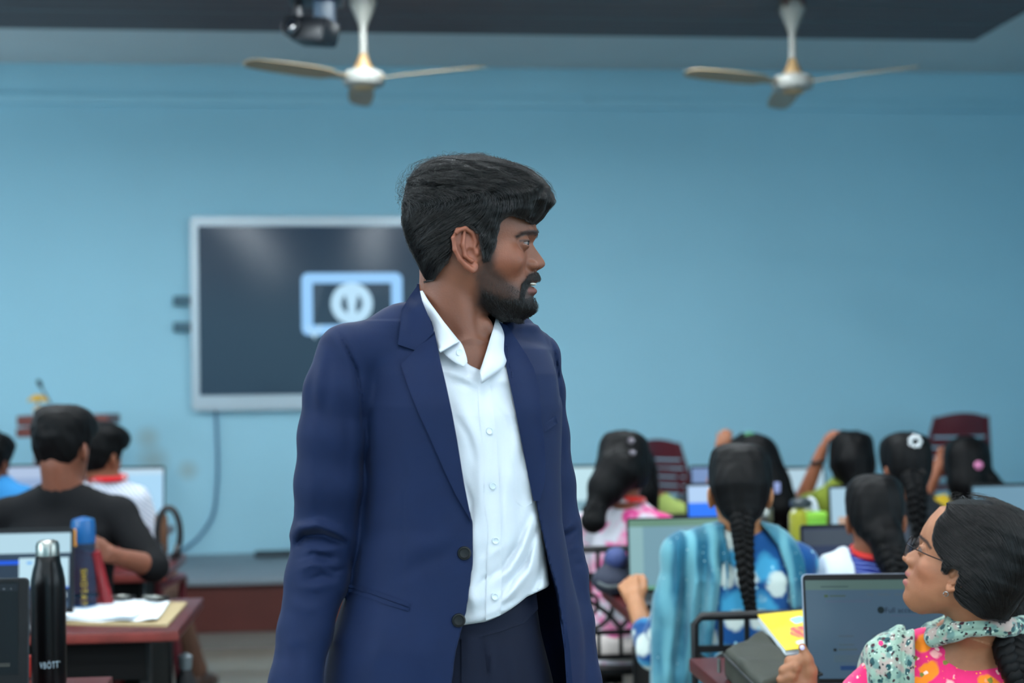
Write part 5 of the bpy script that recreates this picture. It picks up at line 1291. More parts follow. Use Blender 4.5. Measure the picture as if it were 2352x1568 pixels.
# the head and neck come from the finer field; join both fields where they meet
Xf, Yf, Zf = np.meshgrid(*fine.ax, indexing='ij')
wbody = np_mesh('body', cam_to_world(V), Q, M_skin, WG, B1, woman_colour(V))
bvh_w = BVHTree.FromPolygons([tuple(v) for v in V], [tuple(f) for f in Q])
add_eyes(wpo, WOM, WG, B1, gaze=(1, .15, .25))
ob = lathe_at('fingernail', [(.0004, 0), (.0048, .0), (.0050, .001), (.003, .0022), (.0004, .0026)], mat('nail_lilac', (190, 184, 224), 0.2, coat=1.0), WG, Kh(1842.5,1487,-.0125), np.array([-.1, -1, .35]), B1)
# glasses
M_gl = mat('glasses_frame', (16, 17, 22), 0.3, metal=0.6); M_lens = mat('glasses_lens', (210, 225, 235), 0.03, spec=0.6, alpha=0.10)
wW = lambda p: Vector(CAMM @ wpo.fwd(p)+CAMO-np.array(B1))
GL = empty('glasses', (0, 0, 0), parent=WG)
for s in (-1, 1):
    ring = [HP(1240-abs(math.sin(a))*2, 566, s*.033)+np.array([-.004*math.cos(a)*0, .0235*math.cos(a), .0205*math.sin(a)])+np.array([.004-.004*(.0235*math.cos(a)*s+.0235)/.047, 0, 0]) for a in np.linspace(0, 2*math.pi, 28, endpoint=False)]
    bm = bmesh.new(); bm_tube(bm, [wW(p) for p in ring], .0011, 8, True); bm_done(bm, 'lens_rim', M_gl, GL, smooth=True)
    bm = bmesh.new(); vs = [bm.verts.new(wW(p+np.array([-.0004, 0, 0]))) for p in ring]; bm.faces.new(vs); vs2 = [bm.verts.new(wW(p+np.array([.0008, 0, 0]))) for p in ring]; bm.faces.new(vs2[::-1]); 
    for i in range(len(vs)): bm.faces.new((vs[i], vs2[i], vs2[(i+1) % len(vs)], vs[(i+1) % len(vs)]))
    bm_done(bm, 'lens', M_lens, GL)
    tp = [HP(1239, 560, s*.0565), HP(1215, 561, s*.069), HP(1170, 563, s*.0745), HP(1110, 563, s*.0765), HP(1075, 566, s*.0765), HP(1050, 590, s*.075)]
    tube('temple', [wW(p) for p in smooth_path(tp, 5)], .0012, M_gl, GL)
tube('bridge', [wW(p) for p in smooth_path([HP(1240, 564, -.010), HP(1246, 558, 0), HP(1240, 564, .010)], 6)], .0012, M_gl, GL)
er = [wW(HP(1088, 640, .0745)+np.array([.003*math.cos(a)*.3, .0, .0042*math.sin(a)-.002])+np.array([.0036*math.cos(a), 0, 0])) for a in np.linspace(0, 6.28, 14, endpoint=False)]
bm = bmesh.new(); bm_tube(bm, er, .0009, 6, True); bm_done(bm, 'earring', mat('earring_silver', (170, 165, 160), 0.2, metal=1.0), WG, smooth=True)
# hair: drawn back over the ears into a low braid
WHAIR = [(1188,398),(1170,428),(1178,455),(1182,482),(1178,515),(1162,536),(1144,550),(1124,560),(1120,586),(1109,592),(1101,572),(1090,564),(1076,568),(1068,588),(1071,612),(1072,628),(1064,642),(1040,656),(985,668),(895,655),(850,560),(880,420),(960,350),(1080,335),(1170,355)]
wsec = dict(front=[(362,1120),(372,1158),(385,1192),(405,1218),(425,1229),(445,1234),(470,1236),(500,1236),(540,1225),(620,1190),(740,1150)],
            back=[(362,1060),(368,1000),(380,970),(400,944),(430,922),(470,912),(512,910),(560,915),(606,925),(650,935),(740,960)],
            width=[(362,.030),(370,.050),(382,.064),(400,.074),(430,.081),(470,.0845),(520,.0865),(560,.0890),(600,.087),(650,.074),(740,.055)])
G = Field(K1(2080, 1640, -.25), K1(2480, 1125, .22), .0024)
hw = hair_fn(wsec, WHAIR); X, Y, Z = np.meshgrid(*G.ax, indexing='ij'); cX, cL, cZ = wpo.inv(X, Y, Z)
d1, d2 = hw(np.zeros((1, 1, 1))+cX.astype(float), cL.astype(float), cZ.astype(float)) if False else (None, None)
def hair_eval(T, poly, cX, cL, cZ, strandk=1.0):
    zf, vf = tab(T['front']); zb, vb = tab(T['back']); zw, vw = tab(T['width']); vf, vb = hx(vf), hx(vb)
    f = np.interp(cZ, zf, vf); b = np.interp(cZ, zb, vb); w = np.interp(cZ, zw, vw); c = .5*(f+b); a = .5*(f-b)
    k0 = (np.abs((cX-c)/a)**2.4+np.abs(cL/w)**2.4)**(1/2.4); d = (k0-1)*np.minimum(a, w)*.9
    d = np.maximum(d, cZ-hz(362.0))
    d = d+strandk*(.0002*np.sin((cX*.5+cZ*1.0)*620+6*np.sin(cL*40)+4*np.sin(cX*50+cZ*40))+.0004*np.sin((cX*.4+cZ)*190+3*np.sin(cX*40)))
    # outline evaluated from a table
    gx = np.linspace(780, 1320, 271); gy = np.linspace(300, 820, 261); T_ = poly_sdf(poly, gx[:, None], gy[None, :])
    ix = np.clip((cX/PX+1090-gx[0])/(gx[1]-gx[0]), 0, 268.9); iy = np.clip((600-cZ/PX-gy[0])/(gy[1]-gy[0]), 0, 258.9); i0, j0 = ix.astype(int), iy.astype(int); tx, ty = ix-i0, iy-j0
    o = (T_[i0, j0]*(1-tx)*(1-ty)+T_[i0+1, j0]*tx*(1-ty)+T_[i0, j0+1]*(1-tx)*ty+T_[i0+1, j0+1]*tx*ty)*PX
    return smax(d, o+.0008*np.sin(cX*700+cZ*400), .006)
Fh = hair_eval(wsec, WHAIR, cX, cL, cZ)
# middle parting
Fh = Fh+.0045*np.exp(-(cL/.0022)**2)*(cZ > hz(470))
G.F[:] = np.minimum(Fh, .2)
G.chain([K1(2330,1310,.05), K1(2335,1400,.03), K1(2325,1450,.0)], [.075, .05, .036], .03)
G.F += (.0008*vnoise(X*260, Y*260, Z*60, 4)).astype(np.float32)
V, Q = G.mesh(); whair = np_mesh('hair', cam_to_world(V), Q, M_hair, WG, B1); whV, whF = V, G
def w_flow(Pt, r):
    C = wpo.pts(Pt); px = C[:, 0]/PX+1090; py = 600-C[:, 2]/PX
    d = np.stack([-1.0+0*px, .5*np.sign(C[:, 1])*np.clip(1-np.abs(C[:, 1])/.06, 0, 1), -.35-.9*sstep(px, 1060, 960)-.5*sstep(px, 1140, 1220)], 1)+r.normal(0, .06, (len(px), 3)); return d @ wpo.R
strands('hair_strand', pick(whV, 14000, 21), whF, w_flow, 12, .0056, whair, B1, M_strand, lift=(-.0005, .0012), rad=.00020, seed=22, wav=.06)
def braid(name, path, w, parent, base, m, turns=6.0, taper=.5, sides=8, ns=40):
    """three interlaced strands along a path given in camera space"""
    pts = np.array(smooth_path(path, 12)); s = np.linspace(0, len(pts)-1, ns); pts = np.stack([np.interp(s, np.arange(len(pts)), pts[:, i]) for i in range(3)], 1)
    tg = np.gradient(pts, axis=0); tg /= np.linalg.norm(tg, axis=1)[:, None]; sd = np.cross(tg, np.array([0, -1.0, 0])); sd /= np.linalg.norm(sd, axis=1)[:, None]; fw = np.cross(sd, tg)
    bm = bmesh.new(); t = np.linspace(0, 1, ns)
    for k in range(3):
        ph = 2*math.pi*turns*t/1.0+k*2*math.pi/3; ww = w*(1-(1-taper)*t)
        c = pts+sd*(ww*.62*np.sin(ph))[:, None]+fw*(ww*.40*np.sin(2*ph))[:, None]
        bm_tube(bm, [Vector(CAMM @ p+CAMO-np.array(base)) for p in c], list(ww*.56), sides)
    return bm_done(bm, name, m, parent, smooth=True, angle=80)
braid('braid', [K1(2322,1430,.02), K1(2318,1470,-.05), K1(2330,1520,-.085), K1(2352,1580,-.10), K1(2370,1680,-.10), K1(2380,1800,-.08)], .034, whair, B1, M_hair, 5.5, .6, 10, 70)

# kurta
M_kurta = pattern_mat('kurta_pink', [('blob', 14, .36, .03, (240, 132, 30), 1), ('blob', 22, .22, .03, (250, 176, 170), 2), ('blob', 40, .17, .02, (250, 205, 190), 3), ('dots', 75, .12, .03, (250, 170, 30), 4), ('blob', 30, .15, .02, (120, 120, 50), 5)], (226, 42, 108))
M_scarf = pattern_mat('scarf_floral', [('noise', 30, .56, .04, (168, 150, 142), 7), ('blob', 34, .30, .06, (104, 136, 130), 6), ('blob', 46, .34, .03, (28, 72, 76), 1), ('blob', 58, .25, .03, (60, 24, 34), 2), ('blob', 95, .20, .03, (22, 44, 50), 3), ('blob', 80, .18, .03, (196, 212, 198), 5), ('blob', 40, .13, .02, (14, 28, 34), 4)], (140, 166, 150), rough=.85)
G = Field(np.array([K1(1780,0)[0], D1-.26, -CAMH+.42]), np.array([K1(2560,0)[0], D1+.32, K1(0,1430)[2]]), .0042); q = Px(G)
lz1 = lambda py: K1(0, py)[2]
G.loft([(lz1(1500),K1(2235,0)[0],D1+.02,.10,.055),(lz1(1540),K1(2228,0)[0],D1+.02,.165,.085),(lz1(1620),K1(2228,0)[0],D1+.02,.175,.105),(lz1(1760),K1(2228,0)[0],D1+.01,.160,.115),(lz1(1900),K1(2228,0)[0],D1,.17,.13),(-CAMH+.46,K1(2228,0)[0],D1+.02,.19,.16)], math.radians(-8), 0, p=2.3)
G.chain([K1(2225,1500,.025), K1(2130,1505,.02), K1(2055,1530,.02)], [.050, .047, .046], .03); G.chain([K1(2225,1500,.025), K1(2330,1512,.05), K1(2420,1540,.06)], [.050, .046, .046], .03)
G.chain([K1(2056,1532,.02), K1(1990,1605,.05), K1(1925,1690,.08), Kh(1880,1665,.03)], [.048, .050, .046, .038], .015)
G.chain([K1(2420,1540,.06), K1(2455,1680,.12), K1(2430,1780,.28)], [.048, .046, .04], .015)
G.ell(K1(2030, 1490, .01), (.022, .03, .024), .015)
for pts, amp, w in [([(2000,1500),(1960,1560),(1930,1600)], .003, 12), ([(2040,1500),(2030,1560),(2000,1620)], -.004, 9), ([(2180,1500),(2200,1568)], .003, 12), ([(2300,1500),(2290,1568)], -.003, 12)]: crease(G, q, pts, amp, w, .1, K=K1, D0=D1)
# neckline dips at the back
nk = poly_sdf([(2120,1380),(2160,1466),(2200,1480),(2260,1492),(2330,1494),(2400,1470),(2400,1380)], q.px[:, 0, :].astype(float), q.py[:, 0, :].astype(float))
G.F = smax(G.F, (-nk[:, None, :]*.0008).astype(np.float32), .003)
V, Q = G.mesh(); np_mesh('kurta', cam_to_world(V), Q, M_kurta, WG, B1)
bvh_k = union((V, Q)); kurtaF = G.F.copy(); kurtaG = G; kq = q
# scarf: wound round the neck and thrown over the near shoulder
G = Field(np.array([K1(1990,0)[0], D1-.22, K1(0,1720)[2]]), np.array([K1(2400,0)[0], D1+.22, K1(0,1370)[2]]), .0030); q = Px(G)
G.chain([K1(2146,1466,-.045), K1(2190,1448,-.075), K1(2245,1436,-.092), K1(2305,1440,-.085), K1(2352,1438,-.03), K1(2350,1428,.06), K1(2280,1420,.12), K1(2190,1432,.11), K1(2140,1452,.05), K1(2146,1466,-.045)], [.017, .020, .019, .018, .019, .022, .024, .022, .02, .017], .008)
G.chain([K1(2185,1428,-.060), K1(2245,1414,-.076), K1(2305,1418,-.068)], [.013, .015, .013], .008)
D = Field(np.array([K1(1990,0)[0], D1-.22, K1(0,1720)[2]]), np.array([K1(2400,0)[0], D1+.22, K1(0,1370)[2]]), .0030)
D.loft([(lz1(1500),K1(2235,0)[0],D1+.02,.10,.055),(lz1(1540),K1(2228,0)[0],D1+.02,.165,.085),(lz1(1620),K1(2228,0)[0],D1+.02,.175,.105),(lz1(1760),K1(2228,0)[0],D1+.01,.160,.115)], math.radians(-8), 0, p=2.3, off=.012)
D.chain([K1(2225,1500,.025), K1(2130,1505,.02), K1(2055,1530,.02), K1(1990,1605,.05)], [.064, .061, .060, .060], .03)
D.ell(K1(2100, 1478, .015), (.05, .05, .030), .02)
sh = poly_sdf([(2034,1470),(2050,1440),(2170,1430),(2172,1470),(2168,1520),(2166,1580),(2168,1740),(2000,1740),(2012,1640),(2026,1560),(2033,1500)], q.px[:, 0, :].astype(float), q.py[:, 0, :].astype(float))
D.F = smax(D.F, (sh[:, None, :]*.0008).astype(np.float32), .004)
for x0, x1, a in ((2058,2046,.005), (2078,2070,-.008), (2096,2088,.007), (2112,2106,-.007), (2128,2124,.006), (2144,2142,-.008), (2156,2156,.005)): crease(D, q, [(x0+6,1425),(x0,1465),((x0+x1)/2,1520),(x1,1600),(x1-4,1700)], a, 6, .3, K=K1, D0=D1)
for pts, a in (([(2150,1470),(2190,1452),(2245,1446),(2300,1452)], -.004), ([(2152,1455),(2195,1434),(2250,1424),(2300,1430)], .003), ([(2165,1440),(2200,1420),(2260,1412)], -.003)): crease(G, q, pts, a, 4, .1, K=K1, D0=D1)
G.F = smin(G.F, D.F, .006); G.F += (.0012*vnoise(q.px*.12, q.py*.12, q.Y*100, 9)).astype(np.float32)
V, Q = G.mesh(); np_mesh('scarf', cam_to_world(V), Q, M_scarf, WG, B1)
# lower body on a stool behind the near desk
M_leg1 = mat('legging_white', (205, 196, 190), 0.8)
def lower_body(parent, base, cx_cam, D, m, voxel=.010, seat=.47, spread=.10, fwd=.42, foot=.05, hipw=.17, legs=None):
    G = Field((cx_cam-.36, D-.24, -CAMH), (cx_cam+.36, D+fwd+.34, -CAMH+seat+.16), voxel); z = -CAMH
    G.ell((cx_cam, D, z+seat+.03), (hipw, .145, .10), .02)
    for s in (-1, 1):
        h = (cx_cam+s*.085, D+.02, z+seat+.03); k = (cx_cam+s*spread, D+fwd, z+seat+.03); f = (cx_cam+s*spread, D+fwd+foot, z+.09)
        if legs and legs.get(s): k, f = legs[s]
        G.chain([h, k, f], [.085, .066, .048], .03); G.chain([f, np.array(f)+[0, .07, -.045], np.array(f)+[0, .16, -.06]], [.045, .036, .028], .02)
    G.F = np.maximum(G.F, (z+.001-np.meshgrid(*G.ax, indexing='ij')[2]).astype(np.float32))
    V, Q = G.mesh(); return np_mesh('trousers', cam_to_world(V), Q, m, parent, base)
lower_body(WG, B1, K1(2228,0)[0], D1+.02, M_leg1)
q_ = P(2228, 880, D1+.02); st = lattice_chair((q_.x, q_.y+.03, 0), 0, 'black metal lattice chair under the woman with glasses'); st.scale = (.9, .9, .88)
# ------------------------------------------------------------------ the other people, mostly seen from behind
TIED = [(1188,398),(1170,428),(1178,455),(1182,482),(1178,515),(1162,536),(1144,550),(1124,560),(1116,582),(1107,586),(1099,556),(1085,540),(1062,532),(1042,546),(1036,572),(1028,600),(1006,640),(975,655),(930,622),(880,560),(880,420),(960,350),(1080,335),(1170,355)]
tied_sec = dict(wsec, width=[(362,.030),(370,.050),(382,.064),(400,.074),(430,.081),(470,.0845),(520,.0840),(560,.0815),(600,.075),(650,.060)])
def sitter(label, D, head, shl, shr, top, skin=(140, 92, 66), yaw=0.0, tilt=8.0, hs=1.0, arms=(), lower=None, vox=.0075, hair='short', hair_pts=(), neck_r=.048, group=None,
           seat=.47, hipw=.17, hairgrow=0.0, tip=None, legs=None, male=False, waist=None, tied=False):
    """head: pixel of the ear canal level at the head's middle; shl/shr: pixels of the shoulder tops; arms: dicts of camera-space joints"""
    Kd = KF(D); b = P(.5*(shl[0]+shr[0]), 880, D); b.z = 0
    o = empty('person', b, label=label, cat='person', group=group); B = tuple(b)
    a_, t_ = math.radians(yaw), math.radians(tilt)
    x = np.array([math.sin(a_)*math.cos(t_), math.cos(a_)*math.cos(t_), -math.sin(t_)]); z = np.array([math.sin(a_)*math.sin(t_), math.cos(a_)*math.sin(t_), math.cos(t_)]); l = np.cross(z, x)
    po = Pose(Kd(*head), np.stack([x, l, z])/hs)
    po.fwd = lambda p: po.o+(po.R*hs).T @ (np.array(p, float)*hs)
    Dd = MAN if male else WOM
    S1, S2 = Kd(*shl), Kd(*shr); mid = .5*(S1+S2); halfw = .5*np.linalg.norm(S1-S2)
    arm_p = [np.array(p) for ar in arms for p in ar['j']]
    lo = np.minimum.reduce([S1-.10, S2-.10]+[p-.13 for p in arm_p]); hi = np.maximum.reduce([S1+.10, S2+.10]+[p+.13 for p in arm_p]); lo[1] = min(lo[1], D-.24); hi[1] = max(hi[1], D+.24)
    lo[2] = -CAMH+.40; hi[2] = Kd(*head)[2]+.20*hs
    waist_x = mid[0] if waist is None else Kd(waist, 0)[0]
    rows = lambda off: [(mid[2]+.035, mid[0], D+.01, .07+off, .045+off), (mid[2]-.02, mid[0], D+.01, halfw*.80+off, .075+off), (mid[2]-.10, mid[0], D, halfw*.93+off, .105+off), (mid[2]-.25, .5*(mid[0]+waist_x), D-.01, halfw*.84+off, .105+off), (-CAMH+seat+.10, waist_x, D-.01, halfw*.86+off, .115+off), (-CAMH+seat-.04, waist_x, D, hipw+off, .14+off)]
    # skin
    G = Field(lo, hi, vox)
    fn = head_fn(Dd); big = np.array([po.fwd((x_, l_, z_)) for x_ in (-.13, .13) for l_ in (-.09, .09) for z_ in (-.12, .17)])
    G.put(lambda X, Y, Z: fn(*po.inv(X, Y, Z))*hs, big.min(0), big.max(0), .012)
    for s in (-1, 1):
        e = po.fwd(HP(1066, 583, s*.080)); Rr = np.array([[.9, -.3*s, .44], [.3*s, .95, 0], [-.42, .14*s, .9]]) @ (po.R*hs); G.ell(e, (.019*hs, .0075*hs, .033*hs), .005, R=np.array([r/np.linalg.norm(r) for r in Rr]))
        G.ell(po.fwd(HP(1224, 610, s*.012)), (.010, .007, .008), .006)
    G.cone(po.fwd(HP(1045, 635, 0)), mid+np.array([0, .0, .0]), neck_r, neck_r*1.1, .02)
    G.loft(rows(-.014), 0, .03, p=2.3); G.chain([S1*.85+mid*.15-[0, 0, .055], mid-[0, 0, .02], S2*.85+mid*.15-[0, 0, .055]], [.03, .045, .03], .03)
    for ar in arms:
        J = [np.array(p) for p in ar['j']]; r0 = .042 if not male else .048
        G.chain(J, [r0-.008, .036 if not male else .04, .026, .025][:len(J)], .012)
        dv = J[-1]-J[-2]; dv /= np.linalg.norm(dv); hand_field(G, J[-1]+dv*.01, dv, ar.get('thumb', (0, 0, 1)), ar.get('back', (0, -1, 0)), s=ar.get('hs', .92), curl=ar.get('curl', .7), k=.006)
    V, Q = G.mesh(); np_mesh('body', cam_to_world(V), Q, M_skin, o, B, np.tile(lc(skin), (len(V), 1)))
    # top
    G = Field(lo, hi, vox); G.loft(rows(.0), 0, 0, p=2.3)
    G.chain([S1-[0, 0, .05], mid-[0, 0, .012], S2-[0, 0, .05]], [.046, .055, .046], .04)
    for ar in arms:
        J = [np.array(p) for p in ar['j']]; sl = ar.get('sleeve', 1.35); r0 = .050 if not male else .057
        n = int(sl); pts = J[:n+1]+([J[n]+(J[n+1]-J[n])*(sl-n)] if sl > n and n+1 < len(J) else [])
        G.chain(pts, [r0, r0*.9, r0*.82, r0*.74][:len(pts)], .014)
    if not arms or len(arms) < 2:
        done = [ar.get('side') for ar in arms]
        for s, S in ((-1, S1), (1, S2)):
            if s in done: continue
            G.chain([S-[0, 0, .05], S+np.array([s*.03, .02, -.26]), S+np.array([s*.0, .24, -.26])], [.048, .046, .040], .014)
    X, Y, Z = np.meshgrid(*G.ax, indexing='ij'); G.F += (.003*vnoise(X*18, Y*18, Z*9, int(D*10))).astype(np.float32)+(.0018*vnoise(X*40, Y*40, Z*22, int(D*17))).astype(np.float32)
    if male:
        nk_ = po.fwd(HP(1045, 660, 0)); nb = mid*.45+nk_*.55
        for S in (S1, S2): G.chain([nb-[0, .0, .03], .45*mid+.55*S-[0, 0, .045]], [.050, .046], .03)
        G.cone(nb+[0, 0, .01], nb+[0, 0, .20], neck_r+.004, neck_r+.012, .006, 'cut')
    else: G.cone(mid+[0, -.0, .05], mid+[0, -.01, .20], neck_r+.012, neck_r+.02, .01, 'cut')
    V, Q = G.mesh(); tp = np_mesh('top', cam_to_world(V), Q, top, o, B); fieldTop = G
    # hair
    Hm = M_hair
    G = Field(po.o-np.array([.26, .26, .62]), po.o+np.array([.26, .26, .22]), max(vox*.72, .0045))
    X, Y, Z = np.meshgrid(*G.ax, indexing='ij'); cX, cL, cZ = po.inv(X, Y, Z)
    T = {k: [(a, v) for a, v in wsec[k]] for k in wsec} if not male else hair_sec
    if tied: T = tied_sec
    g = hairgrow
    poly = (TIED if tied else WHAIR) if not male else [(972,650),(940,640),(900,560),(900,400),(1000,340),(1200,340),(1270,400),(1280,470),(1240,505),(1196,506),(1150,508),(1130,540),(1122,585),(1108,590),(1096,548),(1060,530),(1034,560),(1026,600),(1006,640)]
    Fh = hair_eval(T, poly, cX, cL, cZ, 0.0)*hs-g; G.F[:] = np.minimum(Fh, .2)
    for ch in hair_pts:
        G.chain([np.array(p) for p in ch[0]], ch[1], .022)
    G.F += (.0016*vnoise(X*170, Y*170, Z*(30 if not male else 120), 5)).astype(np.float32)+(.0016*vnoise(X*75, Y*75, Z*(18 if not male else 70), 9)).astype(np.float32)
    V, Q = G.mesh(); hr = np_mesh('hair', cam_to_world(V), Q, Hm, o, B)
    lower_body(o, B, waist_x, D, lower or M_leg1, seat=seat, hipw=hipw-.005, legs=legs)
    return o, B, Kd, po, hr, tp, fieldTop
def desk_arms(Kd, shl, shr, el=None, reach=.34, zt=.80):
    out = []
    for s, S in ((-1, shl), (1, shr)):
        p = Kd(*S)-np.array([0, 0, .05]); e = p+np.array([s*.045, .06, -.22]); w = np.array([e[0]-s*.07, e[1]+.22, -CAMH+zt]); out.append(dict(side=s, j=[p, e, w], thumb=(-s, 0, .3), back=(0, -.2, 1), curl=.6))
    return out

# woman with the long braid: blue floral kurta, pale teal stole
D2 = 3.90; K2 = KF(D2)
M_blue = pattern_mat('kurta_blue', [('blob', 10, .40, .10, (60, 150, 190), 6), ('blob', 12, .42, .06, (190, 202, 196), 2), ('dots', 30, .12, .03, (150, 200, 215), 4)], (4, 68, 124))
shl, shr = (1567, 1232), (1842, 1250)
Lel, Lw = K2(1500, 1500, .03), K2(1462, 1392, .17)
arms = [dict(side=-1, j=[K2(1580,1275,.0), Lel, Lw], thumb=(.8, 0, .5), back=(-.3, -1, .4), curl=.9, sleeve=1.45), dict(side=1, j=[K2(1828,1290,.0), K2(1858,1470,.08), K2(1790,1400,.28)], thumb=(-1, 0, .3), back=(0, 0, 1), curl=.7, sleeve=1.5)]
o2, B2, _, po2, hr2, tp2, F2t = sitter('woman in a blue floral kurta with teal stole and one long braid', D2, (1698, 1154), shl, shr, M_blue, skin=(168, 116, 80), yaw=4, tilt=4, arms=arms, vox=.0055, seat=.47, tied=True, hair_pts=[([K2(1698,1120,-.07), K2(1701,1165,-.085), K2(1705,1195,-.105)], [.07, .048, .030])])
braid('braid', [K2(1701,1150,-.098), K2(1705,1200,-.118), K2(1707,1240,-.122), K2(1712,1300,-.132), K2(1718,1360,-.138), K2(1726,1405,-.138)], .034, hr2, B2, M_hair, 5.5, .42, 10, 70)
M_teal = pattern_mat('stole_teal', [('stripe', 5, .70, .25, (92, 150, 162), 0), ('noise', 6, .56, .12, (84, 140, 154), 3), ('dots', 45, .07, .02, (200, 215, 215), 2)], (22, 88, 112), bump=.3)
G = Field(np.array([K2(1490,0)[0], D2-.24, K2(0,1640)[2]]), np.array([K2(1900,0)[0], D2+.2, K2(0,1185)[2]]), .0048); q = Px(G)
h_ = .5*abs(K2(*shl)[0]-K2(*shr)[0]); mid = .5*(K2(*shl)+K2(*shr)); S1, S2 = K2(*shl), K2(*shr)
G.loft([(mid[2]+.035,mid[0],D2+.01,.088,.063),(mid[2]-.02,mid[0],D2+.01,h_*.80+.018,.093),(mid[2]-.10,mid[0],D2,h_*.93+.018,.123),(mid[2]-.25,mid[0],D2-.01,h_*.90+.018,.125),(mid[2]-.5,mid[0],D2-.01,h_*.9+.018,.13)], 0, 0, p=2.3)
G.chain([S1-[0, 0, .05], mid-[0, 0, .012], S2-[0, 0, .05]], [.062, .071, .062], .04)
G.chain([K2(1580,1275,.0), K2(1545,1400,.0), K2(1535,1560,-.02), K2(1535,1700,-.02)], [.062, .060, .058, .058], .02); G.chain([K2(1828,1290,.0), K2(1845,1400,.03)], [.064, .06], .02)
sl = poly_sdf([(1535,1225),(1560,1205),(1610,1195),(1662,1190),(1692,1222),(1690,1300),(1676,1400),(1655,1500),(1640,1640),(1495,1640),(1508,1560),(1518,1440),(1526,1330)], q.px[:, 0, :].astype(float), q.py[:, 0, :].astype(float))
sr = poly_sdf([(1760,1200),(1790,1202),(1832,1222),(1868,1262),(1880,1345),(1878,1420),(1846,1420),(1838,1335),(1815,1270),(1785,1228)], q.px[:, 0, :].astype(float), q.py[:, 0, :].astype(float))
G.F = smax(G.F, (np.minimum(sl, sr)[:, None, :]*.0012).astype(np.float32), .004)
for x0, x1, a in ((1560,1528,.011), (1578,1548,-.012), (1600,1570,.012), (1622,1590,-.013), (1640,1612,.011), (1660,1634,-.012), (1676,1655,.009)): crease(G, q, [(x0,1215),(x0-2,1330),((x0+x1)/2,1450),(x1,1600)], a, 8, .3, K=K2, D0=D2)
for x0, x1, a in ((1795,1850,.006), (1812,1862,-.006), (1830,1870,.006)): crease(G, q, [(x0,1210),(x1,1290),(x1+8,1400)], a, 7, .3, K=K2, D0=D2)
V, Q = G.mesh(); np_mesh('stole', cam_to_world(V), Q, M_teal, o2, B2)

# woman with the white stole, navy kurta
D3 = 3.94; K3 = KF(D3)
M_navyk = pattern_mat('kurta_navy', [('stripe', 26, .86, .08, (130, 150, 215), 2)], (18, 36, 120))
shl, shr = (1905, 1288), (2112, 1298)
o3, B3, _, po3, hr3, tp3, _ = sitter('woman with dark side plait, white stole and navy kurta behind the silver-edged laptop', D3, (2010, 1216), shl, shr, M_navyk, skin=(138, 88, 64), yaw=8, tilt=14, hs=.93, arms=desk_arms(K3, shl, shr), vox=.0065, tied=True,
    hair_pts=[([K3(2035,1235,-.09), K3(2048,1275,-.10), K3(2062,1320,-.11)], [.05, .042, .034])])
braid('braid', [K3(2040,1240,-.10), K3(2052,1290,-.135), K3(2068,1340,-.14), K3(2085,1420,-.13)], .036, hr3, B3, M_hair, 3.2, .6, 8, 40)
M_white = mat('stole_white', (196, 206, 212), .8, bump=.2, bscale=40)
mid = .5*(K3(*shl)+K3(*shr)); S1, S2 = K3(*shl), K3(*shr); h_ = .5*np.linalg.norm(S1-S2)
def shoulder_wrap(name, Kd, D, S1, S2, polys, m, parent, B, vox=.006, off=.016, folds=()):
    mid = .5*(S1+S2); h_ = .5*np.linalg.norm(S1-S2)
    G = Field(np.minimum(S1, S2)-[.14, .22, .40], np.maximum(S1, S2)+[.14, .22, .10], vox); q = Px(G)
    G.loft([(mid[2]+.035,mid[0],D+.01,.07+off,.045+off),(mid[2]-.02,mid[0],D+.01,h_*.80+off,.075+off),(mid[2]-.10,mid[0],D,h_*.93+off,.105+off),(mid[2]-.25,mid[0],D-.01,h_*.84+off,.105+off),(mid[2]-.5,mid[0],D-.01,h_*.86+off,.115+off)], 0, 0, p=2.3)
    G.chain([S1-[0, 0, .05], mid-[0, 0, .012], S2-[0, 0, .05]], [.046+off, .055+off, .046+off], .04)
    G.chain([S1-[0, 0, .05], S1-[.03, -.02, .25]], [.05+off, .05+off], .02); G.chain([S2-[0, 0, .05], S2-[-.03, -.02, .25]], [.05+off, .05+off], .02)
    s = np.minimum.reduce([poly_sdf(p, q.px[:, 0, :].astype(float), q.py[:, 0, :].astype(float)) for p in polys])
    G.F = smax(G.F, (s[:, None, :]*D/FPX).astype(np.float32), .004)
    for pts, a, w in folds: crease(G, q, pts, a, w, .4, K=Kd, D0=D)
    V, Q = G.mesh(); return np_mesh(name, cam_to_world(V), Q, m, parent, B)
shoulder_wrap('stole', K3, D3, S1, S2, [[(1931,1262),(1960,1255),(1990,1262),(1996,1330),(1990,1450),(1925,1450),(1930,1330)]], M_white, o3, B3, folds=[([(1950,1262),(1948,1340),(1945,1440)], -.005, 6), ([(1972,1262),(1972,1340),(1970,1440)], .004, 6)])
shoulder_wrap('sleeve_cover', K3, D3, S1, S2, [[(1870,1300),(1890,1272),(1932,1262),(1934,1450),(1870,1450)]], mat('sleeve_grey', (150, 165, 182), .8, bump=.2, bscale=40), o3, B3, off=.009)
rc = [Vector(CAMM @ (mid+np.array([.064*math.cos(a), -.01+.062*math.sin(a), .035+.012*math.sin(a)]))+CAMO-np.array(B3)) for a in np.linspace(0, 2*math.pi, 20, endpoint=False)]
bm = bmesh.new(); bm_tube(bm, rc, .009, 8, True); bm_done(bm, 'neck_band', mat('band_red', (205, 30, 24), .6), o3, smooth=True)

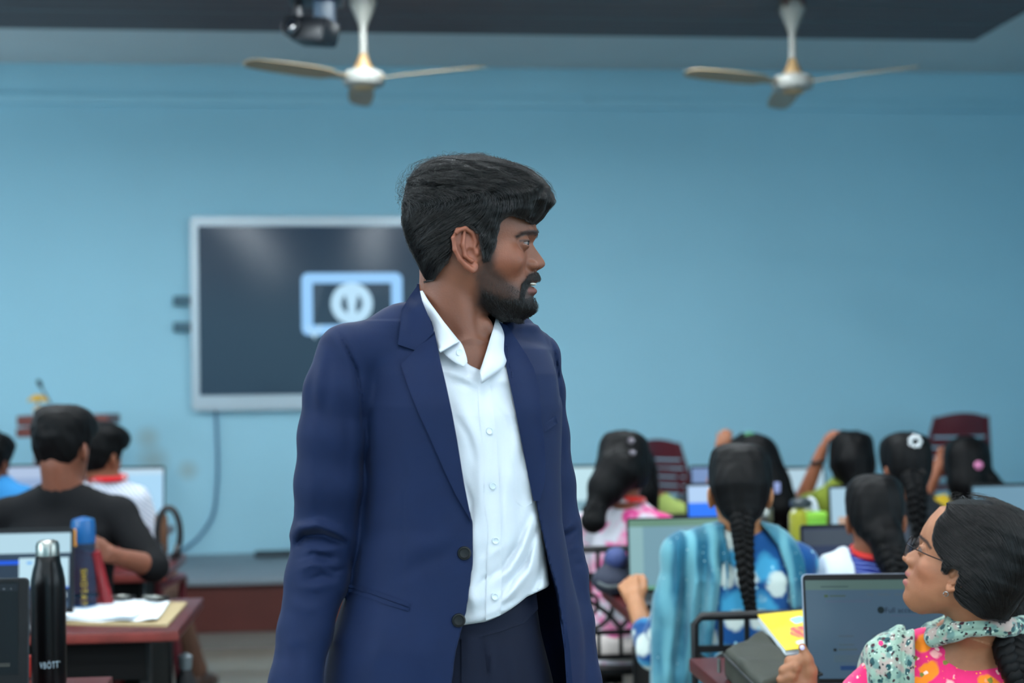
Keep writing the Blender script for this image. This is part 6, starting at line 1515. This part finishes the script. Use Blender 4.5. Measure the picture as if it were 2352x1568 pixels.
# woman in pink and white
D4 = 4.98; K4 = KF(D4)
M_pinkw = pattern_mat('kurta_pink_white', [('noise', 11, .53, .06, (222, 70, 140), 1), ('noise', 26, .62, .05, (235, 120, 175), 5)], (214, 212, 220))
shl, shr = (1352, 1172), (1520, 1180)
o4, B4, _, po4, hr4, tp4, _ = sitter('woman in a pink and white top with a dark ponytail and red collar band', D4, (1432, 1098), shl, shr, M_pinkw, skin=(140, 86, 62), yaw=12, tilt=16, hs=.98, arms=desk_arms(K4, shl, shr), vox=.0075, hairgrow=.006, waist=1425,
    hair_pts=[([K4(1420,1080,-.09), K4(1392,1120,-.11), K4(1372,1160,-.13), K4(1362,1195,-.15)], [.08, .06, .035, .045])])
G = Field(K4(1340,1230,-.21)-.03, K4(1400,1140,-.06)+.03, .006); G.ell(K4(1364,1184,-.15), (.040, .036, .058)); X, Y, Z = np.meshgrid(*G.ax, indexing='ij'); G.F += (.006*vnoise(X*150, Y*150, Z*110, 2)).astype(np.float32)
V, Q = G.mesh(); np_mesh('hair_pompom', cam_to_world(V), Q, M_hair, hr4, B4)
mid = .5*(K4(*shl)+K4(*shr))
rc = [Vector(CAMM @ (mid+np.array([.066*math.cos(a)-.005, -.012+.064*math.sin(a), .040-.012*math.sin(a)]))+CAMO-np.array(B4)) for a in np.linspace(0, 2*math.pi, 22, endpoint=False)]
bm = bmesh.new(); bm_tube(bm, rc, .013, 8, True); bm_done(bm, 'neck_band', pattern_mat('band_red_white', [('noise', 16, .52, .04, (215, 215, 215), 1)], (200, 40, 30)), o4, smooth=True)
for px, py in ((1449, 1012), (1452, 1040), (1440, 1068)):
    c = K4(px, py, -.125); lathe('hair_clip', [(.002, 0), (.011, .002), (.012, .006), (.004, .009)], mat('clip_grey', (120, 112, 118), .25, metal=.6), hr4, M=Matrix.Translation(Vector(CAMM @ c+CAMO-np.array(B4))) @ Matrix.Rotation(math.radians(90), 4, 'X'), n=12)

# the back row on the right
M_olive = pattern_mat('top_olive', [('dots', 40, .16, .04, (170, 180, 80), 2)], (120, 134, 42)); M_lime = mat('top_pale_green', (158, 176, 92), .8, bump=.2, bscale=30)
M_blacktop = mat('top_black', (20, 24, 30), .8, bump=.2, bscale=40); M_greytop = mat('top_grey_blue', (62, 78, 92), .8)
D5 = 6.05; K5 = KF(D5); BR = None
shl, shr = (1432, 1152), (1556, 1150)
oa = sitter('woman with long loose hair and a pale green sleeve, half hidden behind the pink top', D5, (1456, 1116), shl, shr, M_lime, skin=(140, 88, 62), tilt=10, hs=.98, arms=desk_arms(K5, shl, shr), vox=.009, hairgrow=.006, group=BR, hair_pts=[([K5(1464,1090,-.08), K5(1472,1130,-.10), K5(1484,1185,-.11)], [.085, .075, .055])])
D6 = 6.05; K6 = KF(D6); shl, shr = (1672, 1150), (1795, 1152)
armr = [dict(side=-1, j=[K6(1676,1175,.0), K6(1630,1150,.12), K6(1650,1062,.10)], thumb=(1, 0, 0), back=(0, -1, 0), curl=.6, sleeve=1.0), dict(side=1, j=[K6(1792,1175,0), K6(1815,1290,.06), K6(1780,1265,.25)], curl=.7)]
ob_ = sitter('woman with very long hair, green clip and raised hand behind the braided woman', D6, (1724, 1086), shl, shr, M_greytop, skin=(150, 96, 68), tilt=6, arms=armr, vox=.009, hairgrow=.006, group=BR, hair_pts=[([K6(1735,1050,-.08), K6(1762,1110,-.10), K6(1785,1165,-.12), K6(1798,1200,-.12)], [.10, .095, .085, .05]), ([K6(1720,1100,-.09), K6(1740,1180,-.12)], [.10, .07])])
hr = ob_[4]; c = K6(1722, 1008, -.06); lathe('hair_clip', [(.004, 0), (.030, .004), (.030, .010), (.008, .016)], mat('clip_green', (60, 130, 84), .5), hr, M=Matrix.Translation(Vector(CAMM @ c+CAMO-np.array(ob_[1]))) @ Matrix.Rotation(math.radians(60), 4, 'X'), n=14)
c = K6(1785, 1120, -.215); box('hair_slide', -.012, .012, -.004, .004, -.022, .022, mat('clip_lilac', (150, 160, 205), .4), hr, bevel=.003, M=Matrix.Translation(Vector(CAMM @ c+CAMO-np.array(ob_[1]))))
D7 = 6.05; K7 = KF(D7); shl, shr = (1886, 1118), (2016, 1120)
arml = [dict(side=-1, j=[K7(1893,1158,0), K7(1842,1150,.10), K7(1882,1052,.06)], thumb=(0, 1, 0), back=(-1, -.3, 0), curl=.8, sleeve=.75), dict(side=1, j=[K7(2008,1160,0), K7(2030,1275,.06), K7(1990,1250,.25)], curl=.7)]
oc = sitter('woman in an olive top with one bare arm raised to her dark hair', D7, (1956, 1080), shl, shr, M_olive, skin=(150, 92, 66), tilt=6, arms=arml, vox=.009, hairgrow=.006, group=BR, hair_pts=[([K7(1960,1060,-.08), K7(1972,1110,-.10), K7(1985,1150,-.10)], [.085, .06, .035])])
w = K7(1879, 1060, .05); tube('wristwatch', [Vector(CAMM @ (w+np.array([.028*math.cos(a), .028*math.sin(a), .006*math.cos(a)]))+CAMO-np.array(oc[1])) for a in np.linspace(0, 6.28, 14, endpoint=False)], .007, M_black, oc[0], closed=True)
D8 = 5.05; K8 = KF(D8); shl, shr = (2030, 1160), (2152, 1162)
armd = [dict(side=-1, j=[K8(2033,1185,0), K8(2015,1300,.06), K8(2045,1280,.25)], curl=.7), dict(side=1, j=[K8(2149,1185,0), K8(2168,1300,.06), K8(2130,1275,.25)], curl=.7)]
od = sitter('woman with a plaited ponytail and a shiny white hair clip in the back row', D8, (2079, 1093), shl, shr, M_blacktop, skin=(146, 92, 68), yaw=-6, tilt=6, hs=.93, arms=armd, vox=.009, tied=True, hairgrow=.006, group=BR)
braid('braid', [K8(2096,1090,-.11), K8(2104,1130,-.135), K8(2108,1180,-.135), K8(2106,1240,-.13)], .040, od[4], od[1], M_hair, 3.0, .6, 8, 40)
c = K8(2102, 1014, -.10); bm = bmesh.new()
for k in range(7): bmesh.ops.create_uvsphere(bm, u_segments=8, v_segments=6, radius=.009, matrix=Matrix.Translation((.018*math.cos(k*.9), 0, .018*math.sin(k*.9))))
bmesh.ops.transform(bm, matrix=Matrix.Translation(Vector(CAMM @ c+CAMO-np.array(od[1]))), verts=bm.verts[:]); bm_done(bm, 'hair_clip', mat('clip_white', (225, 230, 230), .15, metal=.3), od[4], smooth=True)
D9 = 6.1; K9 = KF(D9); shl, shr = (2165, 1150), (2300, 1150)
arme = [dict(side=-1, j=[K9(2168,1172,0), K9(2120,1150,.10), K9(2150,1085,.12)], thumb=(1, 0, .4), back=(0, -1, 0), curl=.9, sleeve=.6), dict(side=1, j=[K9(2297,1175,0), K9(2318,1290,.06), K9(2280,1265,.25)], curl=.7)]
oe = sitter('woman in black with a pink hair clip and raised hand below the maroon chair', D9, (2220, 1092), shl, shr, M_blacktop, skin=(150, 92, 66), tilt=4, arms=arme, vox=.009, hairgrow=.006, group=BR, hair_pts=[([K9(2222,1050,-.07), K9(2222,1110,-.10), K9(2222,1165,-.10)], [.09, .08, .055]), ([K9(2245,1075,-.10), K9(2275,1100,-.12), K9(2300,1112,-.10)], [.05, .03, .015])])
c = K9(2246, 1068, -.165); lathe('hair_clip', [(.004, 0), (.018, .004), (.018, .010), (.006, .016)], mat('clip_pink', (205, 120, 160), .4), oe[4], M=Matrix.Translation(Vector(CAMM @ c+CAMO-np.array(oe[1]))) @ Matrix.Rotation(math.radians(90), 4, 'X'), n=14)
S1, S2 = K9(*shl), K9(*shr); shoulder_wrap('scarf', K9, D9, S1, S2, [[(2176,1105),(2192,1098),(2212,1150),(2222,1200),(2200,1200),(2180,1150)]], mat('scarf_yellow', (190, 160, 20), .8), oe[0], oe[1], vox=.008, off=.02)

# left block: man in the black shirt
DA = 4.62; KA = KF(DA); shl, shr = (8, 1142), (286, 1146)
M_blackshirt = mat('shirt_black', (9, 10, 13), .8, spec=.2, bump=.25, bscale=30)
M_brown = mat('trouser_brown', (88, 60, 46), .85, vary=.1, vscale=6)
arma = [dict(side=1, j=[KA(272,1180,.0), KA(350,1300,-.06), KA(268,1278,-.20)], thumb=(-.2, 0, 1), back=(0, -1, .2), curl=.8, sleeve=1.12), dict(side=-1, j=[KA(20,1180,0), KA(-30,1330,.08), KA(60,1300,.34)], curl=.7, thumb=(1, 0, .3), back=(0, 0, 1), sleeve=1.5)]
oA = sitter('man in a black shirt seen from behind on a red chair', DA, (146, 1048), shl, shr, M_blackshirt, skin=(118, 72, 54), yaw=10, tilt=4, hs=1.04, arms=arma, vox=.0065, male=True, hairgrow=.0, neck_r=.058, lower=mat('trouser_charcoal', (30, 32, 38), .85), waist=140)
pc = P(140, 880, DA-.02); plastic_chair((pc.x-.0, pc.y-.03, .0), math.radians(-3), 'red plastic armchair under the man in the black shirt', M_redpl2).scale = (1.1, 1.0, 1.06)
# person in the striped shirt
DB = 5.78; KB = KF(DB); shl, shr = (172, 1118), (318, 1122)
M_striped = pattern_mat('shirt_striped', [('stripe', 24, .62, .12, (150, 160, 180), 1)], (205, 208, 216))
armb = [dict(side=1, j=[KB(312,1145,0), KB(352,1250,.05), KB(330,1215,.28)], curl=.7, thumb=(-1, 0, .2), back=(0, 0, 1), sleeve=1.6), dict(side=-1, j=[KB(176,1145,0), KB(165,1260,.06), KB(200,1220,.28)], curl=.7, thumb=(1, 0, .2), back=(0, 0, 1), sleeve=1.6)]
kn, an = KB(384, 1345, .52), KB(450, 1520, .72); an[2] = -CAMH+.11
oB = sitter('person in a white striped shirt with a red and white lanyard', DB, (232, 1062), shl, shr, M_striped, skin=(128, 80, 58), yaw=24, tilt=4, arms=armb, vox=.008, male=True, hairgrow=.004, neck_r=.052, lower=M_brown, legs={1: (kn, an)}, waist=262)
mid = .5*(KB(*shl)+KB(*shr)); rc = [Vector(CAMM @ (mid+np.array([.070*math.cos(a)+.005, -.008+.066*math.sin(a), .042+.004*math.sin(a)]))+CAMO-np.array(oB[1])) for a in np.linspace(0, 2*math.pi, 22, endpoint=False)]
bm = bmesh.new(); bm_tube(bm, rc, .013, 8, True); bm_done(bm, 'lanyard', pattern_mat('lanyard_red_white', [('noise', 14, .5, .03, (210, 210, 210), 3)], (195, 25, 35)), oB[0], smooth=True)
f0 = an.copy(); G = Field(f0+[-.10, -.14, -.11], f0+[.12, .26, .06], .007); G.chain([f0+[0, 0, -.05], f0+[.02, .08, -.07], f0+[.04, .17, -.085]], [.047, .042, .03], .02); G.F = np.maximum(G.F, (-CAMH+.002-np.meshgrid(*G.ax, indexing='ij')[2]).astype(np.float32)); V, Q = G.mesh(); np_mesh('shoe', cam_to_world(V), Q, mat('shoe_brown', (60, 42, 34), .5), oB[0], oB[1])
pc = P(262, 880, DB-.02); plastic_chair((pc.x, pc.y, 0), 0, 'maroon plastic chair under the person in the striped shirt', M_redpl)
# person in the blue shirt at the frame edge
DC = 5.95; KC = KF(DC); shl, shr = (-90, 1112), (52, 1118)
oC = sitter('person in a bright blue shirt cut off by the picture edge', DC, (-26, 1080), shl, shr, mat('shirt_blue', (30, 120, 178), .8, bump=.2, bscale=30), skin=(110, 68, 52), yaw=6, tilt=6, arms=desk_arms(KC, shl, shr), vox=.008, male=True, lower=mat('trouser_grey', (60, 62, 66), .85), hairgrow=.004, neck_r=.052)
pc = P(-20, 880, DC-.02); plastic_chair((pc.x, pc.y, 0), 0, 'maroon plastic chair under the person in the blue shirt', M_redpl)
# seats for the rest of the rows
for K_, d_, px, lb in ((K5, D5, 1494, 'black metal lattice chair under the woman with the pale green sleeve'), (K6, D6, 1733, 'black metal lattice chair under the woman with the green clip'), (K7, D7, 1951, 'black metal lattice chair under the woman in olive'), (K8, D8, 2091, 'black metal lattice chair under the woman with the white hair clip'), (K9, D9, 2232, 'black metal lattice chair under the woman with the pink clip')):
    pc = P(px, 880, d_); lattice_chair((pc.x, pc.y+.02, 0), 0, lb).scale = (.62, .9, 1)
# ------------------------------------------------------------------ small things on the desks
M_steel = mat('steel_cap', (150, 152, 146), .3, metal=1.0); M_botblk = mat('bottle_black', (6, 6, 7), .28, spec=.22)
p = on_z(113, 1574, .75); s = (p.y)/1.0; d_ = (np.array(p)-CAMO) @ CAMM[:, 1]; u = d_/FPX
Bo = empty('water_bottle', p, label='tall black steel bottle with a silver cap and white lettering on the near left desk', cat='bottle'); H_ = (1574-1240)*u; r_ = 39*u
zz = lambda py: (1574-py)*u
lathe('bottle_body', [(r_*.86, 0), (r_*.98, .004), (r_, .012), (r_, zz(1345)), (r_*.97, zz(1330)), (r_*.86, zz(1308)), (r_*.74, zz(1292)), (r_*.70, zz(1276)), (r_*.66, zz(1274))], M_botblk, Bo, n=48)
lathe('bottle_cap', [(r_*.68, zz(1279)), (r_*.685, zz(1276)), (r_*.68, zz(1252)), (r_*.60, zz(1243)), (r_*.42, zz(1240)), (.002, zz(1239.5))], M_steel, Bo, n=48)
def wrap_text(name, txt, size, r, z, ang, m, parent, vertical=False, sx=1.0):
    """lettering bent round a cylinder of radius r, centred at height z and heading ang (radians from -y)"""
    cu = bpy.data.curves.new(name, 'FONT'); cu.body = txt; cu.size = size; cu.align_x = 'CENTER'; cu.align_y = 'CENTER'; cu.extrude = .0004; cu.resolution_u = 4; cu.space_character = 1.2
    o = bpy.data.objects.new(name, cu); COL.objects.link(o); dg = bpy.context.evaluated_depsgraph_get(); me = bpy.data.meshes.new_from_object(o.evaluated_get(dg)); bpy.data.objects.remove(o)
    for v in me.vertices:
        x, y, t = v.co.x*sx, v.co.y, v.co.z
        if vertical: x, y = y, -x
        a = ang+x/r; R = r+.0006+t; v.co = (R*math.sin(a), -R*math.cos(a), z+y)
    me.materials.clear(); return link(name, me, m, parent)
toward = math.atan2(-p.x, p.y)*-1
va = math.atan2(p.x, p.y)                                             # heading from which the camera looks at the bottle
M_print = mat('print_pale', (176, 200, 212), .4); M_yel = mat('print_yellow', (214, 176, 20), .45)
wrap_text('lettering', 'VBÖTT\u00b4', .0205, r_, zz(1521), -va+.08, M_print, Bo, sx=.56)
# blue tumbler
p = on_z(193, 1402, .75); d_ = (np.array(p)-CAMO) @ CAMM[:, 1]; u = d_/FPX; r_ = 28.5*u; zz = lambda py: (1402-py)*u
M_bluecl = mat('bottle_blue_clear', (96, 124, 160), .10, trans=.85, ior=1.12, spec=.5); M_bluelid = mat('bottle_lid_blue', (24, 84, 140), .25)
Bo = empty('water_bottle', p, label='translucent blue bottle with vertical yellow lettering behind the clipboard', cat='bottle')
lathe('bottle_body', [(r_*.8, 0), (r_*.97, .006), (r_, .02), (r_*.96, zz(1300)), (r_*.92, zz(1246)), (r_*.88, zz(1240))], M_bluecl, Bo, n=40)
lathe('bottle_lid', [(r_*.95, zz(1246)), (r_*.97, zz(1236)), (r_*.95, zz(1205)), (r_*.88, zz(1192)), (r_*.3, zz(1187)), (.002, zz(1186))], M_bluelid, Bo, n=40)
lathe('bottle_base', [(r_*.83, -.0), (r_*1.01, .004), (r_*1.02, .018), (r_*.5, .020)], mat('bottle_base_blue', (40, 120, 180), .2), Bo, n=40)
box('latch', -.010, .010, -.004, .008, zz(1252), zz(1212), mat('latch_orange', (225, 150, 40), .4), Bo, bevel=.003, M=Matrix.Rotation(-.95+.28, 4, 'Z') @ Matrix.Translation((0, -r_-.002, 0)))
va = math.atan2(p.x, p.y)
wrap_text('lettering', 'SHOTAY', .024, r_, zz(1345), -va, M_yel, Bo, vertical=True, sx=1.05)
# clipboard with papers and two clips
a, b, c = on_z(152, 1436, .75), on_z(385, 1440, .75), on_z(430, 1388, .75); dvec = (c-b); L_ = dvec.length; w_ = (b-a).length+.05; rz = math.atan2((b-a).y, (b-a).x)
CB = empty('clipboard', b, rz, label='tan clipboard holding white papers under two clips on the second left desk', cat='clipboard')
M_board = mat('board_tan', (160, 142, 104), .6); M_paper = mat('paper_white', (214, 224, 230), .7)
Rb = math.atan2(dvec.y, dvec.x)-rz; sk = math.cos(Rb)*L_
bm = bmesh.new(); pts = [(-w_, 0), (0, 0), (sk, L_*math.sin(Rb)), (-w_+sk, L_*math.sin(Rb))]
lo_ = [bm.verts.new((x, y, 0.0005)) for x, y in pts]; hi_ = [bm.verts.new((x, y, .008)) for x, y in pts]; bm.faces.new(lo_[::-1]); bm.faces.new(hi_)
for i in range(4): bm.faces.new((lo_[i], lo_[(i+1) % 4], hi_[(i+1) % 4], hi_[i]))
bm_done(bm, 'board', M_board, CB, bevel=.003)
dep_ = L_*math.sin(Rb)
def paper(x0, x1, y0, y1, z, rot, curl):
    bm = bmesh.new(); n = 8; g = [[bm.verts.new((x0+(x1-x0)*i/n+sk*(y0+(y1-y0)*j/n)/dep_, y0+(y1-y0)*j/n, z+curl*math.sin(i*1.1+j*.7)*(1-j/n)+curl*2*(1-j/n)**2*max(0, i/n-.5))) for j in range(n+1)] for i in range(n+1)]
    for i in range(n):
        for j in range(n): bm.faces.new((g[i][j], g[i+1][j], g[i+1][j+1], g[i][j+1]))
    r = bmesh.ops.extrude_face_region(bm, geom=bm.faces[:]); bmesh.ops.translate(bm, verts=[v for v in r['geom'] if isinstance(v, bmesh.types.BMVert)], vec=(0, 0, .0008))
    bmesh.ops.rotate(bm, verts=bm.verts[:], cent=((x0+x1)/2, (y0+y1)/2, z), matrix=Matrix.Rotation(rot, 3, 'Z')); bm_done(bm, 'paper', M_paper, CB, smooth=True)
paper(-w_+.015, -.12, .02, dep_-.015, .010, .02, .003); paper(-w_+.0, -.10, .035, dep_-.02, .0155, -.05, .004); paper(-.17, -.045, .03, dep_-.02, .0125, .04, .003)
for x in (-.20, -.09):
    box('clip_jaw', x-.032+sk, x+.032+sk, dep_-.03, dep_+.004, .0, .026, M_black, CB, bevel=.004); tube('clip_wire', [(x-.026+sk, dep_-.03, .028), (x-.020+sk, dep_-.07, .034), (x+.020+sk, dep_-.07, .034), (x+.026+sk, dep_-.03, .028)], .0035, M_steel, CB)
    box('clip_plate', x-.026+sk, x+.026+sk, dep_-.052, dep_-.022, .026, .029, M_steel, CB, bevel=.001)
# colourful packet between the near laptop and the black bottle
p = on_z(66, 1556, .75)
PK = empty('snack_packet', p, label='small red and yellow packet between the near laptop and the black steel bottle', cat='packet')
plate('packet_body', [(-.025, 0), (.02, 0), (.023, .03), (.015, .052), (-.02, .05), (-.028, .025)], -.008, .008, pattern_mat('packet_print', [('blob', 40, .35, .03, (220, 180, 60), 1), ('blob', 60, .2, .03, (70, 80, 70), 2)], (170, 40, 30)), PK, bevel=.003)
# olive green pouch with a yellow notebook on it
M_olv = mat('pouch_olive', (38, 42, 32), .75, vary=.08, vscale=30, bump=.25, bscale=600)
PB = empty('zip_pouch', on_z(1760, 1520, .75), label='dark olive zip pouch lying on the near right desk under the yellow notebook', cat='pouch'); pb = np.array(PB.location)
KP = KF(3.12)
top4 = [(1652,1448,.24), (1742,1420,.30), (1865,1530,-.02), (1746,1560,-.06)]
G = Field(np.array([K_ for K_ in (KP(1625,1600,-.16))]), KP(1905,1405,.42), .0042); zt = -CAMH+.75
A_, Bq, Cq, Dq = [np.array(on_z(px, py, .75+hh)) for px, py, hh in ((1668,1482,.075), (1750,1432,.085), (1880,1520,.075), (1750,1566,.07))]
def w2c(v): return (np.array(v)-CAMO) @ CAMM
A_, Bq, Cq, Dq = [w2c(v) for v in (A_, Bq, Cq, Dq)]
cen = .25*(A_+Bq+Cq+Dq)
G = Field(np.array([min(A_[0], Dq[0])-.05, min(Dq[1], Cq[1])-.06, zt-.004]), np.array([max(Cq[0], Bq[0])+.05, max(Bq[1], A_[1])+.06, zt+.12]), .0036)
pol = [tuple(v[:2]) for v in (A_, Bq, Cq, Dq)]
X, Y, Z = np.meshgrid(*G.ax, indexing='ij'); s2 = poly_sdf(pol, X[:, :, 0].astype(float), Y[:, :, 0].astype(float))[:, :, None]+.012
hh = .036; dz = np.abs(Z-(zt+.039))-hh+.012+.004*np.sin(X*30)*np.cos(Y*26)
G.F = (np.sqrt(np.maximum(s2, 0)**2+np.maximum(dz, 0)**2)+np.minimum(np.maximum(s2, dz), 0)-.014+.0018*vnoise(X*40, Y*40, Z*30, 6)).astype(np.float32)
V, Q = G.mesh(); np_mesh('pouch_body', cam_to_world(V), Q, M_olv, PB, tuple(pb))
Wp = lambda v: Vector(CAMM @ np.array(v)+CAMO-pb)
zl = lambda v, z: Wp([v[0], v[1], zt+z])
off_ = lambda v: v+(v-cen)*.055
tube('zip', [zl(off_(v), .058) for v in (A_, Dq, Cq, Bq)], .0035, mat('zip_dark', (22, 24, 22), .5), PB, closed=True)
tube('zip_pull', [zl(off_(A_), .05)+Vector((-.012, 0, -.01*k)) for k in range(4)], .004, M_steel, PB)
NBp = [np.array(on_z(px, py, .835)) for px, py in ((1742, 1414), (1862, 1402), (1872, 1484), (1804, 1492))]
NB = empty('notebook', Vector(NBp[0]), label='yellow notebook with a red print lying on the olive pouch', cat='notebook'); nb = NBp[0]
bm = bmesh.new(); lo_ = [bm.verts.new(Vector(v-nb)-Vector((0, 0, .012))) for v in NBp]; hi_ = [bm.verts.new(Vector(v-nb)) for v in NBp]; bm.faces.new(lo_[::-1]); bm.faces.new(hi_)
for i in range(4): bm.faces.new((lo_[i], lo_[(i+1) % 4], hi_[(i+1) % 4], hi_[i]))
bm_done(bm, 'pages', M_paper, NB)
def bil(u, v, dz=0.0): q_ = (NBp[0]*(1-u)+NBp[1]*u)*(1-v)+(NBp[3]*(1-u)+NBp[2]*u)*v; return Vector(q_-nb)+Vector((0, 0, dz))
def decal(name, uv, m, z0, z1):
    bm = bmesh.new(); a = [bm.verts.new(bil(u, v, z0)) for u, v in uv]; b = [bm.verts.new(bil(u, v, z1)) for u, v in uv]; bm.faces.new(b); bm.faces.new(a[::-1])
    for i in range(len(a)): bm.faces.new((a[i], a[(i+1) % len(a)], b[(i+1) % len(a)], b[i]))
    return bm_done(bm, name, m, NB)
M_ylw = mat('cover_yellow', (240, 208, 30), .4)
decal('cover', [(-.01, -.02), (1.01, -.02), (1.01, 1.02), (-.01, 1.02)], M_ylw, .0002, .0018)
decal('printed_shape', [(.42+.26*math.cos(a)*(1+.10*math.sin(7*a))+.25, .60+.16*math.sin(a)*(1+.10*math.sin(5*a))) for a in np.linspace(0, 6.28, 40, endpoint=False)], pattern_mat('print_red', [('stripe', 22, .75, .06, (235, 150, 50), 1)], (214, 44, 56)), .0018, .0022)
decal('printed_cloud', [(.70+.15*math.cos(a)*(1+.12*math.sin(4*a)), .27+.10*math.sin(a)*(1+.12*math.sin(4*a))) for a in np.linspace(0, 6.28, 32, endpoint=False)], mat('print_sky', (150, 205, 225), .4), .0018, .0022)
decal('printed_cloud', [(.92+.09*math.cos(a), .12+.08*math.sin(a)) for a in np.linspace(0, 6.28, 24, endpoint=False)], mat('print_blue', (60, 120, 190), .4), .0018, .0022)
decal('label_oval', [(.60+.18*math.cos(a), .88+.055*math.sin(a)) for a in np.linspace(0, 6.28, 28, endpoint=False)], mat('print_white', (205, 220, 220), .4), .0018, .0022)
# navy bag on the second right desk
DBg = 4.25; KG = KF(DBg)
p = on_z(1408, 1372, .75); NV = empty('fabric_bag', p, label='dark navy fabric bag on the desk beside the pale green laptop', cat='bag'); nb_ = tuple(p); c0 = w2c(p)
G = Field(c0+[-.10, -.06, -.005], c0+[.10, .22, .19], .005); G.ell(c0+[0, .07, .045], (.062, .075, .048), .0); G.ell(c0+[.012, .09, .095], (.040, .05, .05), .02); X, Y, Z = np.meshgrid(*G.ax, indexing='ij'); G.F += (.003*vnoise(X*50, Y*50, Z*50, 3)).astype(np.float32)
V, Q = G.mesh(); np_mesh('bag_body', cam_to_world(V), Q, mat('bag_navy', (36, 42, 60), .8, bump=.3, bscale=80), NV, nb_)
G = Field(c0+[-.09, -.05, .08], c0+[.10, .20, .19], .005); G.ell(c0+[.014, .06, .115], (.036, .04, .034), .0); V, Q = G.mesh(); np_mesh('bag_flap', cam_to_world(V), Q, mat('flap_blue', (52, 66, 116), .7), NV, nb_)
tube('bag_strap', smooth_path([Vector((-.05, -.02, .05)), Vector((-.02, -.05, .04)), Vector((.04, -.03, .045)), Vector((.055, .02, .06))], 5), .006, mat('strap_grey', (70, 78, 80), .7), NV)
# bottles and boxes farther back on the right
def simple_bottle(name, px, py0, py1, rpx, d, prof, m, label, cap=None, cat='bottle'):
    p = P(px, py1, d); p.z = .75; u = d/FPX; Hh = CAMH+(880-py0)*u-.75; r_ = rpx*u
    o = empty(name, p, label=label, cat=cat); lathe('bottle_body', [(r_*a, Hh*b) for a, b in prof], m, o, n=28)
    if cap: lathe('bottle_cap', [(r_*a, Hh*b) for a, b in cap[0]], cap[1], o, n=24)
    return o
body = [(.85, 0), (1, .03), (1, .50), (.85, .58), (.45, .68), (.40, .86)]
simple_bottle('glass_bottle', 2121, 1150, 1300, 36, 5.38, body, mat('glass_green', (74, 110, 20), .08, trans=.6, ior=1.3, spec=.8), 'green glass bottle with a white cap beyond the face of the woman with glasses', ([(.46, .85), (.47, .97), (.40, 1.0), (.05, 1.0)], M_white))
simple_bottle('steel_bottle', 1758, 1172, 1290, 18, 5.35, [(.95, 0), (1, .03), (1, .70), (.92, .74)], mat('bottle_green_dark', (40, 60, 44), .3), 'small bottle with a ribbed silver cap right of the long braid', ([(.95, .73), (1, .75), (1, .97), (.9, 1.0), (.05, 1.0)], M_steel))
simple_bottle('drink_bottle', 1842, 1150, 1300, 28, 5.32, [(.9, 0), (1, .04), (1, .72), (.8, .80), (.5, .84)], pattern_mat('bottle_olive', [('dots', 22, .25, .04, (214, 214, 190), 1)], (140, 142, 40)), 'yellow-green dotted bottle with a white and dark lid on the third right desk', ([(.55, .83), (.9, .86), (.9, .95), (.5, 1.0), (.05, 1.0)], mat('lid_dark', (46, 56, 60), .4)))
p = P(1872, 1212, 5.30); p.z = .75; o = empty('snack_box', p, label='lime green snack box next to the dotted bottle', cat='box'); hz_ = CAMH+(880-1184)*5.3/FPX-.75
box('carton', -.036, .036, -.03, .03, 0, hz_, mat('box_lime', (120, 190, 50), .5), o, bevel=.004); box('box_lid', -.038, .038, -.032, .032, hz_-.02, hz_+.002, mat('lid_lime', (150, 215, 70), .5), o, bevel=.004)
p = P(1862, 1170, 5.40); p.z = .75; o = empty('tissue_pack', p, label='crumpled white tissue pack behind the lime green box', cat='tissue'); c0 = w2c(p); hz_ = CAMH+(880-1150)*5.4/FPX-.75
G = Field(c0+[-.09, -.06, -.005], c0+[.09, .08, hz_+.03], .006); G.ell(c0+[0, 0, hz_*.5], (.050, .03, hz_*.5)); X, Y, Z = np.meshgrid(*G.ax, indexing='ij'); G.F += (.009*vnoise(X*60, Y*60, Z*60, 4)).astype(np.float32); V, Q = G.mesh(); np_mesh('tissue', cam_to_world(V), Q, M_paper, o, tuple(p))
# headphones and a tan pouch on the back left desk
p = P(388, 1265, 5.5); p.z = .75; u = 5.5/FPX; HPn = empty('headphones', p, label='black over-ear headphones standing at the end of the desk before the black shirt', cat='headphones')
R1, R2 = 26*u, 58*u; tube('headband', [(R1*math.cos(a), 0, R2+.006+R2*math.sin(a)) for a in np.linspace(-math.pi*.45, math.pi*1.45, 26)], .012, M_blackpl, HPn, n=8)
for s_ in (-1, 1): lathe('ear_cup', [(.012, -.012), (.028, -.010), (.030, .008), (.014, .014)], M_blackpl, HPn, M=Matrix.Translation((s_*R1*.75, 0, .031)) @ Matrix.Rotation(math.radians(90), 4, 'Y'), n=20)
p = P(374, 1190, 5.62); p.z = .75; o = empty('pencil_pouch', p, label='tan pouch behind the black headphones', cat='pouch'); box('pouch_body', -.032, .018, -.025, .025, 0, .165, mat('pouch_tan', (96, 62, 38), .7), o, bevel=.02); tube('zip', [(-.028, 0, .163), (.014, 0, .163)], .004, M_black, o)
# folded umbrella leaning on the second left desk
p = P(402, 1500, 4.30); o = empty('umbrella', (p.x+.03, p.y, 0), label='folded black umbrella with a grey handle leaning by the second left desk', cat='umbrella'); Hh = p.z
lathe('folded_cloth', [(.006, .02), (.016, .08), (.030, Hh*.55), (.030, Hh*.86), (.018, Hh*.92)], mat('umbrella_black', (14, 16, 20), .7), o, n=12); lathe('handle', [(.012, Hh*.90), (.020, Hh*.93), (.022, Hh*.985), (.008, Hh)], mat('handle_grey', (96, 106, 112), .4), o, n=16); tube('tip', [(0, 0, 0), (0, 0, .05)], .005, M_steel, o)
